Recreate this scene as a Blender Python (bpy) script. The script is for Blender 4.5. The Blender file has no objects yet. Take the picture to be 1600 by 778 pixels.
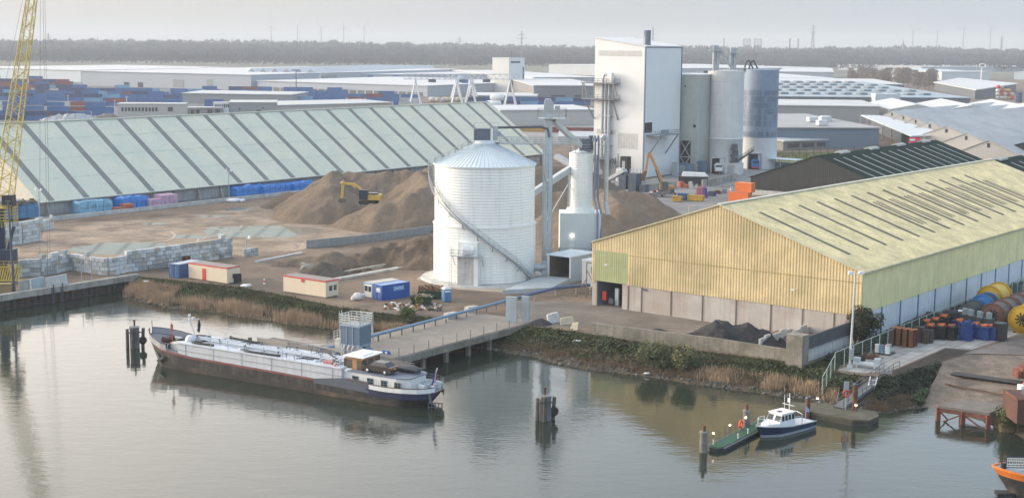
import bpy, math, random
import numpy as np
from mathutils import Vector, Matrix
from mathutils.geometry import tessellate_polygon
R = math.radians
rnd = random.Random(7)
sc = bpy.context.scene
COL = sc.collection

# ------------------------------------------------------------------ camera, sky, sun, exposure
CAM_H, FPX, IMW = 43.0, 2200.0, 1600.0
PITCH, ROLL = math.atan((389 - 68.5) / FPX), R(0.45)
cam = bpy.data.cameras.new('camera')
cam.sensor_width = 36.0
cam.lens = 36.0 * FPX / IMW
cam.clip_start, cam.clip_end = 0.5, 40000
camo = bpy.data.objects.new('camera', cam)
COL.objects.link(camo)
camo.matrix_world = Matrix.Translation((0, 0, CAM_H)) @ Matrix.Rotation(math.pi / 2 - PITCH, 4, 'X') @ Matrix.Rotation(ROLL, 4, 'Z')
sc.camera = camo
sc.view_settings.view_transform = 'Standard'
sc.view_settings.look = 'None'
sc.view_settings.gamma = 1.0
sc.view_settings.exposure = 0.45
sc.view_settings.use_curve_mapping = False
sc.cycles.use_denoising = True
sc.cycles.max_bounces = 6
sc.cycles.diffuse_bounces = 3
sc.cycles.glossy_bounces = 3
sc.cycles.volume_bounces = 1
sc.cycles.sample_clamp_indirect = 6.0

SUN_AZ, SUN_EL = R(-71), R(11)          # azimuth from +Y (camera forward), negative = left
sdir = Vector((math.sin(SUN_AZ) * math.cos(SUN_EL), math.cos(SUN_AZ) * math.cos(SUN_EL), math.sin(SUN_EL)))
world = bpy.data.worlds.new('World')
sc.world = world
world.use_nodes = True
wt = world.node_tree
wt.nodes.clear()
def wn(t, **k):
    n = wt.nodes.new(t)
    for a, b in k.items(): setattr(n, a, b)
    return n
sky = wn('ShaderNodeTexSky', sky_type='NISHITA', sun_disc=False)
sky.sun_elevation, sky.sun_rotation = SUN_EL, SUN_AZ
sky.air_density, sky.dust_density, sky.altitude = 1.0, 4.0, 0.0
geo = wn('ShaderNodeTexCoord')
sep = wn('ShaderNodeSeparateXYZ'); wt.links.new(geo.outputs['Generated'], sep.inputs[0])
ramp = wn('ShaderNodeValToRGB')        # thin overcast: paler at the horizon, brighter above
cr = ramp.color_ramp
cr.elements[0].position, cr.elements[0].color = 0.0, (0.44, 0.44, 0.445, 1)
cr.elements[1].position, cr.elements[1].color = 1.0, (0.52, 0.59, 0.68, 1)
e = cr.elements.new(0.04); e.color = (0.54, 0.535, 0.53, 1)
e = cr.elements.new(0.2); e.color = (1.16, 1.21, 1.28, 1)
e = cr.elements.new(0.55); e.color = (0.76, 0.84, 0.94, 1)
wt.links.new(sep.outputs['Z'], ramp.inputs[0])
dot = wn('ShaderNodeVectorMath', operation='DOT_PRODUCT'); dot.inputs[1].default_value = sdir
wt.links.new(geo.outputs['Generated'], dot.inputs[0])
glow = wn('ShaderNodeMapRange', interpolation_type='SMOOTHERSTEP'); glow.inputs[1].default_value = 0.0; glow.inputs[2].default_value = 1.0
wt.links.new(dot.outputs['Value'], glow.inputs[0])
gcol = wn('ShaderNodeMix', data_type='RGBA', blend_type='ADD')
gcol.inputs[7].default_value = (1.6, 1.28, .92, 1)   # veil of cloud lit by the low sun
pw = wn('ShaderNodeMath', operation='POWER'); pw.inputs[1].default_value = 1.3
wt.links.new(glow.outputs[0], pw.inputs[0]); 
low = wn('ShaderNodeMapRange'); low.inputs[1].default_value = 0.03; low.inputs[2].default_value = 0.16; low.inputs[3].default_value = 0.12
wt.links.new(sep.outputs['Z'], low.inputs[0])
ml = wn('ShaderNodeMath', operation='MULTIPLY'); wt.links.new(pw.outputs[0], ml.inputs[0]); wt.links.new(low.outputs[0], ml.inputs[1])
wt.links.new(ml.outputs[0], gcol.inputs[0])
wt.links.new(ramp.outputs[0], gcol.inputs[6])
cl = wn('ShaderNodeTexNoise'); cl.inputs['Scale'].default_value = 2.2; cl.inputs['Detail'].default_value = 4
mp = wn('ShaderNodeMapping'); mp.inputs['Scale'].default_value = (1, 1, 3.5)
wt.links.new(geo.outputs['Generated'], mp.inputs[0]); wt.links.new(mp.outputs[0], cl.inputs[0])
cm = wn('ShaderNodeMapRange'); cm.inputs[1].default_value = .3; cm.inputs[2].default_value = .7; cm.inputs[3].default_value = 9.3; cm.inputs[4].default_value = 10.3
wt.links.new(cl.outputs[0], cm.inputs[0])
sc10 = wn('ShaderNodeVectorMath', operation='SCALE')
cool = wn('ShaderNodeMapRange'); cool.inputs[1].default_value = .5; cool.inputs[2].default_value = -.35; wt.links.new(dot.outputs['Value'], cool.inputs[0])
tint = wn('ShaderNodeMix', data_type='RGBA', blend_type='MULTIPLY'); tint.inputs[7].default_value = (0.76, 0.95, 1.12, 1)   # bluer away from the sun
wt.links.new(cool.outputs[0], tint.inputs[0]); wt.links.new(gcol.outputs[2], tint.inputs[6])
wt.links.new(tint.outputs[2], sc10.inputs[0]); wt.links.new(cm.outputs[0], sc10.inputs['Scale'])
mixs = wn('ShaderNodeMix', data_type='RGBA'); mixs.inputs[0].default_value = 0.9
wt.links.new(sky.outputs[0], mixs.inputs[6]); wt.links.new(sc10.outputs[0], mixs.inputs[7])
bg = wn('ShaderNodeBackground'); bg.inputs['Strength'].default_value = 0.1
out = wn('ShaderNodeOutputWorld')
wt.links.new(mixs.outputs[2], bg.inputs['Color']); wt.links.new(bg.outputs[0], out.inputs[0])

sun = bpy.data.lights.new('sun', 'SUN')
sun.energy, sun.angle, sun.color = 3.9, R(26), (1.0, 0.86, 0.68)
suno = bpy.data.objects.new('sun', sun); COL.objects.link(suno)
suno.location = (-60, 20, 90)
suno.rotation_euler = sdir.to_track_quat('Z', 'Y').to_euler()

# ------------------------------------------------------------------ survey: photo pixels -> site coordinates (x right, y away, z up; yard = 0)
WZ = -2.5
_cp, _sp, _cr, _sr = math.cos(PITCH), math.sin(PITCH), math.cos(ROLL), math.sin(ROLL)
def at(x, y, z=0.0):
    a, b = x - 800, y - 389
    u, v = a * _cr + b * _sr, -a * _sr + b * _cr
    d = (u, FPX * _cp - v * _sp, -FPX * _sp - v * _cp)
    t = (z - CAM_H) / d[2]
    return Vector((d[0] * t, d[1] * t, z))
def atY(x, y, Y):
    a, b = x - 800, y - 389
    u, v = a * _cr + b * _sr, -a * _sr + b * _cr
    d = (u, FPX * _cp - v * _sp, -FPX * _sp - v * _cp)
    t = Y / d[1]
    return Vector((d[0] * t, Y, CAM_H + d[2] * t))
def proj(p):
    X, Y, Z = p[0], p[1], p[2] - CAM_H
    d = Y * _cp - Z * _sp
    u, v = FPX * X / d, -FPX * (Y * _sp + Z * _cp) / d
    return (800 + u * _cr - v * _sr, 389 + u * _sr + v * _cr)
def zat(p, y):
    lo, hi = -20, 150
    for _ in range(50):
        m = (lo + hi) / 2
        if proj((p[0], p[1], m))[1] > y: lo = m
        else: hi = m
    return lo
SITE = R(-37.3)                                  # the whole site is laid out on one grid
GU = Vector((math.sin(-SITE), math.cos(-SITE), 0))    # along the sheds, away from the water
GV = Vector((math.cos(SITE), math.sin(SITE), 0))      # across, to the right and nearer
def L(p, o, rz=SITE):                            # world -> local coordinates of a thing at o
    d = Vector(p) - Vector(o); c, s = math.cos(-rz), math.sin(-rz)
    return Vector((d.x * c - d.y * s, d.x * s + d.y * c, d.z))

# ------------------------------------------------------------------ helpers
def srgb(r, g, b, k=1.0):
    f = lambda c: ((c / 255 + .055) / 1.055) ** 2.4 if c > 10 else c / 255 / 12.92
    return (f(r) * k, f(g) * k, f(b) * k)

class MB:
    def __init__(s): s.v, s.f, s.m, s.s = [], [], [], []
    def add(s, vs, fs, mi=0, sm=False):
        o = len(s.v); s.v += [tuple(v) for v in vs]
        s.f += [tuple(i + o for i in f) for f in fs]
        s.m += [mi] * len(fs); s.s += [sm] * len(fs)
        return s
    def box(s, x, y, z, sx, sy, sz, rz=0, mi=0):      # centre of the base, size
        c, q = math.cos(rz), math.sin(rz)
        vs = []
        for dz in (0, sz):
            for a, b in ((-1, -1), (1, -1), (1, 1), (-1, 1)):
                p, r = a * sx / 2, b * sy / 2
                vs.append((x + p * c - r * q, y + p * q + r * c, z + dz))
        return s.add(vs, [(3, 2, 1, 0), (4, 5, 6, 7), (0, 1, 5, 4), (1, 2, 6, 5), (2, 3, 7, 6), (3, 0, 4, 7)], mi)
    def bar(s, p, q, w, h=None, mi=0, up=(0, 0, 1)):
        p, q = Vector(p), Vector(q); h = h or w
        d = (q - p)
        if d.length < 1e-6: return s
        d.normalize(); u = Vector(up)
        if abs(d.dot(u)) > .98: u = Vector((1, 0, 0))
        a = d.cross(u).normalized() * w / 2; b = a.normalized().cross(d).normalized() * h / 2
        vs = [p - a - b, p + a - b, p + a + b, p - a + b, q - a - b, q + a - b, q + a + b, q - a + b]
        return s.add(vs, [(0, 1, 2, 3), (7, 6, 5, 4), (1, 0, 4, 5), (2, 1, 5, 6), (3, 2, 6, 7), (0, 3, 7, 4)], mi)
    def tube(s, p, q, r, r2=None, n=8, mi=0, cap=True, sm=True):
        p, q = Vector(p), Vector(q); r2 = r if r2 is None else r2
        d = (q - p).normalized(); u = Vector((0, 0, 1)) if abs(d.z) < .95 else Vector((1, 0, 0))
        a = d.cross(u).normalized(); b = d.cross(a)
        vs = []
        for c, rr in ((p, r), (q, r2)):
            for i in range(n):
                t = 2 * math.pi * i / n
                vs.append(c + a * (rr * math.cos(t)) + b * (rr * math.sin(t)))
        s.add(vs, [(i, (i + 1) % n, n + (i + 1) % n, n + i) for i in range(n)], mi, sm)
        if cap: s.add(vs, [tuple(range(n))[::-1], tuple(range(n, 2 * n))], mi)
        return s
    def path(s, pts, r, n=6, mi=0):
        for a, b in zip(pts[:-1], pts[1:]): s.tube(a, b, r, n=n, mi=mi)
        return s
    def lathe(s, prof, n=24, c=(0, 0, 0), mi=0, sm=True, a0=0, a1=2 * math.pi, axis='z', cap=True):
        full = abs(a1 - a0 - 2 * math.pi) < 1e-6; k = n if full else n + 1
        vs = []
        for r, z in prof:
            for i in range(k):
                t = a0 + (a1 - a0) * i / n
                x, y, w = r * math.cos(t), r * math.sin(t), z
                if axis == 'x': x, y, w = z, r * math.cos(t), r * math.sin(t)
                if axis == 'y': x, y, w = r * math.sin(t), z, r * math.cos(t)
                vs.append((c[0] + x, c[1] + y, c[2] + w))
        fs = []
        for j in range(len(prof) - 1):
            for i in range(n):
                i2 = (i + 1) % k
                fs.append((j * k + i, j * k + i2, (j + 1) * k + i2, (j + 1) * k + i))
        s.add(vs, fs, mi, sm)
        if cap and full:
            m = (len(prof) - 1) * k
            s.add(vs, [tuple(range(k))[::-1], tuple(range(m, m + k))], mi)
        return s
    def prism(s, poly, z0, z1, mi=0, mtop=None):
        n = len(poly)
        vs = [(p[0], p[1], z0) for p in poly] + [(p[0], p[1], z1) for p in poly]
        a = sum(poly[i][0] * poly[(i + 1) % n][1] - poly[(i + 1) % n][0] * poly[i][1] for i in range(n))
        if a < 0:
            vs = [(p[0], p[1], z0) for p in poly[::-1]] + [(p[0], p[1], z1) for p in poly[::-1]]
        s.add(vs, [tuple(range(n))[::-1]] + [(i, (i + 1) % n, n + (i + 1) % n, n + i) for i in range(n)], mi)
        return s.add(vs, [tuple(range(n, 2 * n))], mi if mtop is None else mtop)
    def ext(s, poly, vec, mi=0):                       # extrude a planar outline
        n = len(poly); P = [Vector(p) for p in poly]; v = Vector(vec)
        vs = P + [p + v for p in P]
        return s.add(vs, [tuple(range(n))[::-1], tuple(range(n, 2 * n))] + [(i, (i + 1) % n, n + (i + 1) % n, n + i) for i in range(n)], mi)
    def corr(s, a, b, z0, z1, period=.5, depth=.06, nrm=(0, -1), mi=0):   # profiled sheet between two plan points
        a, b = Vector(a[:2]), Vector(b[:2]); ln = (b - a).length; n = max(2, int(ln / period))
        nv = Vector(nrm[:2]).normalized(); vs, fs = [], []
        ts = []
        for i in range(n):
            for f, o in ((0, 0), (.38, 0), (.5, 1), (.88, 1)): ts.append(((i + f) / n, o))
        ts.append((1, 0))
        for t, o in ts:
            p = a.lerp(b, t) + nv * (depth * o)
            zb = z0(t) if callable(z0) else z0; zt = z1(t) if callable(z1) else z1
            vs += [(p.x, p.y, zb), (p.x, p.y, zt)]
        for i in range(len(ts) - 1): fs.append((2 * i, 2 * i + 2, 2 * i + 3, 2 * i + 1))
        return s.add(vs, fs, mi)
    def ico(s, c, r, sub=1, jit=0.0, sq=(1, 1, 1), mi=0, sm=True, seed=0):
        t = (1 + 5 ** .5) / 2
        V = [Vector(v).normalized() for v in ((-1, t, 0), (1, t, 0), (-1, -t, 0), (1, -t, 0), (0, -1, t), (0, 1, t), (0, -1, -t), (0, 1, -t), (t, 0, -1), (t, 0, 1), (-t, 0, -1), (-t, 0, 1))]
        F = [(0, 11, 5), (0, 5, 1), (0, 1, 7), (0, 7, 10), (0, 10, 11), (1, 5, 9), (5, 11, 4), (11, 10, 2), (10, 7, 6), (7, 1, 8), (3, 9, 4), (3, 4, 2), (3, 2, 6), (3, 6, 8), (3, 8, 9), (4, 9, 5), (2, 4, 11), (6, 2, 10), (8, 6, 7), (9, 8, 1)]
        for _ in range(sub):
            cache, G = {}, []
            def mid(i, j):
                k = (min(i, j), max(i, j))
                if k not in cache: cache[k] = len(V); V.append((V[i] + V[j]).normalized())
                return cache[k]
            for a, b, d in F:
                x, y, z = mid(a, b), mid(b, d), mid(d, a)
                G += [(a, x, z), (b, y, x), (d, z, y), (x, y, z)]
            F = G
        rr = random.Random(seed)
        vs = [(c[0] + v.x * r * sq[0] * k, c[1] + v.y * r * sq[1] * k, c[2] + v.z * r * sq[2] * k) for v in V for k in [1 + rr.uniform(-jit, jit)]]
        return s.add(vs, F, mi, sm)
    def rail(s, pts, h=1.05, w=.05, step=1.6, mids=1, mi=0):          # posts and rails along a line
        P = [Vector(p) for p in pts]
        for a, b in zip(P[:-1], P[1:]):
            n = max(1, round((b - a).length / step))
            for i in range(n + 1):
                q = a.lerp(b, i / n); s.bar(q, q + Vector((0, 0, h)), w, mi=mi)
            for k in range(mids + 1):
                zz = Vector((0, 0, h * (k + 1) / (mids + 1))); s.bar(a + zz, b + zz, w, mi=mi)
        return s
    def mesh(s, name, mats):
        me = bpy.data.meshes.new(name)
        me.from_pydata(s.v, [], s.f)
        mats = mats if isinstance(mats, (list, tuple)) else [mats]
        for m in mats: me.materials.append(m)
        me.polygons.foreach_set('material_index', s.m)
        me.polygons.foreach_set('use_smooth', s.s)
        me.update()
        return me
    def each(s, name, mats, parent=None, loc=(0, 0, 0), rz=0):      # every loose piece becomes an object of its own
        key, par = {}, []
        def find(i):
            while par[i] != i: par[i] = par[par[i]]; i = par[i]
            return i
        ids = []
        for v in s.v:
            k = tuple(round(c, 4) for c in v)
            if k not in key: key[k] = len(par); par.append(len(par))
            ids.append(key[k])
        for f in s.f:
            for i in f[1:]:
                a, b = find(ids[f[0]]), find(ids[i])
                if a != b: par[b] = a
        pcs = {}
        for n, f in enumerate(s.f): pcs.setdefault(find(ids[f[0]]), []).append(n)
        out = []
        for fs in pcs.values():
            mp, m = {}, MB()
            for n in fs:
                for i in s.f[n]:
                    if i not in mp: mp[i] = len(m.v); m.v.append(s.v[i])
                m.f.append(tuple(mp[i] for i in s.f[n])); m.m.append(s.m[n]); m.s.append(s.s[n])
            out.append(m.build(name, mats, parent, loc, rz))
        return out
    def build(s, name, mats, parent=None, loc=(0, 0, 0), rz=0):
        o = bpy.data.objects.new(name, s.mesh(name, mats)); COL.objects.link(o)
        o.location = loc; o.rotation_euler = (0, 0, rz)
        if parent is not None: o.parent = parent
        return o

def tag(o, label=None, cat=None, group=None, kind=None):
    if label: o['label'] = label
    if cat: o['category'] = cat
    if group: o['group'] = group
    if kind: o['kind'] = kind
    return o
def thing(name, label, cat, loc=(0, 0, 0), rz=0, group=None):
    o = bpy.data.objects.new(name, None); COL.objects.link(o)
    o.location = loc; o.rotation_euler = (0, 0, rz)
    return tag(o, label, cat, group)
def copy_tree(o, parent=None, **k):
    c = o.copy(); COL.objects.link(c)
    if parent is not None: c.parent = parent
    for ch in KIDS(o): copy_tree(ch, c)
    return c
def KIDS(o): return [c for c in bpy.data.objects if c.parent == o] if not o.children else list(o.children)

# ------------------------------------------------------------------ materials (all procedural)
_MC = {}
def mat(name, col, rough=.7, metal=0.0, var=.12, vs=.6, bump=0.0, bs=3.0, stain=None, st=(.5, .6, .25), streak=None, spec=.5, fine=0.0, coat=0):
    """base colour varied by noise; stain = (colour) in patches, st = (scale, threshold, softness); streak = (colour, amount) vertical runs"""
    if name in _MC: return _MC[name]
    m = bpy.data.materials.new(name); m.use_nodes = True
    t = m.node_tree; t.nodes.clear(); N = t.nodes.new; K = t.links.new
    b = N('ShaderNodeBsdfPrincipled'); o = N('ShaderNodeOutputMaterial'); K(b.outputs[0], o.inputs[0])
    b.inputs['Roughness'].default_value = rough; b.inputs['Metallic'].default_value = metal
    b.inputs['Specular IOR Level'].default_value = spec
    tc = N('ShaderNodeTexCoord')
    n1 = N('ShaderNodeTexNoise'); n1.inputs['Scale'].default_value = vs; n1.inputs['Detail'].default_value = 5; n1.inputs['Roughness'].default_value = .6
    K(tc.outputs['Object'], n1.inputs['Vector'])
    mr = N('ShaderNodeMapRange'); mr.inputs[1].default_value = .3; mr.inputs[2].default_value = .7
    mr.inputs[3].default_value = 1 - var; mr.inputs[4].default_value = 1 + var; K(n1.outputs[0], mr.inputs[0])
    sca = N('ShaderNodeVectorMath'); sca.operation = 'SCALE'; sca.inputs[0].default_value = col; K(mr.outputs[0], sca.inputs['Scale'])
    cur = sca.outputs[0]
    if fine:
        nf = N('ShaderNodeTexNoise'); nf.inputs['Scale'].default_value = vs * 14; nf.inputs['Detail'].default_value = 3; K(tc.outputs['Object'], nf.inputs['Vector'])
        mf = N('ShaderNodeMapRange'); mf.inputs[1].default_value = .3; mf.inputs[2].default_value = .7; mf.inputs[3].default_value = 1 - fine; mf.inputs[4].default_value = 1 + fine; K(nf.outputs[0], mf.inputs[0])
        s2 = N('ShaderNodeVectorMath'); s2.operation = 'SCALE'; K(cur, s2.inputs[0]); K(mf.outputs[0], s2.inputs['Scale']); cur = s2.outputs[0]
    if stain:
        n2 = N('ShaderNodeTexNoise'); n2.inputs['Scale'].default_value = st[0]; n2.inputs['Detail'].default_value = 6; n2.inputs['Roughness'].default_value = .65
        mp = N('ShaderNodeMapping'); mp.inputs['Location'].default_value = (13.7, 5.1, 2.3); K(tc.outputs['Object'], mp.inputs[0]); K(mp.outputs[0], n2.inputs['Vector'])
        r2 = N('ShaderNodeMapRange'); r2.inputs[1].default_value = st[1] - st[2] / 2; r2.inputs[2].default_value = st[1] + st[2] / 2; K(n2.outputs[0], r2.inputs[0])
        mx = N('ShaderNodeMix'); mx.data_type = 'RGBA'; K(r2.outputs[0], mx.inputs[0]); K(cur, mx.inputs[6]); mx.inputs[7].default_value = (*stain, 1); cur = mx.outputs[2]
    if streak:
        n3 = N('ShaderNodeTexNoise'); n3.inputs['Scale'].default_value = 1.0; n3.inputs['Detail'].default_value = 4
        mp3 = N('ShaderNodeMapping'); mp3.inputs['Scale'].default_value = (2.2, 2.2, .12); K(tc.outputs['Object'], mp3.inputs[0]); K(mp3.outputs[0], n3.inputs['Vector'])
        r3 = N('ShaderNodeMapRange'); r3.inputs[1].default_value = .5; r3.inputs[2].default_value = .75; r3.inputs[4].default_value = streak[1]; K(n3.outputs[0], r3.inputs[0])
        mx = N('ShaderNodeMix'); mx.data_type = 'RGBA'; K(r3.outputs[0], mx.inputs[0]); K(cur, mx.inputs[6]); mx.inputs[7].default_value = (*streak[0], 1); cur = mx.outputs[2]
    K(cur, b.inputs['Base Color'])
    if bump:
        nb = N('ShaderNodeTexNoise'); nb.inputs['Scale'].default_value = bs; nb.inputs['Detail'].default_value = 6; K(tc.outputs['Object'], nb.inputs['Vector'])
        bp = N('ShaderNodeBump'); bp.inputs['Strength'].default_value = 1; bp.inputs['Distance'].default_value = bump; K(nb.outputs[0], bp.inputs['Height']); K(bp.outputs[0], b.inputs['Normal'])
    _MC[name] = m
    return m
def emit(name, col, k):
    if name in _MC: return _MC[name]
    m = bpy.data.materials.new(name); m.use_nodes = True
    b = m.node_tree.nodes['Principled BSDF']; b.inputs['Base Color'].default_value = (*col, 1)
    b.inputs['Emission Color'].default_value = (*col, 1); b.inputs['Emission Strength'].default_value = k
    _MC[name] = m; return m
def sand(name, col, dark, scale=.35, ridge=None):
    return mat(name, col, .95, var=.16, vs=scale, fine=.10, stain=dark, st=(scale * .5, .58, .25), bump=.35, bs=1.1, spec=.1)

CONC = mat('concrete', (.36, .34, .31), .9, var=.2, vs=.5, fine=.1, stain=(.2, .185, .16), st=(.35, .6, .2), streak=((.13, .12, .1), .55), spec=.2)
CONCL = mat('pale concrete', (.50, .50, .49), .9, var=.14, vs=.5, fine=.08, stain=(.3, .28, .25), st=(.35, .62, .2), streak=((.25, .22, .18), .45), spec=.2)
STEEL = mat('galvanised steel', (.40, .43, .46), .45, .35, var=.14, vs=1.2)
DSTEEL = mat('dark steel', (.09, .10, .12), .5, .2, var=.2)
GREYP = mat('grey blue paint', (.15, .21, .29), .5, var=.1)
WHITE = mat('white paint', (.74, .75, .75), .5, var=.05, streak=((.45, .42, .38), .25))
BLACK = mat('black rubber', (.02, .02, .022), .7)
RUST = mat('rusty steel', (.16, .065, .035), .9, var=.3, vs=1.5, stain=(.07, .035, .025), st=(1.2, .55, .2))
GLASS = mat('dark window glass', (.03, .04, .05), .08, var=.1)
RED = mat('red paint', (.55, .05, .04), .5, var=.08)
BLUE = mat('blue paint', (.03, .10, .36), .5, var=.12, streak=((.02, .05, .15), .4))
ORANGE = mat('orange paint', (.75, .17, .03), .5, var=.1, streak=((.35, .09, .03), .4))
YELLOW = mat('yellow paint', (.60, .38, .05), .5, var=.12, streak=((.25, .16, .05), .5))
WOOD = mat('weathered timber', (.10, .085, .07), .9, var=.3, vs=1.2, streak=((.2, .18, .15), .5))
LAMP = emit('lamp glow', (1.0, .72, .38), 8)
# ------------------------------------------------------------------ the setting: air, water, ground, banks
hz = MB().box(0, 7000, -8, 26000, 16000, 140).build('haze', None)
hz.data.materials.clear()
hm = bpy.data.materials.new('haze air'); hm.use_nodes = True; hm.node_tree.nodes.clear()
pv = hm.node_tree.nodes.new('ShaderNodeVolumePrincipled'); mo = hm.node_tree.nodes.new('ShaderNodeOutputMaterial')
pv.inputs['Color'].default_value = (.64, .68, .735, 1); pv.inputs['Density'].default_value = .00016; pv.inputs['Anisotropy'].default_value = .1
hm.node_tree.links.new(pv.outputs[0], mo.inputs['Volume'])
hz.data.materials.append(hm)
tag(hz, kind='stuff')

# water
wm = bpy.data.materials.new('harbour water'); wm.use_nodes = True
t = wm.node_tree; b = t.nodes['Principled BSDF']; N, K = t.nodes.new, t.links.new
b.inputs['Base Color'].default_value = (.026, .035, .026, 1); b.inputs['Roughness'].default_value = .07; b.inputs['IOR'].default_value = 1.5
tc = N('ShaderNodeTexCoord')
def nz(scale, loc, det, sc3=(1, 1, 1), rz=0):
    mp = N('ShaderNodeMapping'); mp.inputs['Scale'].default_value = sc3; mp.inputs['Location'].default_value = loc; mp.inputs['Rotation'].default_value = (0, 0, rz)
    n = N('ShaderNodeTexNoise'); n.inputs['Scale'].default_value = scale; n.inputs['Detail'].default_value = det
    K(tc.outputs['Object'], mp.inputs[0]); K(mp.outputs[0], n.inputs['Vector']); return n.outputs[0]
def mth(op, a, b_):
    m = N('ShaderNodeMath'); m.operation = op
    for i, q in enumerate((a, b_)):
        if isinstance(q, (int, float)): m.inputs[i].default_value = q
        else: K(q, m.inputs[i])
    return m.outputs[0]
swell = nz(.5, (0, 0, 0), 2, (.55, 1, 1), R(-12))
rip = nz(2.2, (5, 3, 0), 3, (.6, 1, 1), R(10))
gust = nz(.022, (1, 9, 0), 3)
gm = N('ShaderNodeMapRange'); gm.inputs[1].default_value = .40; gm.inputs[2].default_value = .62; gm.inputs[3].default_value = .25; gm.inputs[4].default_value = 1; K(gust, gm.inputs[0])
h = mth('ADD', mth('MULTIPLY', swell, .024), mth('MULTIPLY', mth('MULTIPLY', rip, .02), gm.outputs[0]))
bp = N('ShaderNodeBump'); bp.inputs['Strength'].default_value = 1; bp.inputs['Distance'].default_value = 1.0
K(h, bp.inputs['Height']); K(bp.outputs[0], b.inputs['Normal'])
wat = MB().add([(-420, -200, 0), (420, -200, 0), (420, 300, 0), (-420, 300, 0)], [(0, 1, 2, 3)]).build('water', wm, loc=(0, 0, WZ))
tag(wat, kind='structure')

# shore lines, top of the bank (yard level) and water's edge
QA, QB = at(0, 463), at(215, 430)
qd = (QB - QA).normalized(); QL = QA - qd * 140
top_px = [(215, 432), (300, 441), (375, 449), (440, 461), (530, 480), (620, 492), (700, 499), (800, 507), (860, 513), (925, 522), (1000, 535), (1100, 549), (1200, 562), (1262, 572), (1330, 585), (1400, 590), (1440, 575), (1500, 556), (1545, 545), (1680, 560), (1900, 600)]
wat_px = [(190, 464), (262, 482), (340, 489), (420, 502), (505, 514), (600, 525), (690, 538), (765, 546), (830, 558), (905, 576), (1000, 588), (1100, 602), (1190, 614), (1250, 624), (1320, 640), (1385, 645), (1425, 638), (1450, 636), (1475, 641), (1572, 668), (1720, 760)]
top = [at(*p) for p in top_px]; edge = [at(p[0], p[1], WZ) for p in wat_px]
def dens(pts, step):
    out = []
    for a, b_ in zip(pts[:-1], pts[1:]):
        n = max(1, int((b_ - a).length / step))
        out += [a.lerp(b_, i / n) for i in range(n)]
    return out + [pts[-1]]
from mathutils import noise as mnoise
def nse(x, y, s, k=0): return mnoise.noise(Vector((x * s, y * s, k * 7.3)))
# resample both lines with the same count
def resamp(A, B, per):
    ta, tb, idx = [], [], []
    for i in range(len(A) - 1):
        for j in range(per):
            f = j / per; ta.append(A[i].lerp(A[i + 1], f)); tb.append(B[i].lerp(B[i + 1], f)); idx.append(i + f)
    return ta + [A[-1]], tb + [B[-1]], idx + [len(A) - 1]
TA, TB, TI = resamp(top, edge, 8)
bank = MB(); nrow = 9
vs = []
for k, (a, b_) in enumerate(zip(TA, TB)):
    slip = TI[k] > 16.6
    for j in range(nrow + 1):
        f = j / (nrow - 1)
        p = a.lerp(b_, f)
        if j == 0: p = a + (a - b_).normalized() * .8; p.z = -.02
        elif not slip:
            p.z = -2.5 * (f ** .8) + .35 * nse(p.x, p.y, .35) * math.sin(min(f, 1) * 3.0) + .15 * nse(p.x, p.y, 1.1, 2)
            p.x += .7 * nse(p.x, p.y, .25, 3) * f; p.y += .7 * nse(p.x, p.y, .25, 4) * f
        else: p.z = -2.5 * f ** 1.5
        if j == nrow: p.z = -5
        vs.append(p)
nn = nrow + 1
vsb = vs[:]
nb_ = [i for i, x in enumerate(TI) if x <= 16.6][-1]
soil = sand('bank soil', (.10, .082, .062), (.05, .05, .03), .6)
bank.add(vs[:(nb_ + 1) * nn], [(k * nn + j, (k + 1) * nn + j, (k + 1) * nn + j + 1, k * nn + j + 1) for k in range(nb_) for j in range(nrow)], 0, True)
tag(bank.build('river_bank', soil), kind='structure')
slipm = mat('slipway stone', (.19, .148, .115), .9, var=.3, vs=.5, fine=.4, stain=(.09, .075, .06), st=(.25, .55, .2), bump=.08, bs=2.5)
sl = MB(); q = vs[nb_ * nn:]
sl.add(q, [(k * nn + j, (k + 1) * nn + j, (k + 1) * nn + j + 1, k * nn + j + 1) for k in range(len(q) // nn - 1) for j in range(nrow)])
tag(sl.build('slipway', slipm), kind='structure')

# yard and land beyond: one sheet to the horizon
near = [QL, QA, QB] + TA[1:]
last = near[-1]
poly = [Vector((p.x, p.y, 0)) for p in near] + [Vector(q) for q in ((600, last.y - 60, 0), (9000, 100, 0), (12000, 14400, 0), (-12000, 14400, 0), (-9000, 100, 0))]
tri = tessellate_polygon([poly])
gmb = MB(); gmb.v = [tuple(p) for p in poly]
for a, b_, c in tri:
    n_ = (poly[b_] - poly[a]).cross(poly[c] - poly[a]).z
    gmb.f.append((a, b_, c) if n_ > 0 else (a, c, b_)); gmb.m.append(0); gmb.s.append(False)
dirt = mat('yard dirt', (.195, .145, .108), .92, var=.22, vs=.06, fine=.12, stain=(.11, .09, .075), st=(.07, .54, .16), bump=.05, bs=1.2, spec=.25)
tag(gmb.build('ground', dirt), kind='structure')

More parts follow.
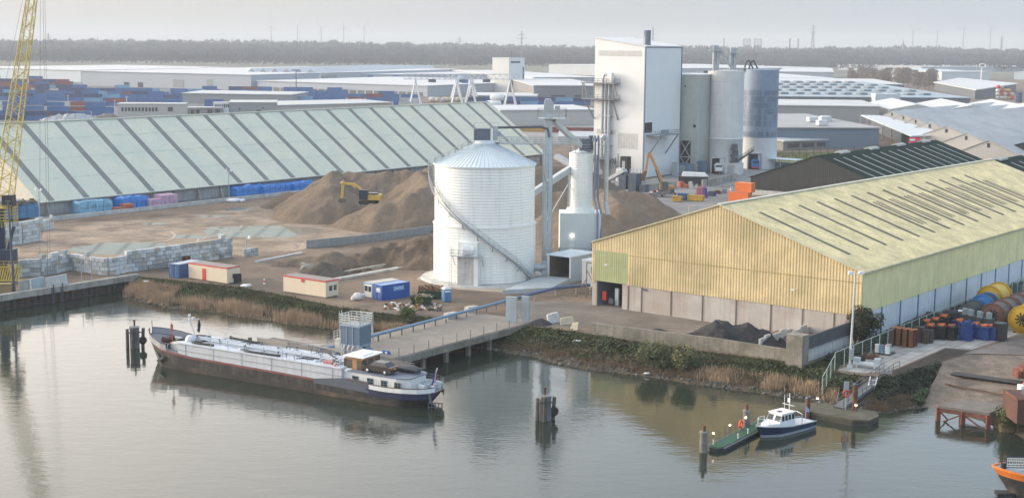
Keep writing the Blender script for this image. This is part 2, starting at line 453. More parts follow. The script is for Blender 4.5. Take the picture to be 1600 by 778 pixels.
def sheet(name, pxs, m, z=.004, world=False):
    P = [Vector((p[0], p[1], 0)) for p in pxs] if world else [at(*p) for p in pxs]
    tr = tessellate_polygon([P]); mb = MB(); mb.v = [(p.x, p.y, z) for p in P]
    for a, b_, c in tr:
        n_ = (P[b_] - P[a]).cross(P[c] - P[a]).z
        mb.f.append((a, b_, c) if n_ > 0 else (a, c, b_)); mb.m.append(0); mb.s.append(False)
    return tag(mb.build(name, m), kind='structure')
fieldm = mat('winter fields', (.10, .11, .075), .95, var=.3, vs=.004, stain=(.16, .15, .13), st=(.006, .55, .2))
sheet('far_fields', [(-9000, 1750), (9000, 2100), (11900, 14300), (-11900, 14300)], fieldm, .008, True)
asph = mat('grey asphalt', (.17, .165, .165), .9, var=.18, vs=.05, fine=.1, stain=(.24, .23, .225), st=(.05, .56, .2))
# ------------------------------------------------------------------ sheds
def gable_shed(name, label, cat, A, width, length, eave, ridge, wallm, roofm, lower=None, lowm=None, period=.5, skew=0):
    """origin at the near left corner A; local x across (gable), local y along the ridge. Returns root."""
    return thing(name, label, cat, A, SITE)

# -- long pale shed on the left
SA = at(62, 340); SE = at(845, 238, 4.2)
SL = (Vector((SE.x, SE.y, 0)) - SA).length
HALF, RZ_ = 26.0, 21.6
roofpale = mat('pale fibre cement roof', (.61, .60, .49), .85, var=.05, vs=.15, fine=.03, stain=(.52, .55, .48), st=(.08, .55, .3), streak=((.42, .44, .40), .55), spec=.2)
gablew = mat('cream gable sheet', (.60, .55, .46), .8, var=.06)
sky_g = mat('grey roof light', (.185, .19, .18), .7, var=.12, vs=.4)
rt = thing('bulk_shed', 'very long pale shed with grey striped roof lights behind the sand yard', 'shed', SA, SITE)
w = MB()                                   # walls: local x = 0 is the near long wall, far wall x = -52
for x in (0, -2 * HALF): w.box(x - .15, SL / 2, 0, .3, SL, 4.0)
for y in (.15, SL - .15): w.box(-HALF, y, 0, 2 * HALF - .6, .3, 4.0)
w.build('wall', mat('shed concrete wall', (.33, .335, .34), .9, var=.15, vs=.3, fine=.06, streak=((.15, .15, .15), .6)), rt)
gw = MB()
for y in (0, SL - .1): gw.ext([(0, y, 4.0), (-HALF, y, RZ_ - .15), (-2 * HALF, y, 4.0)], (0, .1, 0))
gw.each('gable', gablew, rt)
rf = MB(); T = .18
for sgn in (0, 1):
    x0 = .9 if sgn == 0 else -2 * HALF - .9
    rf.ext([(x0, -.6, 3.75), (-HALF, -.6, RZ_), (-HALF, -.6, RZ_ - T), (x0, -.6, 3.75 - T)], (0, SL + 1.2, 0))
rf.bar((-HALF, -.7, RZ_ + .05), (-HALF, SL + .7, RZ_ + .05), .8, .25)
rfo = rf.build('roof', roofpale, rt)
nS = 21
sl_ = Vector((-HALF - .9, 0, RZ_ - 3.75)).normalized(); upn = Vector((RZ_ - 3.75, 0, HALF + .9)).normalized()
for i in range(nS):
    y = 3.2 + (SL - 6.0) * i / (nS - 1)
    p = Vector((.9, y, 3.75)) + sl_ * .3 + upn * .03; q = Vector((-HALF, y, RZ_)) - sl_ * .5 + upn * .03
    m = MB(); n = 4
    for k in range(n):
        a = p.lerp(q, k / n); b_ = p.lerp(q, (k + .992) / n)
        m.bar(a, b_, 1.7, .06, up=upn)
    m.build('roof_light', sky_g, rt)
lp_ = MB()
for f in (.27, .52, .77):
    c_ = Vector((.9, 0, 3.75)) + Vector((-HALF - .9, 0, RZ_ - 3.75)) * f + upn * .02; lp_.bar(c_ + Vector((0, -.5, 0)), c_ + Vector((0, SL + .5, 0)), .16, .03, up=upn)
lp_.build('sheet_lap', mat('lap shade', (.48, .51, .46), .9, var=.3, vs=.5), rt)
g = MB(); g.bar((1.0, -.6, 3.62), (1.0, SL + .6, 3.62), .22, .2); g.build('gutter', mat('gutter grey', (.22, .23, .24), .6), rt)
bt = MB()
for i in range(27):
    y = 2 + i * (SL - 4) / 26
    bt.ext([(.05, y - .25, 0), (1.5, y - .25, 0), (.35, y - .25, 3.5), (.05, y - .25, 3.5)], (0, .5, 0))
bt.each('buttress', CONC, rt)
# raised kerb wall in front
def kerb(name, label, P, h, wd, m, cat='wall'):
    o = P[0].copy(); o.z = 0; k = MB()
    for a, b_ in zip(P[:-1], P[1:]): k.bar(L(a, o) + Vector((0, 0, h / 2)), L(b_, o) + Vector((0, 0, h / 2)), wd, h)
    return tag(k.build(name, m, None, o, SITE), label, cat)
ks = SA + GV * 7.5 - GU * 4
kerb('retaining_wall', 'long low concrete kerb wall along the foot of the pale shed', [ks, ks + GU * 58, ks + GU * 122], .95, .5, CONCL)
st = MB().box(3.7, 60, 0, 7.4, 124, .5).build('loading_strip', asph, None, SA - GU * 2, SITE); tag(st, kind='structure')

# -- yellow shed
YA, YB = at(925, 476), at(1342, 537)
YW = (YB - YA).length; YH, YR, YLEN = 10.6, 18.6, 118.0
gvx = (YB - YA).normalized(); YRZ = math.atan2(gvx.y, gvx.x)
ysteel = mat('weathered yellow sheeting', (.66, .525, .30), .8, var=.12, vs=.3, fine=.08, stain=(.44, .37, .20), st=(.15, .55, .25), streak=((.34, .27, .15), .4))
ysteel2 = mat('greenish yellow sheeting', (.74, .68, .37), .75, var=.08, vs=.4, streak=((.30, .30, .20), .5))
yroof = mat('lichen yellow roof sheeting', (.74, .65, .40), .85, var=.10, vs=.3, fine=.08, stain=(.50, .45, .28), st=(.35, .55, .3), streak=((.40, .36, .24), .5))
rail_l = mat('brown roof light', (.075, .06, .048), .6, var=.15)
yt = thing('storage_shed', 'large yellow corrugated shed with brown roof lights beside the water', 'shed', YA, YRZ)
zr = lambda t: YH + (YR - YH) * (1 - abs(2 * t - 1))
# door opening in the gable: local x range
dx0, dx1, dz1 = .9, 6.0, 4.35
cw = MB()
for a, b_ in ((0, dx0), (dx1, YW)): cw.box((a + b_) / 2, .15, 0, b_ - a, .3, 4.15)
cw.box(YW - .15, YLEN / 2 + .15, 0, .3, YLEN - .3, 4.4)
cw.box(.15, YLEN / 2 + .15, 0, .3, YLEN - .3, 4.2); cw.box(YW / 2, YLEN - .15, 0, YW - .62, .3, 4.2)
yc = cw.build('plinth_wall', mat('stained plinth concrete', (.43, .41, .39), .9, var=.14, vs=.35, fine=.08, stain=(.34, .28, .24), st=(.12, .55, .3), streak=((.24, .2, .17), .5)), yt)
jm = MB()
for x in (7.2, 9.8, 15.4, 21.2, 27.2, 33.2, 38.5, 43.6): jm.box(x, -.03, 0, .18, .12, 4.1)
jm.each('joint', mat('joint stain', (.16, .12, .10), .9), yt)
pn = MB(); npan = 17
for i in range(npan):
    y0, y1 = .5 + i * (YLEN - 1) / npan, .5 + (i + 1) * (YLEN - 1) / npan
    pn.corr((YW + .03, y0 + .14), (YW + .03, y1 - .14), .0, 4.35, .55, .05, (1, 0))
pn.each('side_panel', mat('pale blue white panel', (.58, .62, .66), .7, var=.08, streak=((.38, .42, .45), .55)), yt)
ps = MB()
for i in range(npan + 1): ps.box(YW + .10, .5 + i * (YLEN - 1) / npan, 0, .2, .26, 4.5)
ps.each('wall_post', GREYP, yt)
gs = MB()
gs.corr((dx1 + 1, -.06), (YW + .12, -.06), lambda t: 4.1 if t * (YW - dx1 - 1) > .5 else 4.1, lambda t: zr((dx1 + 1 + t * (YW - dx1 - 1)) / YW) - .05, .5, .07, (0, -1))
gs.corr((-.1, -.06), (.55, -.06), 3.9, lambda t: zr(.01) - .05, .5, .07, (0, -1))
gs.corr((.55, -.06), (dx1 + 1, -.06), 9.3, lambda t: zr((.55 + t * (dx1 + .45)) / YW) - .05, .5, .07, (0, -1))
gs.corr((YW, YLEN + .06), (0, YLEN + .06), 4.1, lambda t: zr(t) - .05, .5, .07, (0, 1))
gs.build('cladding', ysteel, yt)
MB().bar((dx1 + 1, -.16, 9.0), (YW, -.16, 9.0), .05, .09).build('sheet_lap', mat('lap yellow shade', (.34, .27, .13), .9), yt)
MB().corr((.55, -.05), (dx1 + 1, -.05), 4.2, 9.3, .42, .06, (0, -1)).build('door_header', mat('faded green sheeting', (.40, .42, .22), .75, var=.1, streak=((.28, .3, .18), .5)), yt)
ss = MB().corr((YW + .05, -.05), (YW + .05, YLEN), 4.4, YH - .1, .5, .06, (1, 0))
ss.corr((-.05, YLEN), (-.05, 0), 4.1, YH - .1, .5, .06, (-1, 0)); ss.build('side_sheeting', ysteel2, yt)
fl = MB()
fl.bar((-.2, -.2, YH), (YW / 2, -.2, YR + .02), .35, .16); fl.bar((YW / 2, -.2, YR + .02), (YW + .2, -.2, YH), .35, .16)
fl.build('verge_trim', mat('verge trim', (.53, .48, .33), .7), yt)
rr = MB()
hw = YW / 2; nper = int(YLEN / .55)
for sgn in (-1, 1):
    vs, fs = [], []
    for i in range(nper):
        for f, o in ((0, 0), (.5, 0), (.6, .09), (.9, .09)):
            y = (i + f) * YLEN / nper
            vs += [(hw, y, YR + o), (hw + sgn * (hw + .35), y, YH + o - .1)]
    n = len(vs) // 2
    rr.add(vs, [(2 * i, 2 * i + 1, 2 * i + 3, 2 * i + 2) if sgn > 0 else (2 * i + 2, 2 * i + 3, 2 * i + 1, 2 * i) for i in range(n - 1)])
rr.build('roof', yroof, yt)
MB().bar((hw, -.25, YR + .12), (hw, YLEN + .2, YR + .12), .7, .16).build('ridge_cap', mat('ridge cap', (.55, .54, .47), .7), yt)
slope = Vector((hw + .35, 0, YH - .1 - YR)); sn = Vector((YR - YH, 0, hw)).normalized()
def strip(y, f0, f1, wd=.85):
    p = Vector((hw, y, YR)) + slope * f0 + sn * .09; q = Vector((hw, y, YR)) + slope * f1 + sn * .09
    MB().bar(p, q, wd, .05, up=sn).build('roof_light', rail_l, yt)
# near strips run most of the slope; further back come staggered groups
for i in range(14): strip(5.2 + i * 6.6, .17, .80)
for i in range(5, 14):
    y = 5.2 + i * 6.6
    strip(y + 2.0, .30, .68, .5); strip(y + 3.3, .30, .68, .5)
gt = MB().bar((YW + .42, -.2, YH - .2), (YW + .42, YLEN, YH - .2), .2, .18); gt.build('gutter', mat('gutter green grey', (.35, .36, .26), .6), yt)
dp = MB().tube((YW + .25, -.22, .1), (YW + .25, -.22, YH - .2), .08); dp.build('downpipe', mat('gutter green grey', (.35, .36, .26), .6), yt)
# inside of the door
di = MB(); di.box(dx0 - .1, 5.0, 0, .12, 9.2, 4.4); di.box(dx1 + .1, 5.0, 0, .12, 9.2, 4.4); di.box((dx0 + dx1) / 2, 9.6, 0, 5, .2, 4.4); di.box((dx0 + dx1) / 2, 5.0, 4.4, 5.4, 9, .1)
di.build('door_reveal', mat('shed interior', (.17, .19, .22), .8), yt)
hl = MB().box(1.9, .9, .9, .7, .35, 1.5).build('hose_cabinet', RED, yt)
hr = MB().lathe([(.55, -.1), (.55, .1)], 14, (3.0, 1.2, .8), axis='y'); hr.lathe([(.3, -.12), (.3, .12)], 12, (3.0, 1.2, .8), axis='y', mi=0); hr.build('hose_reel', DSTEEL, yt)
MB().box(3.5, 2.2, 0, .7, .25, 2.9).build('control_panel', WHITE, yt)
fl = MB().bar((37.5, -.2, 7.0), (37.5, -1.3, 7.05), .07).box(37.5, -1.45, 6.95, .5, .3, .16); fl.build('floodlight', WHITE, yt)
fl = MB().bar((3.4, -.2, 7.2), (3.4, -1.0, 7.25), .06).box(3.4, -1.1, 7.15, .45, .28, .16); fl.build('floodlight', WHITE, yt)
MB().box(10.4, -.12, 3.6, .9, .1, .3).build('vent', DSTEEL, yt)

# -- dark green sheds behind
dgw = mat('dark grey sheeting', (.026, .029, .028), .7, var=.1, streak=((.1, .1, .09), .3))
dgr = mat('dark green roof sheeting', (.015, .033, .029), .95, spec=.03, var=.12, vs=.3, fine=.08, stain=(.014, .026, .024), st=(.05, .55, .2))
rl_w = mat('pale roof light', (.33, .38, .40), .5, var=.1)
vent_m = mat('pale ridge vent', (.36, .38, .37), .7, var=.1)
def dark_shed(A, width, length, eave, ridge, label, ny, first=0.0, vents=True):
    r = thing('green_shed', label, 'shed', A, SITE, 'dark green sheds behind the yellow shed')
    hw = width / 2; m = MB()
    zz = lambda t: eave + (ridge - eave) * (1 - abs(2 * t - 1))
    m.corr((0, 0), (width, 0), 1.6, lambda t: zz(t) - .05, .6, .06, (0, -1)); m.corr((width, length), (0, length), 0, lambda t: zz(t) - .05, .8, .06, (0, 1))
    m.corr((width, 0), (width, length), 1.6, eave, .8, .06, (1, 0)); m.corr((0, length), (0, 0), 1.6, eave, .8, .06, (-1, 0)); m.build('wall', dgw, r)
    b = MB()
    for x, y, sx, sy in ((hw, .2, width, .3), (.2, length / 2, .3, length - .7), (width - .2, length / 2, .3, length - .7)): b.box(x, y, 0, sx, sy, 1.6)
    b.build('plinth', CONCL, r)
    f = MB()
    for s in (-1, 1): f.ext([(hw, -.3, ridge), (hw + s * (hw + .5), -.3, eave - .15), (hw + s * (hw + .5), -.3, eave - .3), (hw, -.3, ridge - .2)], (0, length + .6, 0))
    f.build('roof', dgr, r)
    sp = Vector((hw + .5, 0, eave - .15 - ridge)); nv = Vector((ridge - eave, 0, hw)).normalized()
    for i in range(ny):
        y = 4.5 + first + i * 6.6
        if y > length - 2: break
        p = Vector((hw, y, ridge)) + sp * .14 + nv * .03; q = Vector((hw, y, ridge)) + sp * .78 + nv * .03
        MB().bar(p, q, .5, .06, up=nv).build('roof_light', rl_w, r)
    if vents:
        for i in range(1, int(length / 22) + 1):
            y = i * 21.0 - 7
            v = MB(); v.ext([(hw - 1.3, y, ridge - .3), (hw + 1.3, y, ridge - .3), (hw + 1.3, y, ridge + .15), (hw, y, ridge + .55), (hw - 1.3, y, ridge + .15)], (0, 5.5, 0)); v.build('ridge_vent', vent_m, r)
    return r
DA = at(1172, 304)
def solve_t(p, d, px, z=0):
    lo, hi = -50, 400
    for _ in range(60):
        m = (lo + hi) / 2; q = p + d * m
        if proj((q.x, q.y, z))[0] < px: lo = m
        else: hi = m
    return lo
wD = 2 * solve_t(DA, GV, 1277, 12)
zD = zat(DA + GV * wD / 2, 243)
lD = solve_t(DA + GV * wD / 2, GU, 1462, zD)
eD = zat(DA, 276)
dark_shed(DA, wD, lD, eD, zD, 'dark green shed with pale roof lights just behind the yellow shed', 30)
dark_shed(at(1516, 262), 36, 60, 4.4, 9.8, 'dark green shed with plain gable at the right edge, farthest of three', 12, vents=True)
D3 = at(1531, 254, 12) - GV * 20; D3.z = 0
dark_shed(D3, 40, 60, 5, 12, 'dark green shed showing only its striped roof past the yellow ridge', 14)

# ------------------------------------------------------------------ big silo
SC = Vector((-5.1, 258.2, 0)); SR = 9.25
silo_m = mat('white silo sheeting', (.80, .82, .81), .45, var=.03, vs=.3, streak=((.60, .60, .56), .5), spec=.4)
roof_m = mat('silo roof sheeting', (.66, .72, .75), .4, var=.04, spec=.5)
so = thing('grain_silo', 'large round white silo with conical roof and spiral stair', 'silo', SC)
ztop = 21.2
def rings(z0, z1, r, n):
    p = []; d = (z1 - z0) / n
    for i in range(n):
        z = z0 + i * d
        p += [(r, z), (r + .05, z + d * .2), (r + .05, z + d * .75), (r, z + d * .92)]
    return p + [(r, z1)]
b = MB().lathe(rings(.3, 10.3, SR + .12, 19) + rings(10.45, ztop, SR - .08, 21), 96, sm=False)
b.build('body', silo_m, so)
MB().lathe([(SR + .14, 10.25), (SR + .3, 10.3), (SR + .3, 10.45), (SR, 10.5)], 96, cap=False).build('girth_ring', silo_m, so)
zc = ztop + 3.6
MB().lathe([(SR + .25, ztop - .12), (SR + .25, ztop + .05), (1.9, zc), (1.9, zc + .7), (0.05, zc + .75)], 72, sm=False).build('roof', roof_m, so)
rb = MB()
for i in range(72):
    t = 2 * math.pi * i / 72; c, s = math.cos(t), math.sin(t)
    rb.bar(((SR + .2) * c, (SR + .2) * s, ztop + .1), (1.9 * c, 1.9 * s, zc + .06), .09, .12)
rb.build('roof_rib', mat('roof rib', (.50, .56, .60), .5), so)
cb = MB().box(-.5, 0, zc + .7, 3.0, 2.6, 2.1)
cb.build('filter_cabinet', mat('filter cabinet', (.10, .12, .16), .6, var=.15), so)
fr = MB()
for x in (-2, 1.0):
    for y in (-1.3, 1.3): fr.bar((x, y, zc + .7), (x, y, zc + 3.9), .07)
for z in (zc + 2.9, zc + 3.9):
    fr.rail([(-2, -1.4, z - .01), (2.4, -1.4, z - .01), (2.4, 1.4, z - .01)], .01, .05, 5, 0)
fr.box(1.9, -.2, zc + .7, .9, .9, 2.6).box(2.6, .2, zc + 1.4, .5, .5, .9); fr.build('motor_frame', STEEL, so)
# handrail up the roof on the left
hrr = MB()
def onroof(f, a): 
    r = SR + .1 + (1.9 - SR - .1) * f; return Vector((r * math.cos(a), r * math.sin(a), ztop + .05 + (zc - ztop) * f))
for a in (R(192), R(199)):
    P = [onroof(f / 6, a) for f in range(7)]
    hrr.rail(P, 1.05, .05, 3, 1)
P = [onroof(0.02, R(t)) for t in range(150, 200, 12)]; hrr.rail(P, 1.05, .05, 3, 1)
hrr.build('roof_handrail', STEEL, so)
# spiral stair: from the foot at the right round the front to the left, then behind
st_ = MB(); ra = MB(); tr = MB()
a0, a1, z0, z1 = R(-27), R(-188), .5, ztop - .4
n = 84
prev = None
for i in range(n + 1):
    f = i / n; a = a0 + (a1 - a0) * f; z = z0 + (z1 - z0) * f
    ci, co = Vector((math.cos(a) * (SR + .25), math.sin(a) * (SR + .25), z)), Vector((math.cos(a) * (SR + 1.15), math.sin(a) * (SR + 1.15), z))
    if prev:
        st_.bar(prev[0], ci, .07, .2); st_.bar(prev[1], co, .07, .2)
        for h in (.55, 1.1): ra.bar(prev[1] + Vector((0, 0, h)), co + Vector((0, 0, h)), .045)
        ra.bar(prev[0] + Vector((0, 0, 1.1)), ci + Vector((0, 0, 1.1)), .04)
    if i % 3 == 0: ra.bar(co, co + Vector((0, 0, 1.1)), .05); ra.bar(ci, ci + Vector((0, 0, 1.1)), .04)
    tr.bar(ci, co, .24, .04)
    if i % 8 == 4:
        st_.bar(co - Vector((0, 0, .1)), Vector((math.cos(a) * (SR + .1), math.sin(a) * (SR + .1), z - 1.1)), .1)
        st_.bar(co - Vector((0, 0, .9)), co, .12)
    prev = (ci, co)
st_.build('stair_stringer', mat('stair steel', (.30, .33, .36), .5, .3), so); tr.build('stair_tread', STEEL, so); ra.build('stair_railing', mat('rail steel', (.46, .49, .52), .5, .3), so)
# door block with platform at the front
dsx = -4.7 + 1.6
a = R(-106); dr = Vector((math.cos(a), math.sin(a), 0))
db = MB().box(dr.x * (SR + .6), dr.y * (SR + .6), .2, 3.4, 2.0, 5.2, a + R(90)); db.build('door_block', CONCL, so)
t2 = Vector((-dr.y, dr.x, 0))
sb = MB().box(*(dr * (SR + .7) + t2 * 1.75)[:2], .2, .8, 1.9, 5.2, a + R(90)); sb.build('jamb', WHITE, so)
hd = MB().lathe([(1.2, -1.0), (1.2, 1.0)], 18, (*(dr * (SR + .4))[:2], 6.5), axis='x'); hd.box(*(dr * (SR + .2))[:2], 5.45, 3.6, 1.6, 2.4, a + R(90))
hd.build('inlet_hood', silo_m, so)
pf = MB(); c0 = dr * (SR + 1.3)
pf.box(c0.x, c0.y, 5.4, 5.6, 1.6, .12, a + R(90))
for k in (-2.7, 2.7): pf.bar(c0 + t2 * k + Vector((0, 0, 5.4)), dr * SR + t2 * k + Vector((0, 0, 3.6)), .1)
cc = [dr * (SR + .5) - t2 * 2.75, dr * (SR + 2.05) - t2 * 2.75, dr * (SR + 2.05) + t2 * 2.75]
pf.rail([p + Vector((0, 0, 5.5)) for p in cc], 1.1, .06, 1.4, 1)
lad = dr * (SR + 2.0) - t2 * 2.9
for k in (-.25, .25): pf.bar(lad + t2 * k, lad + t2 * k + Vector((0, 0, 7.2)), .06)
for i in range(20): pf.bar(lad - t2 * .25 + Vector((0, 0, .35 * i + .2)), lad + t2 * .25 + Vector((0, 0, .35 * i + .2)), .04)
pf.build('platform', STEEL, so)
MB().lathe([(SR + 2.6, 0), (SR + 2.4, .28), (0, .3)], 64, sm=False, cap=False).build('base_slab', CONCL, so)
pd = sheet('silo_apron', [(650, 436), (665, 427), (690, 424), (840, 445), (862, 452), (800, 458), (715, 452)], mat('pale sand apron', (.36, .30, .24), .9, var=.15, vs=.3, fine=.1))
op = MB().tube((9.0 * math.cos(R(-10)), 9.0 * math.sin(R(-10)), 2.2), (11.3, -1.0, 2.2), .75, n=14).box(11.3, -1.0, .3, 1.3, 1.3, 3.0)
op.build('outlet_duct', STEEL, so)

# -- bucket elevator with its platform and chute
EL = Vector((6.6, 261.3, 0))
et = thing('bucket_elevator', 'tall galvanised elevator mast between the two white silos', 'elevator', EL)
m = MB().box(-.38, 0, 0, .62, .8, 31.0).box(.38, 0, 0, .62, .8, 31.0)
for z in range(2, 31, 3): m.box(0, 0, z, 1.6, .95, .12)
m.build('mast', mat('galvanised casing', (.47, .52, .56), .4, .25, var=.1, vs=.5), et)
MB().ext([(-.9, -.6, 30.6), (.9, -.6, 30.6), (.9, -.6, 32.2), (.3, -.6, 33.0), (-.6, -.6, 33.0), (-.9, -.6, 32.2)], (0, 1.2, 0)).box(1.6, 0, 31, .9, .7, .7).build('head', STEEL, et)
p = MB().box(.6, 0, 29.3, 5.2, 3.2, .12).rail([(-2, -1.6, 29.4), (3.2, -1.6, 29.4), (3.2, 1.6, 29.4), (-2, 1.6, 29.4), (-2, -1.6, 29.4)], 1.8, .06, 1.3, 1)
p.build('platform', STEEL, et)
ch0, ch1 = Vector((.9, 0, 29.0)), Vector((6.4, 11.0, 23.6))
MB().bar(ch0, ch1, .9, .9).build('chute', mat('galvanised casing', (.47, .52, .56), .4, .25, var=.1, vs=.5), et)
bx = MB().box(0, -.2, 0, 1.8, 1.6, 2.2); bx.build('boot', STEEL, et)
# catwalk silo -> elevator -> small silo
cw = thing('catwalk', 'grey steel catwalk with railings joining the silo tops', 'catwalk', SC + Vector((2.2, 0, 0)))
p0, p1 = Vector((0, 0, zc + .1)), Vector((15.5, 10, zc - .6))
dd = (p1 - p0).normalized(); sd = Vector((-dd.y, dd.x, 0)) * .7
MB().bar(p0, p1, 1.4, .35).build('deck', STEEL, cw)
MB().rail([p0 - sd, p1 - sd], 1.15, .09, 1.3, 2).rail([p0 + sd, p1 + sd], 1.15, .09, 1.3, 2).build('railing', STEEL, cw)
pp = MB().path([(0, -.3, zc + 3.0), (8, 1.2, zc + 3.1), (9.3, 1.6, zc + 2.7), (9.6, 1.8, zc + 1.2)], .22, 8); pp.build('dust_pipe', DSTEEL, cw)
lg = MB()
for x, y in ((8.6, 2.2), (10.2, 3.4)): lg.bar((x, y, 0), (x, y, zc), .3)
lg.bar((8.6, 2.2, 20), (10.2, 3.4, 14), .15).bar((10.2, 3.4, 20), (8.6, 2.2, 14), .15); lg.build('trestle', STEEL, cw)

# -- small silo on its box
S2 = Vector((13.4, 275.5, 0))
s2 = thing('small_silo', 'slim white silo standing on a square white housing', 'silo', S2)
MB().box(-.1, 0, 2.8, 8.0, 6.5, 7.6).build('housing', mat('white housing', (.62, .67, .70), .5, var=.03, streak=((.5, .54, .56), .25)), s2)
MB().lathe([(2.9, 10.4), (2.55, 11.4)] + rings(11.4, 22.0, 2.27, 22), 48, sm=False).build('body', silo_m, s2)
MB().lathe([(2.27, 22.0), (.3, 22.8)], 48).build('roof', roof_m, s2)
bt = MB().box(.7, -.1, 22.2, 2.2, 2.0, 2.6).box(1.9, .6, 22.4, .8, .8, 2.9); bt.build('filter_cabinet', mat('filter cabinet', (.10, .12, .16), .6, var=.15), s2)
MB().lathe([(2.4, 22.05), (2.4, 22.1)], 16).rail([(2.4 * math.cos(R(t)), 2.4 * math.sin(R(t)), 22.1) for t in range(0, 361, 30)], 1.6, .06, 1.3, 2).build('railing', STEEL, s2)
pp = MB()
for x, y in ((2.6, -2.2), (3.3, -1.6)): pp.path([(x - .5, y + 1, 24.2), (x - .1, y, 25.4), (x, y, 24.4), (x, y, 13.2), (x + .6, y - 1.3, 10.6), (x + .6, y - 1.7, 4.0)], .2, 8)
pp.build('dust_pipe', mat('blue grey pipe', (.17, .21, .30), .5, var=.1), s2)
tp = MB().path([(3.9, -1.2, 24.6), (4.4, -1.2, 25.6), (4.9, -1.2, 24.8), (4.9, -1.2, 12.5), (5.2, -2.6, 10.0)], .45, 10); tp.build('suction_pipe', STEEL, s2)
bl = MB().lathe([(1.1, -.5), (1.1, .5)], 16, (3.2, -4.2, 4.2), axis='y').path([(3.2, -4.2, 4.2), (4.5, -4.4, 4.6), (5, -4, 5.6)], .35, 8); bl.build('blower', mat('blower blue', (.07, .11, .22), .5), s2)
dm = MB().box(-1.7, -3.3, 3.0, .95, .12, 2.2); d_ = dm.build('door', WHITE, s2)
MB().box(-1.7, -3.4, 5.9, .35, .25, .3).build('lamp', emit('floodlight glow', (1.0, .9, .75), 10), s2)
pl = MB().box(-.6, -4.5, 2.5, 7.4, 2.6, .25).rail([(-4.2, -3.4, 2.8), (-4.2, -5.7, 2.8), (2.0, -5.7, 2.8)], 1.1, .06, 1.2, 2); pl.build('platform', DSTEEL, s2)
lg = MB()
for x in (-3.6, -1.2, 1.2, 3.6):
    for y in (-2.6, 2.6): lg.box(x, y, 0, .5, .5, 2.8)
lg.each('leg', CONC, s2)
# pipe bridge beyond, slanting between elevator and conveyor
cv = thing('inclined_conveyor', 'pale enclosed conveyor slanting down behind the elevator mast', 'conveyor', Vector((4, 268, 0)))
MB().bar((-1, 0, 14.2), (8.5, 8, 19.6), 1.1, 1.1).build('casing', mat('conveyor casing', (.42, .46, .50), .5, .2, var=.1), cv)
lg = MB().bar((2, 2.3, 0), (2, 2.3, 15.7), .3).bar((7, 6.7, 0), (7, 6.7, 18.5), .3).bar((2, 2.3, 8), (7, 6.7, 16), .14); lg.build('support', STEEL, cv)
# hopper shed
HA = at(857, 437)
ht = thing('hopper_shed', 'open fronted grey loading shed at the foot of the small silo', 'shed', HA, SITE)
hb = mat('light blue grey cladding', (.46, .52, .56), .6, var=.06, streak=((.35, .39, .42), .3))
hw_, hd_, hh_ = 4.9, 7.6, 4.6
MB().box(hw_ + .12, hd_ / 2, 0, .2, hd_, hh_).build('side_wall', hb, ht)
MB().box(-.1, hd_ / 2, 0, .2, hd_, hh_).box(hw_ / 2, hd_, 0, hw_, .2, hh_).build('inner_wall', mat('brown boarding', (.20, .165, .14), .9, var=.2, streak=((.12, .1, .09), .5)), ht)
MB().box(hw_ / 2, hd_ / 2, hh_, hw_ + .9, hd_ + .6, .2).build('roof', mat('pale canopy', (.60, .66, .70), .6), ht)
MB().box(0, -.02, 0, .3, .3, hh_).box(hw_, -.02, 0, .3, .3, hh_).each('post', WHITE, ht)
MB().box(hw_ / 2, 3.7, .0, hw_ - .2, 7.2, .15).build('floor', CONC, ht)
# ramp in front of it
rp = MB(); ro = at(793, 462)
rA, rB, rC, rD = at(793, 462), at(857, 452), at(895, 440), at(845, 436)
rp.prism([(p.x, p.y) for p in (at(785, 460), at(862, 456), at(893, 441), at(857, 438), at(835, 441))], 0, .8)
tag(rp.build('ramp', mat('ramp concrete', (.42, .46, .48), .8, var=.12, vs=.4, fine=.06)), 'pale concrete ramp with kerb leading into the loading shed', 'ramp')
wc = thing('white_kiosk', 'small ribbed white cabin against the corner of the yellow shed', 'cabin', at(909, 447), SITE)
MB().corr((0, 0), (3.2, 0), 0, 4.7, .4, .05, (0, -1)).box(1.6, 1.6, 0, 3.2, 3.1, 4.7).build('wall', mat('ribbed white sheet', (.66, .68, .70), .6, var=.06), wc)
MB().box(1.6, 1.6, 4.7, 3.4, 3.4, .15).build('roof', WHITE, wc)
sf = thing('valve_trestle', 'slender steel trestle with green valve box beside the shed door', 'trestle', at(916, 466), SITE)
m = MB()
for x, y in ((0, 0), (3, 0), (0, 2), (3, 2)): m.bar((x, y, 0), (x, y, 6.2), .16)
m.bar((0, 0, .2), (3, 0, 5), .1).bar((3, 0, .2), (0, 0, 5), .1).bar((0, 0, 6.2), (3, 0, 6.2), .14).bar((-2.2, 0, 0), (0, 0, 3.4), .12); m.build('frame', mat('rust grey steel', (.16, .13, .12), .8, var=.2), sf)
MB().box(1.6, .3, 4.4, 1.2, 1.0, 1.2).build('valve_box', mat('green machinery', (.04, .12, .08), .6), sf)
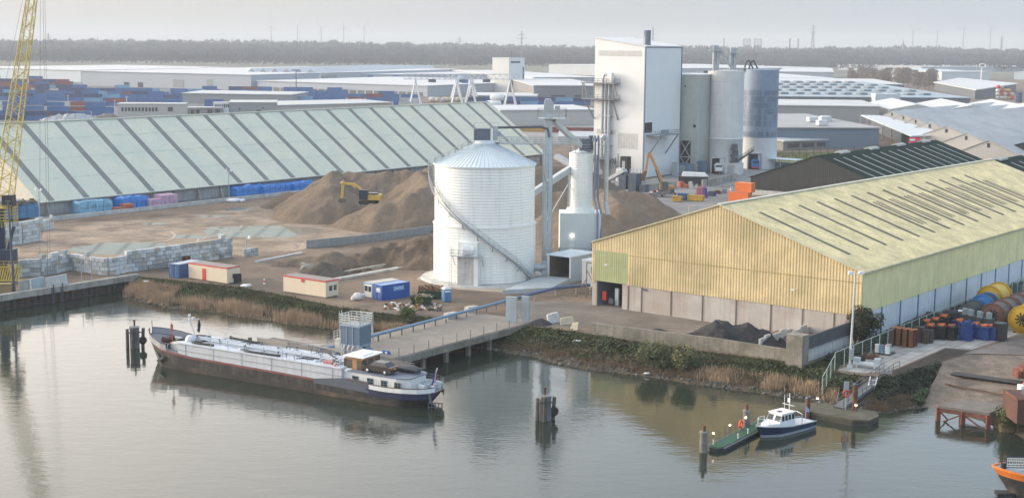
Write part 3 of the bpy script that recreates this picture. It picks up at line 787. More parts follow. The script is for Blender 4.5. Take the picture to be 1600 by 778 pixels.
# ------------------------------------------------------------------ white process tower and its silos
TC = at(1004.5, 278); TWL, TWR, TH1, TH2 = 19.6, 22.8, 45.0, 42.3
tw_w = mat('white tower cladding', (.73, .73, .725), .6, var=.03, vs=.1, streak=((.55, .53, .5), .2))
tw_b = tw_w
tt = thing('process_tower', 'tall white windowless tower block with a dark flue on its roof', 'tower', TC, SITE)
b = MB()
b.ext([(0, 0, 0), (0, 0, TH2), (-TWL, 0, TH1), (-TWL, 0, 0)], (0, TWR, 0)); b.build('wall', tw_w, tt)
MB().ext([(.3, -.3, TH2 + .02), (.3, -.3, TH2 + .3), (-TWL - .3, -.3, TH1 + .35), (-TWL - .3, -.3, TH1 + .06)], (0, TWR + .6, 0)).build('roof', mat('tower roof', (.62, .62, .62), .7), tt)
MB().bar((.06, -.06, 0), (.06, -.06, TH2), .35).bar((.06, TWR, 0), (.06, TWR, TH2), .3).bar((.1, 0, TH2 - .1), (.1, TWR, TH2 - .1), .2, .35).build('corner_trim', mat('dark blue trim', (.12, .17, .23), .5), tt)
MB().lathe([(1.2, 42.6), (1.2, 47.6), (1.05, 47.6), (1.0, 46)], 20, (-2.6, 5, 0)).build('flue', mat('dark flue', (.13, .15, .19), .5, .2), tt)
gr = MB()
for x0, x1, z0, z1, k in ((-18.2, -1.4, 39.2, 41.0, 16), (-10.0, -2.2, 9.2, 14.2, 8), (-18.5, -11, 13.6, 15.2, 9)):
    for i in range(k): gr.box(x0 + (i + .5) * (x1 - x0) / k, -.03, z0, (x1 - x0) / k * .86, .06, z1 - z0)
gr.build('louvre_panel', mat('louvre grey', (.54, .53, .51), .6), tt)
for y0 in (2.2, 9.6, 16.4): MB().box(.05, y0 + 1, .05, .1, 2.1, 3.0).build('door', WHITE, tt)
MB().box(.06, 2.6, 14.6, .14, 4.4, 3.3).build('opening', BLACK, tt)
bl = MB().box(2.6, 8.2, 13.7, 5.2, 13.6, .3)
for y in (3, 13.5): bl.bar((.1, y, 7.2), (4.8, y, 13.7), .35)
bl.rail([(0, 1.5, 14), (5.1, 1.5, 14), (5.1, 14.9, 14), (0, 14.9, 14)], 1.2, .1, 2, 1).box(2.5, 9, 14, 1.5, 2.5, 1.3).build('balcony', mat('balcony steel', (.26, .30, .34), .5, .3), tt)
pf = MB(); stl = mat('platform steel', (.20, .21, .23), .6, .3)
for z, w0, w1 in ((30.2, -22.5, -9.5), (25.0, -22.5, -9.5)):
    pf.box((w0 + w1) / 2, -1.8, z, w1 - w0, 3.4, .35)
    pf.rail([(w0, -.2, z + .3), (w0, -3.5, z + .3), (w1, -3.5, z + .3), (w1, -.2, z + .3)], 1.3, .1, 2, 1)
for x in (-22, -17.5, -13, -10): pf.bar((x, -3.4, 25), (x, -3.4, 30.2), .3)
for x in (-21.5, -10): pf.bar((x, -3.4, 25), (x + (5 if x < -20 else 2.8) - 2.8, -.2, 18.5), .35).bar((x, -3.4, 30), (x + 2.2, -3.4, 25.2), .3)
pf.build('platform', stl, tt)
pp = MB()
for x in (-15.6, -14.2, -12.9): pp.tube((x, -1.1, 2), (x, -1.1, 31.8), .5, n=10)
for z in (4.5, 10, 14.5, 19.5, 24): pp.box(-14.3, -.8, z, 4.4, 1.6, .3)
pp.build('riser_pipe', STEEL, tt)
MB().box(-12.2, -1.6, 30.6, 1.6, 1.6, 3.2).build('vessel', WHITE, tt)
MB().path([(-15.6, -1.1, 31.8), (-15, -1.1, 33.2), (-13.8, -1.1, 33.2), (-13, -1.1, 31.5)], .4, 8).build('bend', STEEL, tt)
bp_ = MB()
for i in range(14):
    x = -20 + i * .9; bp_.bar((x, -1.5 - (i % 3), 0), (x + rnd.uniform(-.5, .8), -2, 5.5 + rnd.uniform(0, 2.5)), .28)
bp_.box(-15, -2.4, 5.4, 9, 3, .3).rail([(-19.5, -3.9, 5.7), (-10.5, -3.9, 5.7)], 1.2, .12, 1.5, 1); bp_.build('base_frame', stl, tt)
# equipment at its foot
def cabinet(px, z, sx, sy, sz, m, name, label, cat, extra=None):
    o = at(*px, z); r = thing(name, label, cat, o, SITE); MB().box(0, 0, 0, sx, sy, sz).box(0, 0, sz, sx + .15, sy + .15, .08).build('body', m, r)
    MB().box(0, -sy / 2 - .03, .15, sx * .42, .05, sz * .8).build('door', STEEL, r); return r
cabinet((969, 283), 0, 2.0, 2.0, 4.0, WHITE, 'white_cabinet', 'white cabinet at the foot of the tower beside a black box', 'cabinet')
cabinet((977, 281), 0, 2.6, 2.4, 7.4, BLACK, 'black_box', 'black box raised against the foot of the white tower', 'cabinet')
def frame_stack(px, label, n, sx, sz):
    r = thing('pipe_skid', label, 'machine', at(*px), SITE); m = MB()
    for i in range(n):
        x = i * 1.3; m.bar((x, 0, 0), (x, 0, sz), .16).bar((x, 2, 0), (x, 2, sz), .16)
        for z in (.6, 1.9, 3.1):
            if z < sz: m.bar((x, 0, z), (x + 1.3, 0, z), .14)
    m.build('frame', STEEL, r); q = MB()
    for i in range(n): q.lathe([(.1, .3), (.65, .4), (.65, 2.0), (.1, 2.4)], 12, (i * 1.4 + .2, 1, 0))
    q.build('vessel', mat('pale vessel', (.5, .53, .56), .4, .2), r); return r
frame_stack((984, 285), 'pale tanks and pipe frames at the tower foot, left of the corner', 4, 5, 4.2)
# conveyor with hopper, in front of the tower
cr_ = thing('hopper_conveyor', 'blue steel hopper fed by a pale inclined conveyor near the tower foot', 'conveyor', at(976, 303), SITE)
MB().box(0, 0, 1.4, 2.4, 3, 4.2).box(3.4, 0, .6, 2.6, 3, 5.6).box(6.6, 0, 1.0, 2.0, 2.0, 2.2).build('hopper', mat('hopper blue', (.06, .08, .12), .6, var=.2), cr_)
MB().bar((-26, 2, 9.5), (-10, 2, 2.6), 2.2, 1.4).bar((-11, 1, 1.2), (0, 0, 6.8), 2.0, .9).build('belt', mat('belt cover', (.42, .45, .47), .6, var=.12), cr_)
lg = MB()
for x in (-22, -18, -14, -9, -5): lg.bar((x, 2, 0), (x, 2, 3.0 if x > -10 else (-x - 4) * .42), .3).bar((x, 2, 0), (x + 3, 2, 2.5), .2)
lg.build('leg', STEEL, cr_)
MB().ext([(9, -1, .6), (16, -1, 2.6), (16, -1, 1.4), (10, -1, .2)], (0, 2.2, 0)).build('feed_tray', DSTEEL, cr_)
kerb('yard_wall', 'grey concrete bay wall by the orange material handler', [at(985, 300), at(1056, 293)], 1.9, .5, CONC)
kerb('yard_wall', 'grey concrete barrier row right of the dark covered container', [at(1097, 292), at(1118, 289), at(1150, 281)], 2.2, .5, CONC)

# beige block and silos right of the tower
be = mat('beige green cladding', (.42, .44, .41), .6, var=.08, streak=((.36, .37, .35), .5))
BB = at(1060, 270)
bt = thing('process_building', 'beige block between the white tower and the round silos', 'building', BB, SITE)
wB = solve_t(BB, GV, 1087)
MB().box(wB / 2 - 2, 8, 0, wB + 4, 15, 33).build('wall', be, bt)
MB().box(wB / 2 - 2, 8, 33.0, wB + 4.4, 15.4, .4).build('roof', WHITE, bt)
MB().box(2.3, .4, 0, 3.8, .3, 11).build('opening', BLACK, bt)
m = MB()
for a, b_ in (((.5, 0), (4.2, 5.5)), ((4.2, 0), (.5, 5.5)), ((.5, 5.5), (4.2, 11)), ((4.2, 5.5), (.5, 11)), ((.5, 5.5), (4.2, 5.5))): m.bar((a[0], .1, a[1]), (b_[0], .1, b_[1]), .3)
m.build('bracing', STEEL, bt)
MB().box(wB - 1.2, .45, 15.5, .9, .1, 1.0).box(1.5, .45, 29, .5, .1, .5).build('vent', BLACK, bt)
bs = thing('beige_silo', 'round beige silo tucked between the beige block and the grey silo', 'silo', at(1096, 266) + GU * 4)
MB().lathe([(5.0, 0), (5.0, 32.6), (4.2, 33.0), (.1, 33.2)], 40).build('body', be, bs)
MB().box(-1.5, 0, 33, 1.4, 1.4, 1.2).build('roof_vent', DSTEEL, bs)
cabinet((1068, 273), 0, 6, 2.6, 3.8, GREYP, 'grey_container', 'long grey blue steel box at the foot of the beige block', 'container')
cabinet((1087, 271), 0, 7, 2.6, 4.2, mat('slate box', (.13, .19, .25), .6), 'slate_container', 'slate blue box beside the grey one below the beige silo', 'container')
cabinet((1055, 275), 0, 1.8, 1.6, 4.4, mat('grey cabinet', (.35, .38, .4), .6), 'switch_cabinet', 'slim grey switch cabinet at the right foot of the white tower', 'cabinet')
def drum_silo(px0, px1, yb, h, zsplit, label, upper, lower, rot):
    c0, c1 = at(px0, yb), at(px1, yb); r = (c1 - c0).length / 2; c = (c0 + c1) / 2 + Vector((0, r * .75, 0))
    t = thing('concrete_silo', label, 'silo', c)
    return t, r
cs, r1 = drum_silo(1109.5, 1161, 271, 34.3, 14, 'pale grey round silo with stair heads on top', None, None, 0)
z_top1 = zat(cs.location, 111); zs1 = zat(cs.location - Vector((0, r1, 0)), 218)
csm = mat('pale silo concrete', (.60, .60, .59), .7, var=.08, vs=.2, streak=((.42, .41, .4), .5))
MB().lathe([(r1, zs1 + .2)] + [q for k in range(1, 6) for z in [zs1 + (z_top1 - zs1) * k / 6] for q in ((r1, z), (r1 - .06, z + .08), (r1 - .06, z + .16), (r1, z + .24))] + [(r1, z_top1), (.1, z_top1 + .6)], 48, sm=False).build('body', csm, cs)
MB().lathe([(r1 + .15, 0), (r1 + .15, zs1 - .1), (r1 + .3, zs1), (r1 + .3, zs1 + .2), (r1, zs1 + .3)], 48, cap=False).build('skirt', mat('white silo skirt', (.64, .65, .66), .6, var=.06), cs)
def opening(t, r, px, w, h):
    # a drive-through bay cut as a framed dark box standing proud of the skirt
    q = at(px, 266); d = (q - t.location); d.z = 0; a = -math.acos(max(-1, min(1, 0)))
    x = px
    lx = atY(px, 260, t.location.y - r).x - t.location.x
    y = -math.sqrt(max(.1, (r + .15) ** 2 - lx * lx))
    m = MB().box(lx - w / 2 - .2, y - .3, 0, .4, 1.6, h + .4).box(lx + w / 2 + .2, y - .3, 0, .4, 1.6, h + .4).box(lx, y - .3, h, w, 1.6, .4); m.build('bay_frame', CONCL, t)
    MB().box(lx, y - .1, .02, w, .5, h).build('bay_opening', BLACK, t)
    return t.location + Vector((lx, y - 1.4, 0))
tk1 = opening(cs, r1, 1121.5, 4.2, 5.2)
st = MB()   # stair and head houses on top
for x0, zt, w in ((-4.2, 9.0, 2.6), (1.6, 8.2, 2.4)):
    st.tube((x0 - .5, 0, z_top1), (x0 - .5, 0, z_top1 + zt - 2.4), .55, n=8).tube((x0 + .7, 0, z_top1), (x0 + .7, 0, z_top1 + zt - 2.4), .55, n=8)
    st.box(x0, 0, z_top1 + zt - 2.4, w + 1.8, 3.2, .3).box(x0, 0, z_top1 + zt - 2.1, w * .7, 1.8, 1.6)
    st.rail([(x0 - w / 2 - .9, -1.6, z_top1 + zt - 2.1), (x0 + w / 2 + .9, -1.6, z_top1 + zt - 2.1)], 1.1, .1, 1.2, 1)
st.build('head_house', STEEL, cs)
s3 = MB()
for dy in (-.5, .5): s3.bar((-2.8, dy, z_top1 + 6.6), (1.4, dy, z_top1 + .4), .16, .35)
s3.rail([(-2.8, -.6, z_top1 + 6.6), (1.4, -.6, z_top1 + .4)], 1.1, .09, 1.2, 1)
for i in range(14): s3.box(-2.8 + 4.2 * i / 14, 0, z_top1 + 6.6 - 6.2 * i / 14, .3, 1, .06)
s3.rail([(r1 * math.cos(R(a)), r1 * math.sin(R(a)), z_top1) for a in range(180, 361, 15)], 1.0, .07, 2, 1)
s3.build('stair', STEEL, cs)
s4 = MB()
for i in range(3): s4.bar((1.2 + i * .9, -r1 - 1.4, 0), (1.2 + i * .9, -r1 - 1.4, 10), .25).box(1.9, -r1 - 1.4, 4 + i * 2.2, 3 - i * .3, 2.2, .2).box(1.9 + (i % 2) * .5, -r1 - 1.5, 4.3 + i * 2.2, 1.6, 1.4, 1.5)
s4.bar((3, -r1 - 1.2, 4.2), (9, -r1 + 1.5, 8), .5).rail([(3, -r1 - 1.8, 4.4), (9, -r1 + .9, 8.2)], 1.1, .12, 1.3, 1)
s4.build('filling_gear', DSTEEL, cs)
cabinet((1145, 272), 0, 6.2, 3.2, 3.8, mat('pale kiosk', (.55, .57, .58), .6), 'loading_kiosk', 'pale box kiosk between the two silo drive-through bays', 'kiosk')
dsl, r2 = drum_silo(1162.5, 1215, 264, 34.8, 14, 'dark blue grey round silo clad with panes', None, None, 0)
z2 = zat(dsl.location, 109); zs2 = zat(dsl.location - Vector((0, r2, 0)), 216)
bgm = mat('blue grey silo', (.20, .26, .345), .6, var=.12, vs=.25, streak=((.2, .25, .32), .4))
MB().lathe([(r2, zs2), (r2, z2), (.1, z2 + .5)], 48, sm=False).build('body', bgm, dsl)
MB().lathe([(r2 + .1, 0), (r2 + .1, zs2 - .2), (r2 + .2, zs2)], 48, cap=False).build('skirt', mat('white silo skirt', (.64, .65, .66), .6, var=.06), dsl)
pn = MB(); pmat = [mat('silo pane dark', (.14, .185, .26), .4, var=.25, vs=.4), mat('silo pane pale', (.19, .245, .33), .4, var=.2)]
rr_ = random.Random(3)
for row, (zf0, zf1) in enumerate(((.02, .09), (.17, .25), (.262, .34), (.352, .43), (.442, .52), (.532, .61), (.622, .70))):
    za, zb = zs2 + (z2 - zs2) * zf0, zs2 + (z2 - zs2) * zf1
    for k in range(20):
        a0 = R(180 + k * 9.2 + .5); a1_ = R(180 + k * 9.2 + 8.6)
        pn.lathe([(r2 + .04, za), (r2 + .04, zb)], 2, mi=0 if rr_.random() < .8 else 1, a0=a0, a1=a1_, cap=False, sm=False)
pn.build('pane', pmat, dsl)
tk2 = opening(dsl, r2, 1178.5, 4.4, 5.4)
for dx in (-5.4, -3.8):
    MB().path([(dx - 1, -1, z2 - 1.0), (dx - .6, -1, z2 + 2.2), (dx + .5, -1, z2 + 3.3), (dx + 2.2, -1, z2 + .2)], .3, 6).build('vent_pipe', DSTEEL, dsl)
# trucks in the bays
def tanker(loc, label, cabm, tankm, front):
    r = thing('tanker_truck', label, 'truck', loc, R(4))
    MB().ext([(-1.2, -2.2, .9), (-1.2, -2.2, 2.2), (-1.2, -1.9, 3.2), (-1.2, -.4, 3.3), (-1.2, -.4, .9)], (2.4, 0, 0)).box(0, -2.25, .5, 2.4, .3, .5, mi=1).build('cab', [cabm, front], r)
    MB().box(0, -2.1, 2.1, 2.1, .12, .9).build('windscreen', GLASS, r)
    MB().lathe([(.4, -.2), (1.25, .1), (1.25, 7.5), (.4, 7.9)], 16, (0, 0, 2.45), axis='y').build('tank', tankm, r)
    MB().box(0, 3, .8, 1.2, 10, .35).build('chassis', DSTEEL, r)
    for y in (-1.3, 4, 5.4):
        for s in (-1.05, 1.05): MB().lathe([(.5, -.15), (.5, .15)], 12, (s, y, .5), axis='x').build('wheel', BLACK, r)
    return r
tanker(tk1 + Vector((0, .9, 0)), 'white tanker truck parked in the bay of the pale silo', WHITE, mat('pale tank', (.55, .54, .52), .4), mat('dark bumper', (.1, .05, .05), .6))
tanker(tk2 + Vector((0, .9, 0)), 'blue tanker truck with red bumper in the bay of the dark silo', mat('truck blue', (.03, .16, .45), .4), mat('tank blue', (.04, .18, .5), .35), RED)
# canopy and lean-to right of the dark silo
ct = thing('lean_to', 'low pale canopy on posts at the right foot of the dark silo', 'canopy', at(1196, 264), SITE)
MB().box(6, 2, 3.6, 12, 6, .25).build('roof', mat('pale canopy', (.60, .66, .70), .6), ct)
MB().box(.3, -.6, 0, .25, .25, 3.6).box(6, -.6, 0, .25, .25, 3.6).box(11.7, -.6, 0, .25, .25, 3.6).build('post', STEEL, ct)
MB().box(4.5, 3.5, 0, 7.5, .3, 2.4).build('screen', GREYP, ct)

# ------------------------------------------------------------------ heaps
def heap(name, label, segs, slope, m, res=1.0, rough=.25, gully=.35, gs=.22, pad=2, cat='heap', seed=1, clip=None, flute=0):
    """segs: lists of crest points; surface = highest crest minus the angle of repose, roughened"""
    zmx = max(p.z for s in segs for p in s); xs = [p.x for s in segs for p in s]; ys = [p.y for s in segs for p in s]
    e = zmx / slope + pad
    x0, x1, y0, y1 = min(xs) - e, max(xs) + e, min(ys) - e, max(ys) + e
    nx, ny = int((x1 - x0) / res) + 1, int((y1 - y0) / res) + 1
    o = Vector(((x0 + x1) / 2, (y0 + y1) / 2, 0)); H = {}
    X, Y = np.meshgrid(np.linspace(x0, x1, nx), np.linspace(y0, y1, ny), indexing='ij')
    Z = np.full(X.shape, -9.0); S = np.zeros(X.shape); s0 = 0
    for s in segs:
        for a, b_ in zip(s[:-1], s[1:]) if len(s) > 1 else [(s[0], s[0])]:
            dx, dy = b_.x - a.x, b_.y - a.y; l2 = dx * dx + dy * dy + 1e-9
            t = np.clip(((X - a.x) * dx + (Y - a.y) * dy) / l2, 0, 1)
            d = np.hypot(X - a.x - t * dx, Y - a.y - t * dy); top_ = a.z + (b_.z - a.z) * t
            d2 = np.sqrt(d * d + .6) - .7                      # rounded crest
            nz_ = top_ - slope * d2; S = np.where(nz_ > Z, s0 + t * math.sqrt(l2) + .25 * d, S); Z = np.maximum(Z, nz_); s0 += 17.3
    vs = []
    for i in range(nx):
        for j in range(ny):
            x, y, z = X[i, j], Y[i, j], Z[i, j]
            if z > -2.5:
                k = min(1, max(0, z + .6) / 1.5)
                z += k * (.16 * rough * mnoise.noise(Vector((x * 1.3, y * 1.3, seed + 20))) + rough * mnoise.fractal(Vector((x * .35, y * .35, seed)), 1.0, 2.0, 4) + gully * mnoise.noise(Vector((x * gs, y * gs * .6, seed + 9))) )
            if flute and z > -.5: z += flute * min(1, max(0, z + .3)) * abs(math.sin(S[i, j] * 1.15 + 1.2 * mnoise.noise(Vector((x * .2, y * .2, seed))))) * (.6 + mnoise.noise(Vector((x * .12, y * .12, 3))))
            if clip and (clip[1].x - clip[0].x) * (y - clip[0].y) - (clip[1].y - clip[0].y) * (x - clip[0].x) < 0: z = -1
            vs.append((x - o.x, y - o.y, z - .05))
    fs = []
    for i in range(nx - 1):
        for j in range(ny - 1):
            q = (i * ny + j, (i + 1) * ny + j, (i + 1) * ny + j + 1, i * ny + j + 1)
            if max(vs[k][2] for k in q) > -.05: fs.append(q)
    used = sorted({k for f in fs for k in f}); mp_ = {k: i for i, k in enumerate(used)}
    mb = MB().add([(vs[k][0], vs[k][1], max(vs[k][2], -.25)) for k in used], [tuple(mp_[k] for k in f) for f in fs], 0, True)
    return tag(mb.build(name, m, None, o), label, cat)
sandm = sand('yellow brown sand', (.195, .152, .116), (.145, .115, .090), .25)
sandg = sand('grey sand', (.14, .115, .092), (.105, .088, .072), .3)
earth = sand('brown earth', (.135, .108, .085), (.075, .06, .05), .5)
coal = sand('black slag', (.055, .053, .056), (.03, .029, .031), .6)
P_ = lambda x, y, z: at(x, y, z)
mainp = heap('sand_heap', 'biggest brown sand heap, the one the yellow excavator stands on',
     [[P_(520, 271, 9.2), P_(585, 270, 9.6), P_(655, 268, 9.8), P_(700, 258, 11)], [P_(600, 319, 5.6), P_(640, 307, 7.2), P_(672, 292, 9)], [P_(655, 268, 9.8), P_(672, 292, 9.0)], [P_(572, 323, 4.6), P_(600, 319, 5.6)], [P_(520, 271, 9.2), P_(515, 290, 8)]], .62, sandm, .7, .3, .7, .30, seed=2, flute=.75)
heap('sand_heap', 'small darker sand heap at the left foot of the biggest heap', [[P_(452, 300, 3.9), P_(478, 299, 4.4)]], .55, sandg, .8, .3, .5, seed=4)
heap('sand_heap', 'brown sand heap behind the slim silo, its right end beside the yellow gable', [[P_(835, 303, 6.6), P_(900, 299, 7.2), P_(945, 298, 7.4), P_(995, 302, 6.8), P_(1018, 309, 5.8)], [P_(945, 298, 7.4), P_(968, 318, 7.0)], [P_(860, 330, 6), P_(930, 330, 7)]], .60, sandm, .8, .3, .7, .3, seed=6, flute=.4)
heap('sand_heap', 'grey sand heap seen between the big silo and the slim silo, behind the brown one', [[P_(838, 262, 9.5), P_(885, 258, 10), P_(915, 264, 9)]], .55, sandg, 1.2, .3, .5, seed=8)
heap('earth_heap', 'dark brown lumpy earth heap left of the big silo', [[P_(668, 369, 5.2), P_(640, 372, 4.6), P_(600, 382, 3.2)], [P_(600, 382, 3.2), P_(560, 396, 2.2)]], .5, earth, .6, .75, .9, .5, seed=10)
heap('earth_heap', 'low pale earth heap between the huts and the concrete bay wall', [[P_(520, 394, 2.6), P_(482, 400, 1.6), P_(440, 408, .8)]], .42, sandg, .6, .4, .6, .4, seed=12)
heap('gravel_heap', 'small dark gravel cone just behind the right white hut', [[P_(504, 408, 2.4)]], .55, sand('dark gravel', (.10, .088, .078), (.06, .055, .05), .8), .5, .3, .2, seed=13)
heap('slag_heap', 'black slag heap against the wall of the yellow shed', [[P_(1118, 504, 3.0), P_(1150, 502, 3.3), P_(1172, 509, 2.8)], [P_(1090, 518, 1.9), P_(1118, 502, 3.4)], [P_(1190, 515, 2.3)]], .68, coal, .4, 1.0, .8, .6, seed=15, clip=(at(925, 519), at(1237, 563)))
heap('slag_heap', 'knee high black slag heap behind the quay wall, left of the big black one', [[P_(1026, 512, .8)]], .5, coal, .3, .2, .2, seed=16, clip=(at(925, 519), at(1237, 563)))
heap('rubble_heap', 'flat brown rubble heap between the slag and the white wall', [[P_(1215, 516, 1.3), P_(1250, 517, 1.2), P_(1290, 520, .7)]], .35, sand('red brown rubble', (.22, .16, .13), (.13, .1, .085), .8), .5, .4, .3, seed=17)
heap('slag_heap', 'small black slag cone beside the pier entrance plates', [[P_(844, 497, .9)]], .6, coal, .3, .15, .1, seed=18, pad=1)
# ------------------------------------------------------------------ ground zones
sandy = mat('tracked sand', (.31, .24, .18), .92, var=.26, vs=.12, fine=.2, stain=(.19, .145, .11), st=(.16, .53, .14), bump=.12, bs=1.0, spec=.3)
sheet('sand_yard', [(70, 352), (230, 342), (420, 320), (470, 330), (690, 300), (690, 365), (560, 372), (470, 390), (400, 402), (370, 398), (330, 396), (180, 404), (20, 402), (20, 385), (64, 378)], sandy)
sheet('plant_yard', [(960, 300), (1080, 285), (1240, 262), (1330, 262), (1180, 305), (1120, 345), (1070, 345)], asph)
sheet('plant_yard_back', [(900, 285), (1010, 281), (1062, 271), (1240, 255), (1300, 262), (1080, 300), (960, 306)], mat('pale asphalt', (.235, .23, .225), .9, var=.15, vs=.05, fine=.1), .006)
wet = mat('brown tarmac', (.135, .115, .10), .75, var=.2, vs=.12, fine=.14, stain=(.21, .185, .165), st=(.08, .54, .15), spec=.5)
sheet('shed_forecourt', [(800, 470), (930, 470), (1130, 500), (1300, 530), (1270, 545), (1090, 530), (925, 508), (860, 512), (815, 506)], wet)
lawn = mat('lawn', (.10, .125, .045), .95, var=.25, vs=.1, fine=.2, stain=(.15, .14, .07), st=(.05, .55, .2))
sheet('lawn', [(1205, 246), (1372, 233), (1378, 240), (1300, 256), (1210, 256)], lawn)
pl = bpy.data.materials.new('concrete road plates'); pl.use_nodes = True
t = pl.node_tree; b = t.nodes['Principled BSDF']; N, K = t.nodes.new, t.links.new; b.inputs['Roughness'].default_value = .85
tc = N('ShaderNodeTexCoord'); mp = N('ShaderNodeMapping'); mp.inputs['Rotation'].default_value = (0, 0, -SITE); K(tc.outputs['Object'], mp.inputs[0])
bk = N('ShaderNodeTexBrick'); bk.offset = .0; bk.inputs['Scale'].default_value = 1; bk.inputs['Mortar Size'].default_value = .045; bk.inputs['Brick Width'].default_value = 2.0; bk.inputs['Row Height'].default_value = 3.0
bk.inputs['Color1'].default_value = (.40, .385, .37, 1); bk.inputs['Color2'].default_value = (.31, .30, .285, 1); bk.inputs['Mortar'].default_value = (.10, .09, .075, 1); K(mp.outputs[0], bk.inputs[0])
n1 = N('ShaderNodeTexNoise'); n1.inputs['Scale'].default_value = .5; n1.inputs['Detail'].default_value = 6; K(tc.outputs['Object'], n1.inputs['Vector'])
mr = N('ShaderNodeMapRange'); mr.inputs[1].default_value = .3; mr.inputs[2].default_value = .7; mr.inputs[3].default_value = .7; mr.inputs[4].default_value = 1.15; K(n1.outputs[0], mr.inputs[0])
sv = N('ShaderNodeVectorMath'); sv.operation = 'SCALE'; K(bk.outputs[0], sv.inputs[0]); K(mr.outputs[0], sv.inputs['Scale']); K(sv.outputs[0], b.inputs['Base Color'])
sheet('plate_paving', [(1308, 578), (1345, 583), (1391, 579), (1477, 543), (1518, 546), (1600, 519), (1760, 470), (1760, 400), (1600, 455), (1470, 510)], pl)
sheet('dirt_road', [(1503, 552), (1546, 541), (1630, 513), (1760, 473), (1900, 560), (1680, 556)], mat('track dirt', (.175, .15, .135), .9, var=.25, vs=.15, fine=.15, stain=(.10, .085, .08), st=(.12, .53, .15)))
sheet('dark_earth', [(1391, 581), (1477, 545), (1516, 548), (1500, 555.5), (1440, 574.5), (1402, 589)], sand('dark bank earth', (.07, .06, .052), (.045, .04, .035), .5), .006)
sheet('middle_yard', [(765, 222), (935, 222), (935, 188), (765, 182)], mat('pale asphalt', (.235, .23, .225)), .006)
# puddles: shallow water standing in the sand yard
pudm = bpy.data.materials.new('puddle water'); pudm.use_nodes = True
b = pudm.node_tree.nodes['Principled BSDF']; b.inputs['Base Color'].default_value = (.27, .27, .235, 1); b.inputs['Roughness'].default_value = .05; b.inputs['IOR'].default_value = 2.1
def blobsheet(name, px, rx, ry, m, z, seed, n=40):
    c = at(*px); pts = []
    for i in range(n):
        a = 2 * math.pi * i / n; k = 1 + .35 * mnoise.noise(Vector((math.cos(a) * 1.6, math.sin(a) * 1.6, seed))) + .15 * mnoise.noise(Vector((math.cos(a) * 5, math.sin(a) * 5, seed)))
        pts.append((c.x + rx * k * math.cos(a), c.y + ry * k * math.sin(a)))
    return sheet(name, pts, m, z, True)
blobsheet('puddle', (190, 388), 10, 9, pudm, .014, 1); blobsheet('puddle', (300, 370), 5, 3, pudm, .014, 2)
blobsheet('puddle', (408, 361), 14, 9.5, pudm, .014, 3); blobsheet('puddle', (335, 338), 4, 2, pudm, .014, 4); blobsheet('puddle', (240, 350), 3, 2, pudm, .014, 5)
blobsheet('puddle', (370, 327), 4, 3, pudm, .014, 6)
for i, (a, b_) in enumerate((((95, 372), (300, 345)), ((110, 380), (330, 352)), ((330, 345), (440, 326)), ((300, 352), (420, 335)), ((385, 335), (470, 345)), ((230, 362), (400, 347)))):
    A, B = at(*a), at(*b_); d = (B - A); nn_ = Vector((-d.y, d.x, 0)).normalized(); pts = []
    for s in (1, -1):
        r_ = [A + d * (k / 12) + nn_ * (s * .35 + 1.4 * nse(k, i, .31, 5)) for k in range(13)]
        pts += [(p.x, p.y) for p in (r_ if s > 0 else r_[::-1])]
    sheet('wheel_track', pts, mat('wet track', (.15, .12, .10), .6, var=.2, vs=.5), .009, True)
tr_ = random.Random(17)
for i in range(22):                                # arcs of loader tracks
    c = at(tr_.uniform(110, 470), tr_.uniform(338, 392)); a0 = tr_.uniform(0, 6.28); rad = tr_.uniform(8, 30); da = tr_.uniform(.5, 1.3); pts = []
    cx_, cy_ = c.x - rad * math.cos(a0), c.y - rad * math.sin(a0)
    for off, rg in ((.25, range(13)), (-.25, range(12, -1, -1))):
        pts += [(cx_ + (rad + off + .2 * nse(k, i, .5, 8)) * math.cos(a0 + da * k / 12), cy_ + (rad + off) * math.sin(a0 + da * k / 12)) for k in rg]
    if min(proj((*p, 0))[1] for p in pts) < 336 or max(proj((*p, 0))[1] for p in pts) > 402 or max(proj((*p, 0))[0] for p in pts) > 540: continue
    sheet('wheel_track', pts, [mat('dry track', (.42, .34, .27), .95, var=.2, vs=.5), mat('wet track', (.15, .12, .10), .6)][i % 2], .011 + .0005 * i, True)

# ------------------------------------------------------------------ quay at the left
qo = QB.copy(); qa = math.atan2(-qd.y, -qd.x); qlen = (QB - QL).length
q = thing('quay_wall', 'concrete capped steel sheet pile quay wall at the left', 'wall', qo, math.atan2(-qd.y, -qd.x))
# local x runs from the bank towards the left edge, +y is the yard side? keep both faces closed
MB().box(qlen / 2, 0, -.75, qlen, 1.3, 1.05).build('cap_beam', CONC, q)
s_ = MB(); n = int(qlen / 1.3); vs, pts = [], []
for i in range(n):
    for f, o in ((0, .12), (.3, .12), (.5, -.25), (.8, -.25)): pts.append((i * 1.3 + f * 1.3, .25 + o))
m = MB()
vsl = [p for x, y in pts for p in ((x, y, -4.5), (x, y, -.7))]
m.add(vsl, [(2 * i, 2 * i + 2, 2 * i + 3, 2 * i + 1) for i in range(len(pts) - 1)]); m.build('sheet_pile', mat('dark rusty piling', (.055, .04, .036), .85, var=.3, vs=.8, streak=((.12, .075, .05), .6)), q)
for px in ((87, 452), (102, 450)):
    o = L(at(*px), qo, math.atan2(-qd.y, -qd.x)); MB().bar((o.x, .72, -3.2), (o.x, .72, .8), .18).bar((o.x + .35, .72, -3.2), (o.x + .35, .72, .3), .1).build('ladder', DSTEEL, q)
rl = MB().rail([L(at(*p), qo, math.atan2(-qd.y, -qd.x)) + Vector((0, 0, .05)) for p in ((232, 424), (290, 412), (362, 402))], 1.0, .07, 3.0, 1); 
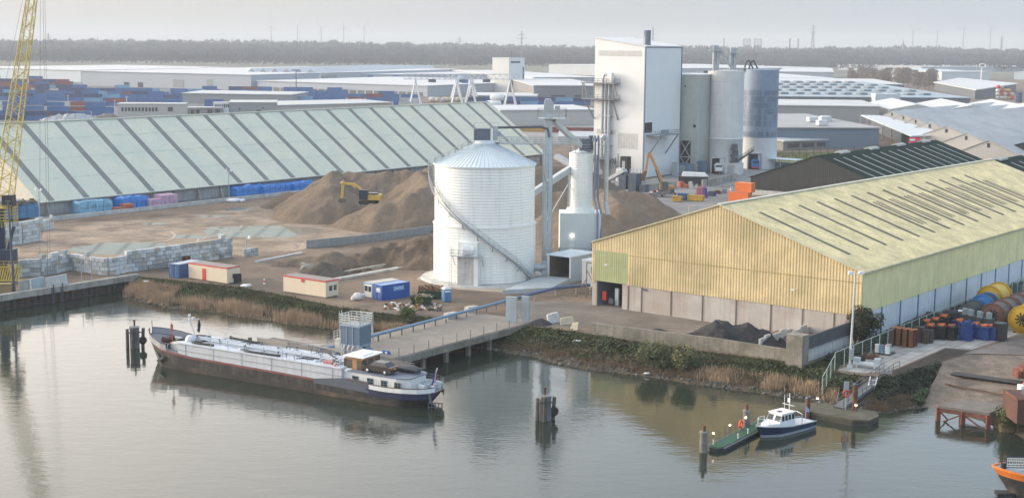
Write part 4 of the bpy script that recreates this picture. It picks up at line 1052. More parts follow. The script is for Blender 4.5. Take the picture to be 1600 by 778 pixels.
tag(rl.build('guard_rail', DSTEEL, None, qo, math.atan2(-qd.y, -qd.x)), 'low steel guard rail in front of the long block wall', 'railing')
for k, (px, w_, h_, label) in enumerate((((90, 448), 4.3, 2.0, 'leaning white concrete slab, rightmost of the three by the quay edge'), ((60, 451), 2.7, 2.0, 'pale blue concrete slab by the quay edge, between a white and a stained one'), ((40, 455), 2.0, 2.0, 'stained grey concrete slab by the quay edge, nearest the crane'))):
    o = at(*px); r = MB().ext([(-w_ / 2, 0, 0), (w_ / 2, 0, 0), (w_ / 2, .25, h_), (-w_ / 2, .25, h_ - .15)], (0, .25, 0)).build('concrete_slab', (CONCL, mat('bluish concrete', (.36, .43, .47), .85, var=.15, streak=((.2, .22, .22), .5)), CONC)[k], None, o, math.atan2(qd.y, qd.x))
    tag(r, label, 'slab', 'slabs by the quay')
# thin posts
for i, px in enumerate(((128, 443), (143, 440))):
    tag(MB().tube((0, 0, 0), (0, 0, 3.0), .06).box(0, 0, 0, .3, .3, .06).build('fence_post', STEEL, None, at(*px)), 'thin bare fence post on the quay in front of the white block walls', 'post', 'bare posts on the quay')

# ------------------------------------------------------------------ stacked concrete block walls
blk = [mat('white block', (.55, .57, .58), .9, var=.12, fine=.08, streak=((.25, .25, .24), .4)), mat('grey block', (.36, .375, .38), .9, var=.15, fine=.08, streak=((.16, .16, .15), .5)), mat('buff block', (.42, .38, .33), .9, var=.12, streak=((.22, .2, .18), .4))]
def block_wall(label, pxs, rows, seed, ragged=.3, dark=.25):
    P = [at(*p) for p in pxs]; o = P[0].copy(); rr_ = random.Random(seed); mb = MB()
    for a, b_ in zip(P[:-1], P[1:]):
        d = b_ - a; n = max(1, int(d.length / 1.1)); u = d.normalized(); rz = math.atan2(u.y, u.x)
        for r in range(rows + 1):
            for i in range(n + (r % 2)):
                if r == rows and rr_.random() > ragged: continue
                w_ = 1.1 if not (r % 2 and i in (0, n)) else .55
                s = i + .5 if r % 2 == 0 else (i if 0 < i < n else (.25 if i == 0 else n - .25))
                p = a + u * (s * d.length / n) - o
                mb.box(p.x + rr_.uniform(-.03, .03), p.y + rr_.uniform(-.04, .04), r * .8 + .01, w_ * d.length / n / 1.1 - .09, .8, .73, rz + rr_.uniform(-.012, .012), 1 if rr_.random() < dark else (2 if rr_.random() < .12 else 0))
    return tag(mb.build('block_wall', blk, None, o), label, 'wall', 'walls of stacked concrete blocks')
block_wall('white block wall with a stepped corner, nearest the yellow crane foot', [(24, 434), (46, 431), (64, 431)], 4, 1)
block_wall('white block wall with darker buttress stacks, right of the crane foot', [(64, 431), (86, 427), (110, 421)], 4, 2, .4, .4)
block_wall('short block wall running back at an angle between two long ones', [(110, 421), (146, 427)], 4, 3, .3, .35)
block_wall('block wall corner with fallen white slabs at its foot', [(146, 428), (170, 430), (196, 425)], 4, 4, .1, .15)
block_wall('longest block wall, reaching from the fallen slabs to the huts', [(197, 425), (258, 417), (310, 409), (362, 401)], 5, 5, .12, .35)
block_wall('tall white block wall behind the crane, below the blue tarped stack', [(4, 384), (34, 381), (62, 376)], 6, 6, .0, .12)
block_wall('low white block wall ending in a step on the sand yard', [(58, 362), (82, 357)], 3, 7, .5, .12)
block_wall('short grey wall of upright blocks right of the long block wall', [(380, 401), (402, 398)], 2, 8, .0, .9)
for k, (px, rz) in enumerate((((180, 429), .5), ((190, 427), .7))):
    tag(MB().ext([(-.8, 0, 0), (.8, 0, 0), (.8, .7, 1.1), (-.8, .7, 1.1)], (0, .2, .1)).build('concrete_slab', CONCL, None, at(*px), rz), ('left' if k == 0 else 'right') + ' one of two fallen white slabs leaning on the block wall', 'slab', 'fallen slabs')
tag(MB().box(0, 0, 0, 1.6, 1.2, 1.6).box(0, 0, 1.6, 1.7, 1.3, .08).box(.3, -.62, .3, .6, .04, 1.0).build('rusty_bin', RUST, None, at(290, 413), SITE), 'dark rusty steel bin in front of the long block wall', 'bin')

kerb('concrete_wall', 'low grey concrete wall between the sand heap and the dark earth', [at(478, 388), at(560, 380), at(695, 361)], 1.7, .35, mat('grey wall concrete', (.27, .275, .28), .9, var=.15, streak=((.14, .14, .14), .55)))
kerb('concrete_kerb', 'long pale kerb strip nearer the huts, running to the big silo', [at(505, 441), at(690, 408)], .35, .9, CONCL)
kerb('concrete_kerb', 'low kerb strip behind the pale one, running to the big silo', [at(510, 432), at(690, 401)], .5, .7, CONC)
kerb('concrete_kerb', 'short pale kerb on the dirt behind the huts, left of the earth heap', [at(400, 410), at(472, 396)], .3, .7, CONCL)
bk = thing('concrete_bin', 'small white concrete box with a lamp post on the low grey wall', 'box', at(645, 356), SITE); MB().box(0, 0, 0, 3.4, 2, 2.2).build('body', CONCL, bk); MB().box(2.2, 0, 0, 1.4, 1.6, 2.0).build('machine', DSTEEL, bk); MB().tube((2, .6, 0), (2, .6, 5), .07).build('mast', STEEL, bk)

# ------------------------------------------------------------------ walls right of the pier
rc = mat('mossy quay concrete', (.245, .225, .19), .92, var=.2, vs=.5, fine=.1, stain=(.14, .13, .10), st=(.3, .55, .2), streak=((.10, .095, .075), .55))
WA, WB2, WC_ = at(925, 522), at(1120, 547), at(1237, 566)
kerb('quay_wall', 'long low mossy concrete wall on top of the planted bank', [WA, WB2, WC_], 1.75, .45, rc)
cp_ = at(1245, 569); tag(MB().box(0, 0, -.8, 2.4, 2.0, 4.9).box(0, 0, 4.1, 2.5, 2.1, .12).build('concrete_pillar', rc, None, cp_, SITE), 'square concrete pillar ending the mossy wall', 'pillar')
r = thing('partition_wall', 'dark topped concrete wall running from the pillar to the shed corner', 'wall', at(1258, 566), 0)
d = L(at(1328, 540), at(1258, 566), 0); MB().bar((0, 0, .8), d + Vector((0, 0, .8)), .35, 1.6).build('plinth', CONCL, r); MB().bar((0, 0, 2.6), d + Vector((0, 0, 2.6)), .3, 1.9).build('panel', mat('dark boarding', (.07, .075, .08), .8, var=.2), r)
MB().bar(Vector((.1, -.25, 1.7)), d + Vector((.1, -.25, 1.7)), .12).build('pipe', STEEL, r)
for k, (a, b_, n) in enumerate((((1186, 548), (1234, 530), 6), ((1238, 535), (1290, 515), 5))):
    A, B = at(*a), at(*b_); d = B - A; m = MB()
    for i in range(n):
        p = d * ((i + .5) / n); m.box(p.x, p.y, 0, d.length / n - .12, .3, 1.7 + .25 * (i % 3 == 1) - .2 * (k and i == 2), math.atan2(d.y, d.x))
    tag(m.build('partition_wall', CONCL, None, A), ('nearer' if k == 0 else 'farther') + ' row of pale upright slabs beside the slag heap', 'wall', 'rows of pale slabs')
for k, (px, rz, sz, lab) in enumerate((((858, 506), .5, (2.0, .5, 1.6), 'white tilted concrete slab, left of three on the bank top'), ((876, 508), .2, (2.2, .4, 1.2), 'buff concrete slab lying between two others on the bank top'), ((890, 516), -.5, (1.3, .4, 1.3), 'small buff slab, nearest the mossy wall on the bank top'))):
    tag(MB().ext([(0, 0, 0), (sz[0], 0, .15), (sz[0] * .95, .5, sz[2]), (.1, .6, sz[2] * .8)], (0, sz[1], 0)).build('concrete_slab', (CONCL, mat('buff concrete', (.42, .37, .28), .9, var=.15), mat('buff concrete', (.42, .37, .28), .9))[k], None, at(*px), rz), lab, 'slab', 'slabs dumped on the bank')
for k, (px, w_) in enumerate((((799, 506), 1.75), ((821, 505), 1.15))):
    tag(MB().box(0, 0, 0, w_, .5, 4.15).box(0, 0, 4.15, w_ + .06, .56, .1).build('concrete_slab', mat('blue grey slab', (.37, .42, .45), .85, var=.12, streak=((.25, .28, .29), .5)), None, at(*px), R(-18)), ('wide' if k == 0 else 'narrow') + ' upright concrete slab where the pier meets the bank', 'slab', 'upright slabs at the pier')

# ------------------------------------------------------------------ pier
pz = .3
Pn0, Pn1 = at(613, 560, pz), at(818, 506, pz)      # near long edge
pdv = (Pn1 - Pn0).normalized(); pnv = Vector((-pdv.y, pdv.x, 0))
PW = 13.5; PLn = (Pn1 - Pn0).length + 3
po = Vector((Pn0.x, Pn0.y, 0)); prz = math.atan2(pdv.y, pdv.x)
pr = thing('pier', 'worn concrete pier on piles with a cross head along the barge', 'pier', po, prz)
deckm = mat('worn pier deck', (.24, .215, .19), .9, var=.22, vs=.25, fine=.12, stain=(.21, .185, .165), st=(.16, .53, .2), bump=.02)
MB().box(PLn / 2, PW / 2, -.45, PLn, PW, .75).build('deck', deckm, pr)
ed = MB().box(PLn / 2, -.1, -.75, PLn, .35, .95).box(PLn / 2, PW + .1, -.75, PLn, .35, .95); ed.build('edge_beam', rc, pr)
hd_ = MB().box(-2.6, 9.5, -.5, 5.2, 27, .75); hd_.build('pier_head', mat('dark timber deck', (.17, .15, .13), .9, var=.25, vs=.3, stain=(.08, .07, .06), st=(.2, .5, .2)), pr)
for i in range(6):
    for y in (.6, 4.5, 8.8, 12.9): MB().box(2 + i * 5.2, y, -5, .55, .55, 4.5).build('pile', rc, pr)
for i in range(9): MB().tube((-4.6, -3 + i * 3.1, -5), (-4.6, -3 + i * 3.1, -.3), .3).build('pile', WOOD, pr)
for y in (-3.0, 22.2): MB().tube((-5.4, y, -5), (-5.4, y, 1.2), .3).build('fender_pile', WOOD, pr)
ps = MB()
for i in range(9): ps.bar((1.5 + i * 3.2, .1, .3), (1.5 + i * 3.2, .1, 1.5), .07)
ps.build('edge_post', mat('thin rusty post', (.15, .11, .09), .8), pr)
# pipe run along the pier and on to the shed corner
pc0, pc1, pc2, pc3 = at(505, 545, 1.0), at(572, 527, 1.3), at(790, 470, 1.2), at(925, 448, 1.2)
cv = thing('pipe_run', 'twin blue pipes on short legs along the far edge of the pier', 'pipe', pc1)
bp = mat('faded blue pipe', (.16, .25, .36), .5, var=.12, streak=((.25, .32, .4), .4))
m = MB()
for off in (-.3, .3): m.path([Vector(p) - pc1 + Vector((off * .6, off, 0)) for p in (pc0, pc1, pc2)], .24, 8)
m.build('pipe', bp, cv)
lg = MB()
for i in range(14):
    p = (pc1.lerp(pc2, i / 13)) - pc1; lg.bar((p.x, p.y - .3, -1.0), (p.x, p.y - .3, 0), .12).bar((p.x, p.y + .3, -1.0), (p.x, p.y + .3, 0), .12).bar((p.x, p.y - .5, -.3), (p.x, p.y + .5, -.3), .12)
lg.build('support_frame', DSTEEL, cv)
c2 = thing('cable_conduit', 'dark blue conduit bending from the pier to the white kiosk', 'pipe', pc2)
pts = [at(790, 471, 1.2), at(835, 458, 1.3), at(868, 450, 1.3), at(900, 447, 1.4), at(922, 445, 1.6)]
MB().path([p - pc2 for p in pts], .28, 8).path([p - pc2 + Vector((0, .6, .0)) for p in pts], .2, 8).build('pipe', mat('dark blue pipe', (.07, .11, .22), .5), c2)
lg = MB()
for p in pts[1:]: p = p - pc2; lg.bar((p.x, p.y, -1.2), (p.x, p.y, .2), .2)
lg.build('support_frame', CONCL, c2)
for k, (px, s_) in enumerate((((708, 497), 'nearer'), ((740, 487), 'farther'))):
    tag(MB().ext([(-1.4, 0, 0), (1.4, 0, 0), (1.2, 0, .8), (-1.2, 0, .9)], (0, .9, 0)).build('concrete_block', CONCL, None, at(*px, pz), prz), s_ + ' of two pale concrete footings under the pier pipes', 'block', 'pipe footings')
# ship unloader
uo = at(556, 553, pz); un = thing('ship_unloader', 'blue grey bin on legs with railed top and three hoses, on the pier head', 'unloader', uo, R(-27))
MB().ext([(-1.55, -1.4, 1.5), (1.55, -1.4, 1.5), (1.55, -1.4, 4.3), (-1.55, -1.4, 4.1)], (0, 2.9, 0)).build('bin', mat('slate blue bin', (.12, .17, .235), .5, var=.1, streak=((.18, .23, .3), .35)), un)
rb_ = MB()
for x in (-.55, .45): rb_.box(x, -1.43, 1.5, .1, .08, 2.8)
rb_.box(0, .05, 4.1, 3.4, 3.2, .22).box(0, 0, 1.35, 3.2, 3.0, .2); rb_.build('bin_rib', mat('bin trim', (.3, .36, .42), .5), un)
MB().rail([(-1.7, -1.5, 4.3), (1.7, -1.5, 4.3), (1.7, 1.6, 4.3), (-1.7, 1.6, 4.3), (-1.7, -1.5, 4.3)], 1.35, .09, .85, 3).build('railing', mat('pale railing', (.55, .54, .5), .6), un)
lg = MB()
for x in (-1.4, 1.4):
    for y in (-1.3, 1.3): lg.bar((x, y, 0), (x, y, 1.5), .26)
lg.each('leg', mat('pale steel leg', (.42, .44, .45), .6), un)
for k in (-.7, 0, .7): MB().path([(k, -1.45, 1.5), (k - .1, -1.75, .9), (k + .1, -1.8, .4), (k + .3, -1.7, -.05)], .22, 8).build('hose', mat('ribbed grey hose', (.33, .34, .35), .6, var=.1), un)
MB().box(0, -2.2, -.1, 5.2, 1.6, .35).box(.4, -2.4, -.55, 5.0, .2, .3).build('chassis', mat('chassis white', (.55, .55, .55), .6, var=.15, streak=((.25, .2, .18), .5)), un)
for x in (-1.2, .2, 1.9): MB().lathe([(.48, -.15), (.48, .15)], 14, (x, -2.7, 0.15), axis='y').build('wheel', BLACK, un)
MB().path([(1.4, 0, 1.1), (2.8, -.6, 1.0), (3.6, -.9, .4)], .35, 8).box(2.8, -1.2, 0, 1.3, 1.0, .9).build('blower', mat('blower blue grey', (.12, .2, .3), .5), un)
ca = MB().box(-2.6, .2, 1.8, 1.2, 1.6, .1).rail([(-3.2, -.6, 1.9), (-3.2, 1, 1.9)], 1.1, .07, 1, 2).box(-2.5, -.2, 0, 1.1, .9, 1.7)
for z in range(8): ca.bar((-2.0, -1, .2 + z * .7), (-2.0, -.4, .2 + z * .7), .05)
ca.bar((-2.0, -1, 0), (-2.0, -1, 6), .07).bar((-2.0, -.4, 0), (-2.0, -.4, 6), .07).build('access_ladder', mat('pale railing', (.55, .54, .5), .6), un)
fp = thing('mesh_screen', 'tall grey wire mesh screen behind the unloader on the pier', 'screen', at(582, 534, pz), R(-27)); m = MB().bar((-2, 0, 0), (-2, 0, 4.4), .1).bar((0, 0, 0), (0, 0, 4.4), .22).bar((-2, 0, 4.3), (0, 0, 4.3), .08)
for i in range(12): m.bar((-2 + i * .17, 0, 0), (-2 + i * .17, 0, 4.3), .02)
m.build('frame', mat('weathered post', (.38, .38, .36), .7), fp)
gp = thing('guard_fence', 'slatted grey guard panel along the pier head above the barge', 'fence', at(482, 549, pz), 0); d = L(at(538, 563, pz), at(482, 549, pz), 0); m = MB()
m.bar((0, 0, .15), d + Vector((0, 0, .15)), .12).bar((0, 0, 1.1), d + Vector((0, 0, 1.1)), .12); m.build('rail', mat('slat grey', (.33, .32, .30), .8), gp)
m = MB()
for i in range(19): p = d * (i / 18); m.bar(p, p + Vector((0, 0, 1.15)), .17, .1)
m.build('slat', mat('slat grey', (.33, .32, .30), .8), gp)
dk = thing('bollard', 'dark mooring bollard at the left end of the pier head', 'bollard', at(426, 542, pz)); MB().lathe([(.25, 0), (.25, .7), (.45, .8), (.45, 1.0), (.1, 1.05)], 12).build('post', DSTEEL, dk); MB().box(.6, .2, -.3, 2.6, 1.2, .3).build('base', DSTEEL, dk)

# ------------------------------------------------------------------ dolphins and mooring posts
def dolphin(px, label, w, h, lean=1):
    r = thing('mooring_dolphin', label, 'dolphin', at(px[0], px[1], WZ), R(15), 'timber mooring dolphins')
    MB().box(0, 0, -2.5, w * .6, w * .6, 2.5 + h * .93).box(0, 0, h * .93, w * .64, w * .64, .12).build('core', mat('grey dolphin steel', (.14, .15, .17), .8, var=.25, streak=((.22, .21, .19), .6)), r)
    for i, (x, y, hh, dx) in enumerate(((-w * .46, -.1, .88, 0), (w * .45, -.1, .9, .12 * lean), (-w * .12, -w * .38, .95, 0), (.1, w * .4, .9, .1))):
        MB().tube((x, y, -2.5), (x + dx * 2, y, h * hh), .27, .24).build('pile', WOOD, r)
    MB().tube((0, 0, h), (0, 0, h + .75), .13).lathe([(.2, 0), (.2, .15)], 8, (0, 0, h + .75)).build('bollard', RUST, r)
    MB().lathe([(.5, -.15), (.62, 0), (.5, .15)], 12, (w * .5, -.4, h * .35), axis='y').build('tyre', BLACK, r)
    MB().bar((-w * .55, -w * .35, h * .75), (w * .5, -w * .35, h * .75), .16).build('brace', WOOD, r)
dolphin((211, 543), 'dark timber dolphin off the bow of the barge', 2.3, 3.3)
dolphin((851, 656), 'dark timber dolphin alone in the open water', 2.1, 3.2)

# ------------------------------------------------------------------ harbour crane at the left edge
co = at(8, 440); ck = thing('harbour_crane', 'yellow lattice boom harbour crane with dark blue column at the left edge', 'crane', co)
def wp(x, y, Y): return atY(x, y, Y) - co
cy = mat('crane yellow', (.55, .42, .10), .6, var=.15, vs=.8, streak=((.25, .2, .1), .4))
nav = mat('crane navy', (.025, .035, .075), .5, var=.15)
lb = wp(2, 330, co.y + 1); tb = wp(58, -60, co.y + 22)
bo = MB(); ax = (tb - lb); u = ax.normalized(); sx = Vector((1, 0, 0)); sx = (sx - u * sx.dot(u)).normalized(); sy = u.cross(sx); nb = 30
def cor(f):
    c = lb + ax * f; k = 1.45 - .85 * f; return [c + sx * (a * k) + sy * (b_ * k) for a, b_ in ((-1, -1), (1, -1), (1, 1), (-1, 1))]
for i in range(nb):
    a, b_ = cor(i / nb), cor((i + 1) / nb)
    for k in range(4):
        bo.tube(a[k], b_[k], .13, n=6); bo.tube(a[k], b_[(k + 1) % 4] if i % 2 else b_[(k + 3) % 4], .065, n=5)
        if i % 2 == 0: bo.tube(a[k], a[(k + 1) % 4], .06, n=5)
bo.build('boom', cy, ck)
fr = MB()
for z in (10.5, 12.2): fr.rail([lb + Vector((-2, -1.5, z - lb.z)), lb + Vector((2.4, -1.5, z - lb.z)), lb + Vector((2.4, 1.5, z - lb.z))], 1.6, .12, 1.0, 2)
for i in range(7): fr.bar(lb + Vector((-2 + i * .6, -1.2, -3.2 + i * .1)), lb + Vector((1 - i * .3, 1, 1)), .14)
fr.box(lb.x + 1.2, lb.y, lb.z + .6, 2.6, 2.0, .15); fr.build('machinery_frame', cy, ck)
MB().box(lb.x + 1.6, lb.y - .4, lb.z + 1.0, 1.9, 1.9, 2.0).build('cab', mat('cab glass black', (.03, .03, .035), .3), ck)
MB().tube((-.9, .8, 0), (-.9, .8, lb.z + .5), 1.1, .9, n=16).bar((.6, -.6, 4.5), (2.0, 0, 10), .5).build('column', nav, ck)
MB().box(1.0, -.6, 3.4, 2.6, 2.2, 2.6).box(0, 0, 0, 3.5, 3.5, 2.2).build('machine_house', nav, ck)
ug = MB()
for i in range(12): ug.bar((-1.5 + i * .42, -2.4, .6), (-1.2 + i * .45, -1.8, 3.0), .2)
ug.bar((-2, -2.4, .6), (4, -2.2, .6), .25).bar((-2, -2.0, 3.0), (3.5, -2, 3.0), .25); ug.rail([(-1, -2.6, 3), (3.6, -2.6, 3)], 1.1, .08, 1, 1); ug.build('undercarriage', cy, ck)
rp_ = MB()
for (x0, y0, Y0, x1, y1) in ((63, -60, 20, 62, 443), (66, -60, 21, 75, 443), (69, -60, 21, 79, 443)):
    rp_.tube(wp(x0, y0, co.y + Y0), wp(x1, y1, co.y + 6), .035, n=4)
for (x0, y0, x1, y1) in ((50, -40, 12, 190), (47, -40, 6, 210), (44, -40, 2, 160)): rp_.tube(wp(x0, y0, co.y + 21), wp(x1, y1, co.y + 6), .03, n=4)
rp_.build('rope', DSTEEL, ck)
pl_ = thing('light_mast', 'dark leaning steel mast in front of the crane on the quay', 'mast', at(22, 456)); MB().tube((0, 0, 0), (-.5, .5, 15.5), .28, .16).build('pole', DSTEEL, pl_); MB().box(-.5, .5, 15.5, .9, .3, .25).build('lamp_head', DSTEEL, pl_)
tag(MB().box(0, 0, 0, 2.6, 1.6, 1.5).box(0, 0, 1.5, 2.7, 1.7, .1).box(.5, -.82, .2, .2, .06, 1.2).box(-.5, -.82, .2, .2, .06, 1.2).build('rusty_box', mat('ochre rusty box', (.27, .2, .1), .8, var=.25, streak=((.13, .08, .05), .6)), None, at(6, 457), .3), 'ochre rusty box on the quay below the crane', 'box')
# ------------------------------------------------------------------ the barge
NS, NB_ = at(656, 642.5, WZ), at(215, 566.5, WZ)
bu = (NB_ - NS).normalized(); brz = math.atan2(bu.y, bu.x); bperp = Vector((-bu.y, bu.x, 0))
if bperp.y > 0: bperp = -bperp                     # towards the camera = local +y
BL = (NB_ - NS).length + 1.2
bc = (NS + NB_) / 2 - bperp * 3.35; bc.z = WZ
bg = thing('cargo_barge', 'long grey topped river tanker barge with wheelhouse aft, moored along the pier', 'barge', bc, brz)
h2 = BL / 2
def interp(x, T):
    for (a, va), (b_, vb) in zip(T[:-1], T[1:]):
        if a <= x <= b_:
            f = (x - a) / (b_ - a); f = f * f * (3 - 2 * f) if False else f; return va + (vb - va) * f
    return T[-1][1] if x > T[-1][0] else T[0][1]
bdT = [(-h2, .9), (-h2 + .5, 1.9), (-h2 + 1.5, 2.7), (-h2 + 3.5, 3.2), (-h2 + 7, 3.4), (h2 - 8, 3.4), (h2 - 5, 3.15), (h2 - 3, 2.6), (h2 - 1.5, 1.75), (h2 - .5, .9), (h2, .12)]
shT = [(-h2, 2.0), (-h2 + 6, 1.75), (-h2 + 12, 1.9), (0, 2.05), (h2 - 10, 2.15), (h2 - 5, 2.65), (h2, 3.7)]
xs = sorted({-h2 + i * BL / 48 for i in range(49)} | {x for x, _ in bdT})
def hull(lev, z_of):
    """rows of (x, y) at given level between keel 0 and sheer 1"""
    vs = []
    for x in xs:
        b_, s_ = interp(x, bdT), interp(x, shT)
        for side in (1, -1):
            for l in lev:
                z = z_of(l, s_); k = max(0, min(1, z / s_))
                endb = max(0, x - (h2 - 5)) / 5; ends = max(0, (-h2 + 4) - x) / 4
                bb = b_ * (1 - .55 * endb * (1 - k) - .5 * ends * (1 - k)); xx = x - endb * (1 - k) * 1.4 + ends * (1 - k) * 1.6
                vs.append((xx, side * bb, z))
    return vs
hm_ = [mat('hull waterline rust', (.040, .033, .030), .85, var=.35, vs=.7, stain=(.12, .09, .06), st=(.12, .6, .15), streak=((.05, .04, .035), .6)),
       mat('hull black', (.022, .021, .022), .75, var=.3, vs=.6, stain=(.08, .066, .055), st=(.4, .62, .2), streak=((.11, .09, .075), .5)),
       mat('rubbing strake red', (.20, .055, .05), .7, var=.2)]
lev = [-.8, 0, .3, .88, 1.0]
vs = hull(lev, lambda l, s: l if l <= 0 else l * s)
nl = len(lev); m = MB(); o = 0; m.v = [tuple(v) for v in vs]
for i in range(len(xs) - 1):
    for sd in (0, 1):
        for j in range(nl - 1):
            a = (i * 2 + sd) * nl + j; b_ = ((i + 1) * 2 + sd) * nl + j
            m.f.append((a, a + 1, b_ + 1, b_) if sd == 0 else (a, b_, b_ + 1, a + 1)); m.m.append((0, 0, 1, 2)[j]); m.s.append(True)
for i in (0, len(xs) - 1):
    for j in range(nl - 1): m.f.append(((i * 2) * nl + j, (i * 2) * nl + j + 1, (i * 2 + 1) * nl + j + 1, (i * 2 + 1) * nl + j)); m.m.append((0, 0, 1, 2)[j]); m.s.append(False)
m.build('hull', hm_, bg)
dm_ = MB(); dv = []
for x in xs: dv += [(x, interp(x, bdT) - .02, interp(x, shT) - .05), (x, -interp(x, bdT) + .02, interp(x, shT) - .05)]
dm_.add(dv, [(2 * i, 2 * i + 1, 2 * i + 3, 2 * i + 2) for i in range(len(xs) - 1)]).build('deck', mat('barge deck', (.20, .22, .25), .75, var=.2, stain=(.10, .09, .09), st=(.5, .55, .2)), bg)
def band(name, x0, x1, z0, z1, m_, out=.03, both=True, taper=None):
    q = [x0] + [x for x in xs if x0 < x < x1] + [x1]; mb = MB()
    for sd in ((1, -1) if both else (1,)):
        v = []
        for x in q:
            b_ = interp(x, bdT) + out; s_ = interp(x, shT); v += [(x, sd * b_, s_ + (z0(x) if callable(z0) else z0)), (x, sd * (b_ + .02), s_ + (z1(x) if callable(z1) else z1))]
        mb.add(v, [(2 * i, 2 * i + 2, 2 * i + 3, 2 * i + 1) for i in range(len(q) - 1)])
    return mb.build(name, m_, bg)
band('bulwark', -h2, -h2 + 9.5, .0, .6, WHITE, .04)
band('stern_stripe', -h2, -h2 + 9, lambda x: -.8, 0.0, mat('navy stripe', (.012, .018, .06), .5), .05)
band('side_plate', -h2 + 8.5, -h2 + 17.5, lambda x: -.55, lambda x: .9 - .85 * max(0, (x + h2 - 12) / 5.5), mat('slate side plate', (.085, .10, .125), .7, var=.12), .06)
band('bow_bulwark', h2 - 6.2, h2, -.1, lambda x: .75, mat('pale bulwark', (.30, .31, .34), .6, var=.15, streak=((.2, .1, .08), .5)), .05)
band('bow_bulwark_rail', h2 - 6.2, h2, .72, .85, mat('dark navy rail', (.03, .035, .06), .5), .09)
# tank trunk
tx0, tx1, thw, tz0, tz1 = -h2 + 13.2, h2 - 8.2, 3.0, 1.8, 3.75
trm = mat('trunk grey', (.50, .52, .555), .6, var=.08, vs=.4, streak=((.34, .31, .29), .4))
trt = mat('trunk top', (.52, .57, .64), .6, var=.12, vs=.5, stain=(.30, .31, .33), st=(.5, .58, .2))
t_ = MB().box((tx0 + tx1) / 2, 0, tz0, tx1 - tx0, thw * 2, tz1 - tz0); t_.build('trunk', trm, bg)
MB().box((tx0 + tx1) / 2, 0, tz1, tx1 - tx0 - .3, thw * 2 - .3, .06).build('trunk_top', trt, bg)
ri = MB()
for z in (tz0 + 1.0, tz1 - .08): ri.bar((tx0, thw + .05, z), (tx1, thw + .05, z), .06).bar((tx0, -thw - .05, z), (tx1, -thw - .05, z), .07)
for i in range(6): x = tx0 + 1.5 + i * (tx1 - tx0 - 3) / 5; ri.bar((x, thw + .03, tz0), (x, thw + .03, tz1), .035)
ri.build('rib', mat('rib shade grey', (.34, .35, .37), .6), bg)
rl = MB()
for s in (-1, 1): rl.rail([(tx0, s * (thw + .25), tz1 - .2), (tx1, s * (thw + .25), tz1 - .2)], 1.0, .035, 3.4, 0)
rl.build('railing', STEEL, bg)
pp = MB(); rr_ = random.Random(11)
for y in (-.5, .1, .7): pp.tube((tx0 + .6, y, tz1 + .35), (tx1 - .6, y, tz1 + .35), .11, n=6)
for i in range(9):
    x = tx0 + 1.4 + i * (tx1 - tx0 - 2.8) / 8; pp.tube((x, -2.2, tz1 + .3), (x, 2.0, tz1 + .3), .08, n=6)
    pp.lathe([(.34, 0), (.34, .2), (.25, .28), (.05, .3)], 10, (x + .6, rr_.choice((-1.7, 1.7)), tz1)).tube((x + .2, 1.3, tz1), (x + .2, 1.3, tz1 + .8), .09, n=6)
pp.build('deck_pipe', mat('pale pipe', (.42, .47, .54), .5, var=.12), bg)
va = MB()
for i in range(34):
    x = rr_.uniform(tx0 + .8, tx1 - .8); y = rr_.uniform(-2.4, 2.4); va.lathe([(.16, .3), (.22, .34), (.16, .38)], 8, (x, y, tz1 + .25)).tube((x, y, tz1), (x, y, tz1 + .6), .05, n=5)
va.build('deck_fittings', mat('dark valve', (.07, .085, .11), .5), bg)
ho = MB()
def curve(pts, n=5):
    P = [Vector(p) for p in pts]; out_ = []
    for i in range(len(P) - 1):
        p0, p1, p2, p3 = P[max(0, i - 1)], P[i], P[i + 1], P[min(len(P) - 1, i + 2)]
        for k in range(n):
            t = k / n; out_.append(.5 * ((2 * p1) + (p2 - p0) * t + (2 * p0 - 5 * p1 + 4 * p2 - p3) * t * t + (3 * p1 - p0 - 3 * p2 + p3) * t ** 3))
    return out_ + [P[-1]]
z = tz1 + .2
for pts in (((tx1 + 3, 1.2, 3.1), (tx1 + .6, -.8, z), (tx1 - 1.8, -1.6, z), (tx1 - 3, .8, z), (tx1 - 2.2, 2.3, z), (tx1 - 6, 2.2, z)), ((tx1 - 9, -2.0, z), (tx1 - 11.5, 2.0, z), (tx1 - 14.5, 2.4, z), (tx1 - 18, 2.2, z)), ((tx1 - 5, -2.2, z + .2), (tx1 - 11, -2.3, z)), ((tx0 + 1, -1.5, z), (tx0 + 5, .9, z), (tx0 + 9, 1.3, z)), ((tx0 + 1.6, 1.2, z), (tx0 + 6, -1.8, z + .3))):
    ho.path(curve(pts), .17, 6)
ho.build('hose', BLACK, bg)
MB().box(tx1 - 12.5, -2.6, tz1 - .1, 5.5, .12, 1.0).build('drip_screen', mat('buff screen', (.28, .25, .21), .8), bg)
# foredeck
fz = 2.3
MB().box(h2 - 6.8, 1.2, fz - .3, 1.6, 1.8, 1.3).box(h2 - 6.8, 1.2, fz + 1, 1.7, 1.9, .06).build('locker', mat('cream locker', (.62, .58, .53), .6), bg)
wi = MB().lathe([(.35, -.8), (.35, .8)], 12, (h2 - 3.6, .2, fz + .9), axis='y').lathe([(.55, .75), (.55, .85)], 12, (h2 - 3.6, .2, fz + .9), axis='y').lathe([(.55, -.85), (.55, -.75)], 12, (h2 - 3.6, .2, fz + .9), axis='y').box(h2 - 3.7, .2, fz, 1.2, 2, .6)
wi.build('windlass', mat('windlass maroon', (.12, .04, .045), .6, var=.2), bg)
bo_ = MB()
for x, y in ((h2 - 2.0, 1.2), (h2 - 2.0, -1.2), (h2 - 5.2, 2.3), (h2 - 5.9, 2.3), (h2 - 5.2, -2.2)): bo_.lathe([(.17, 0), (.17, .75), (.25, .8), (.25, .9), (.05, .92)], 10, (x, y, fz))
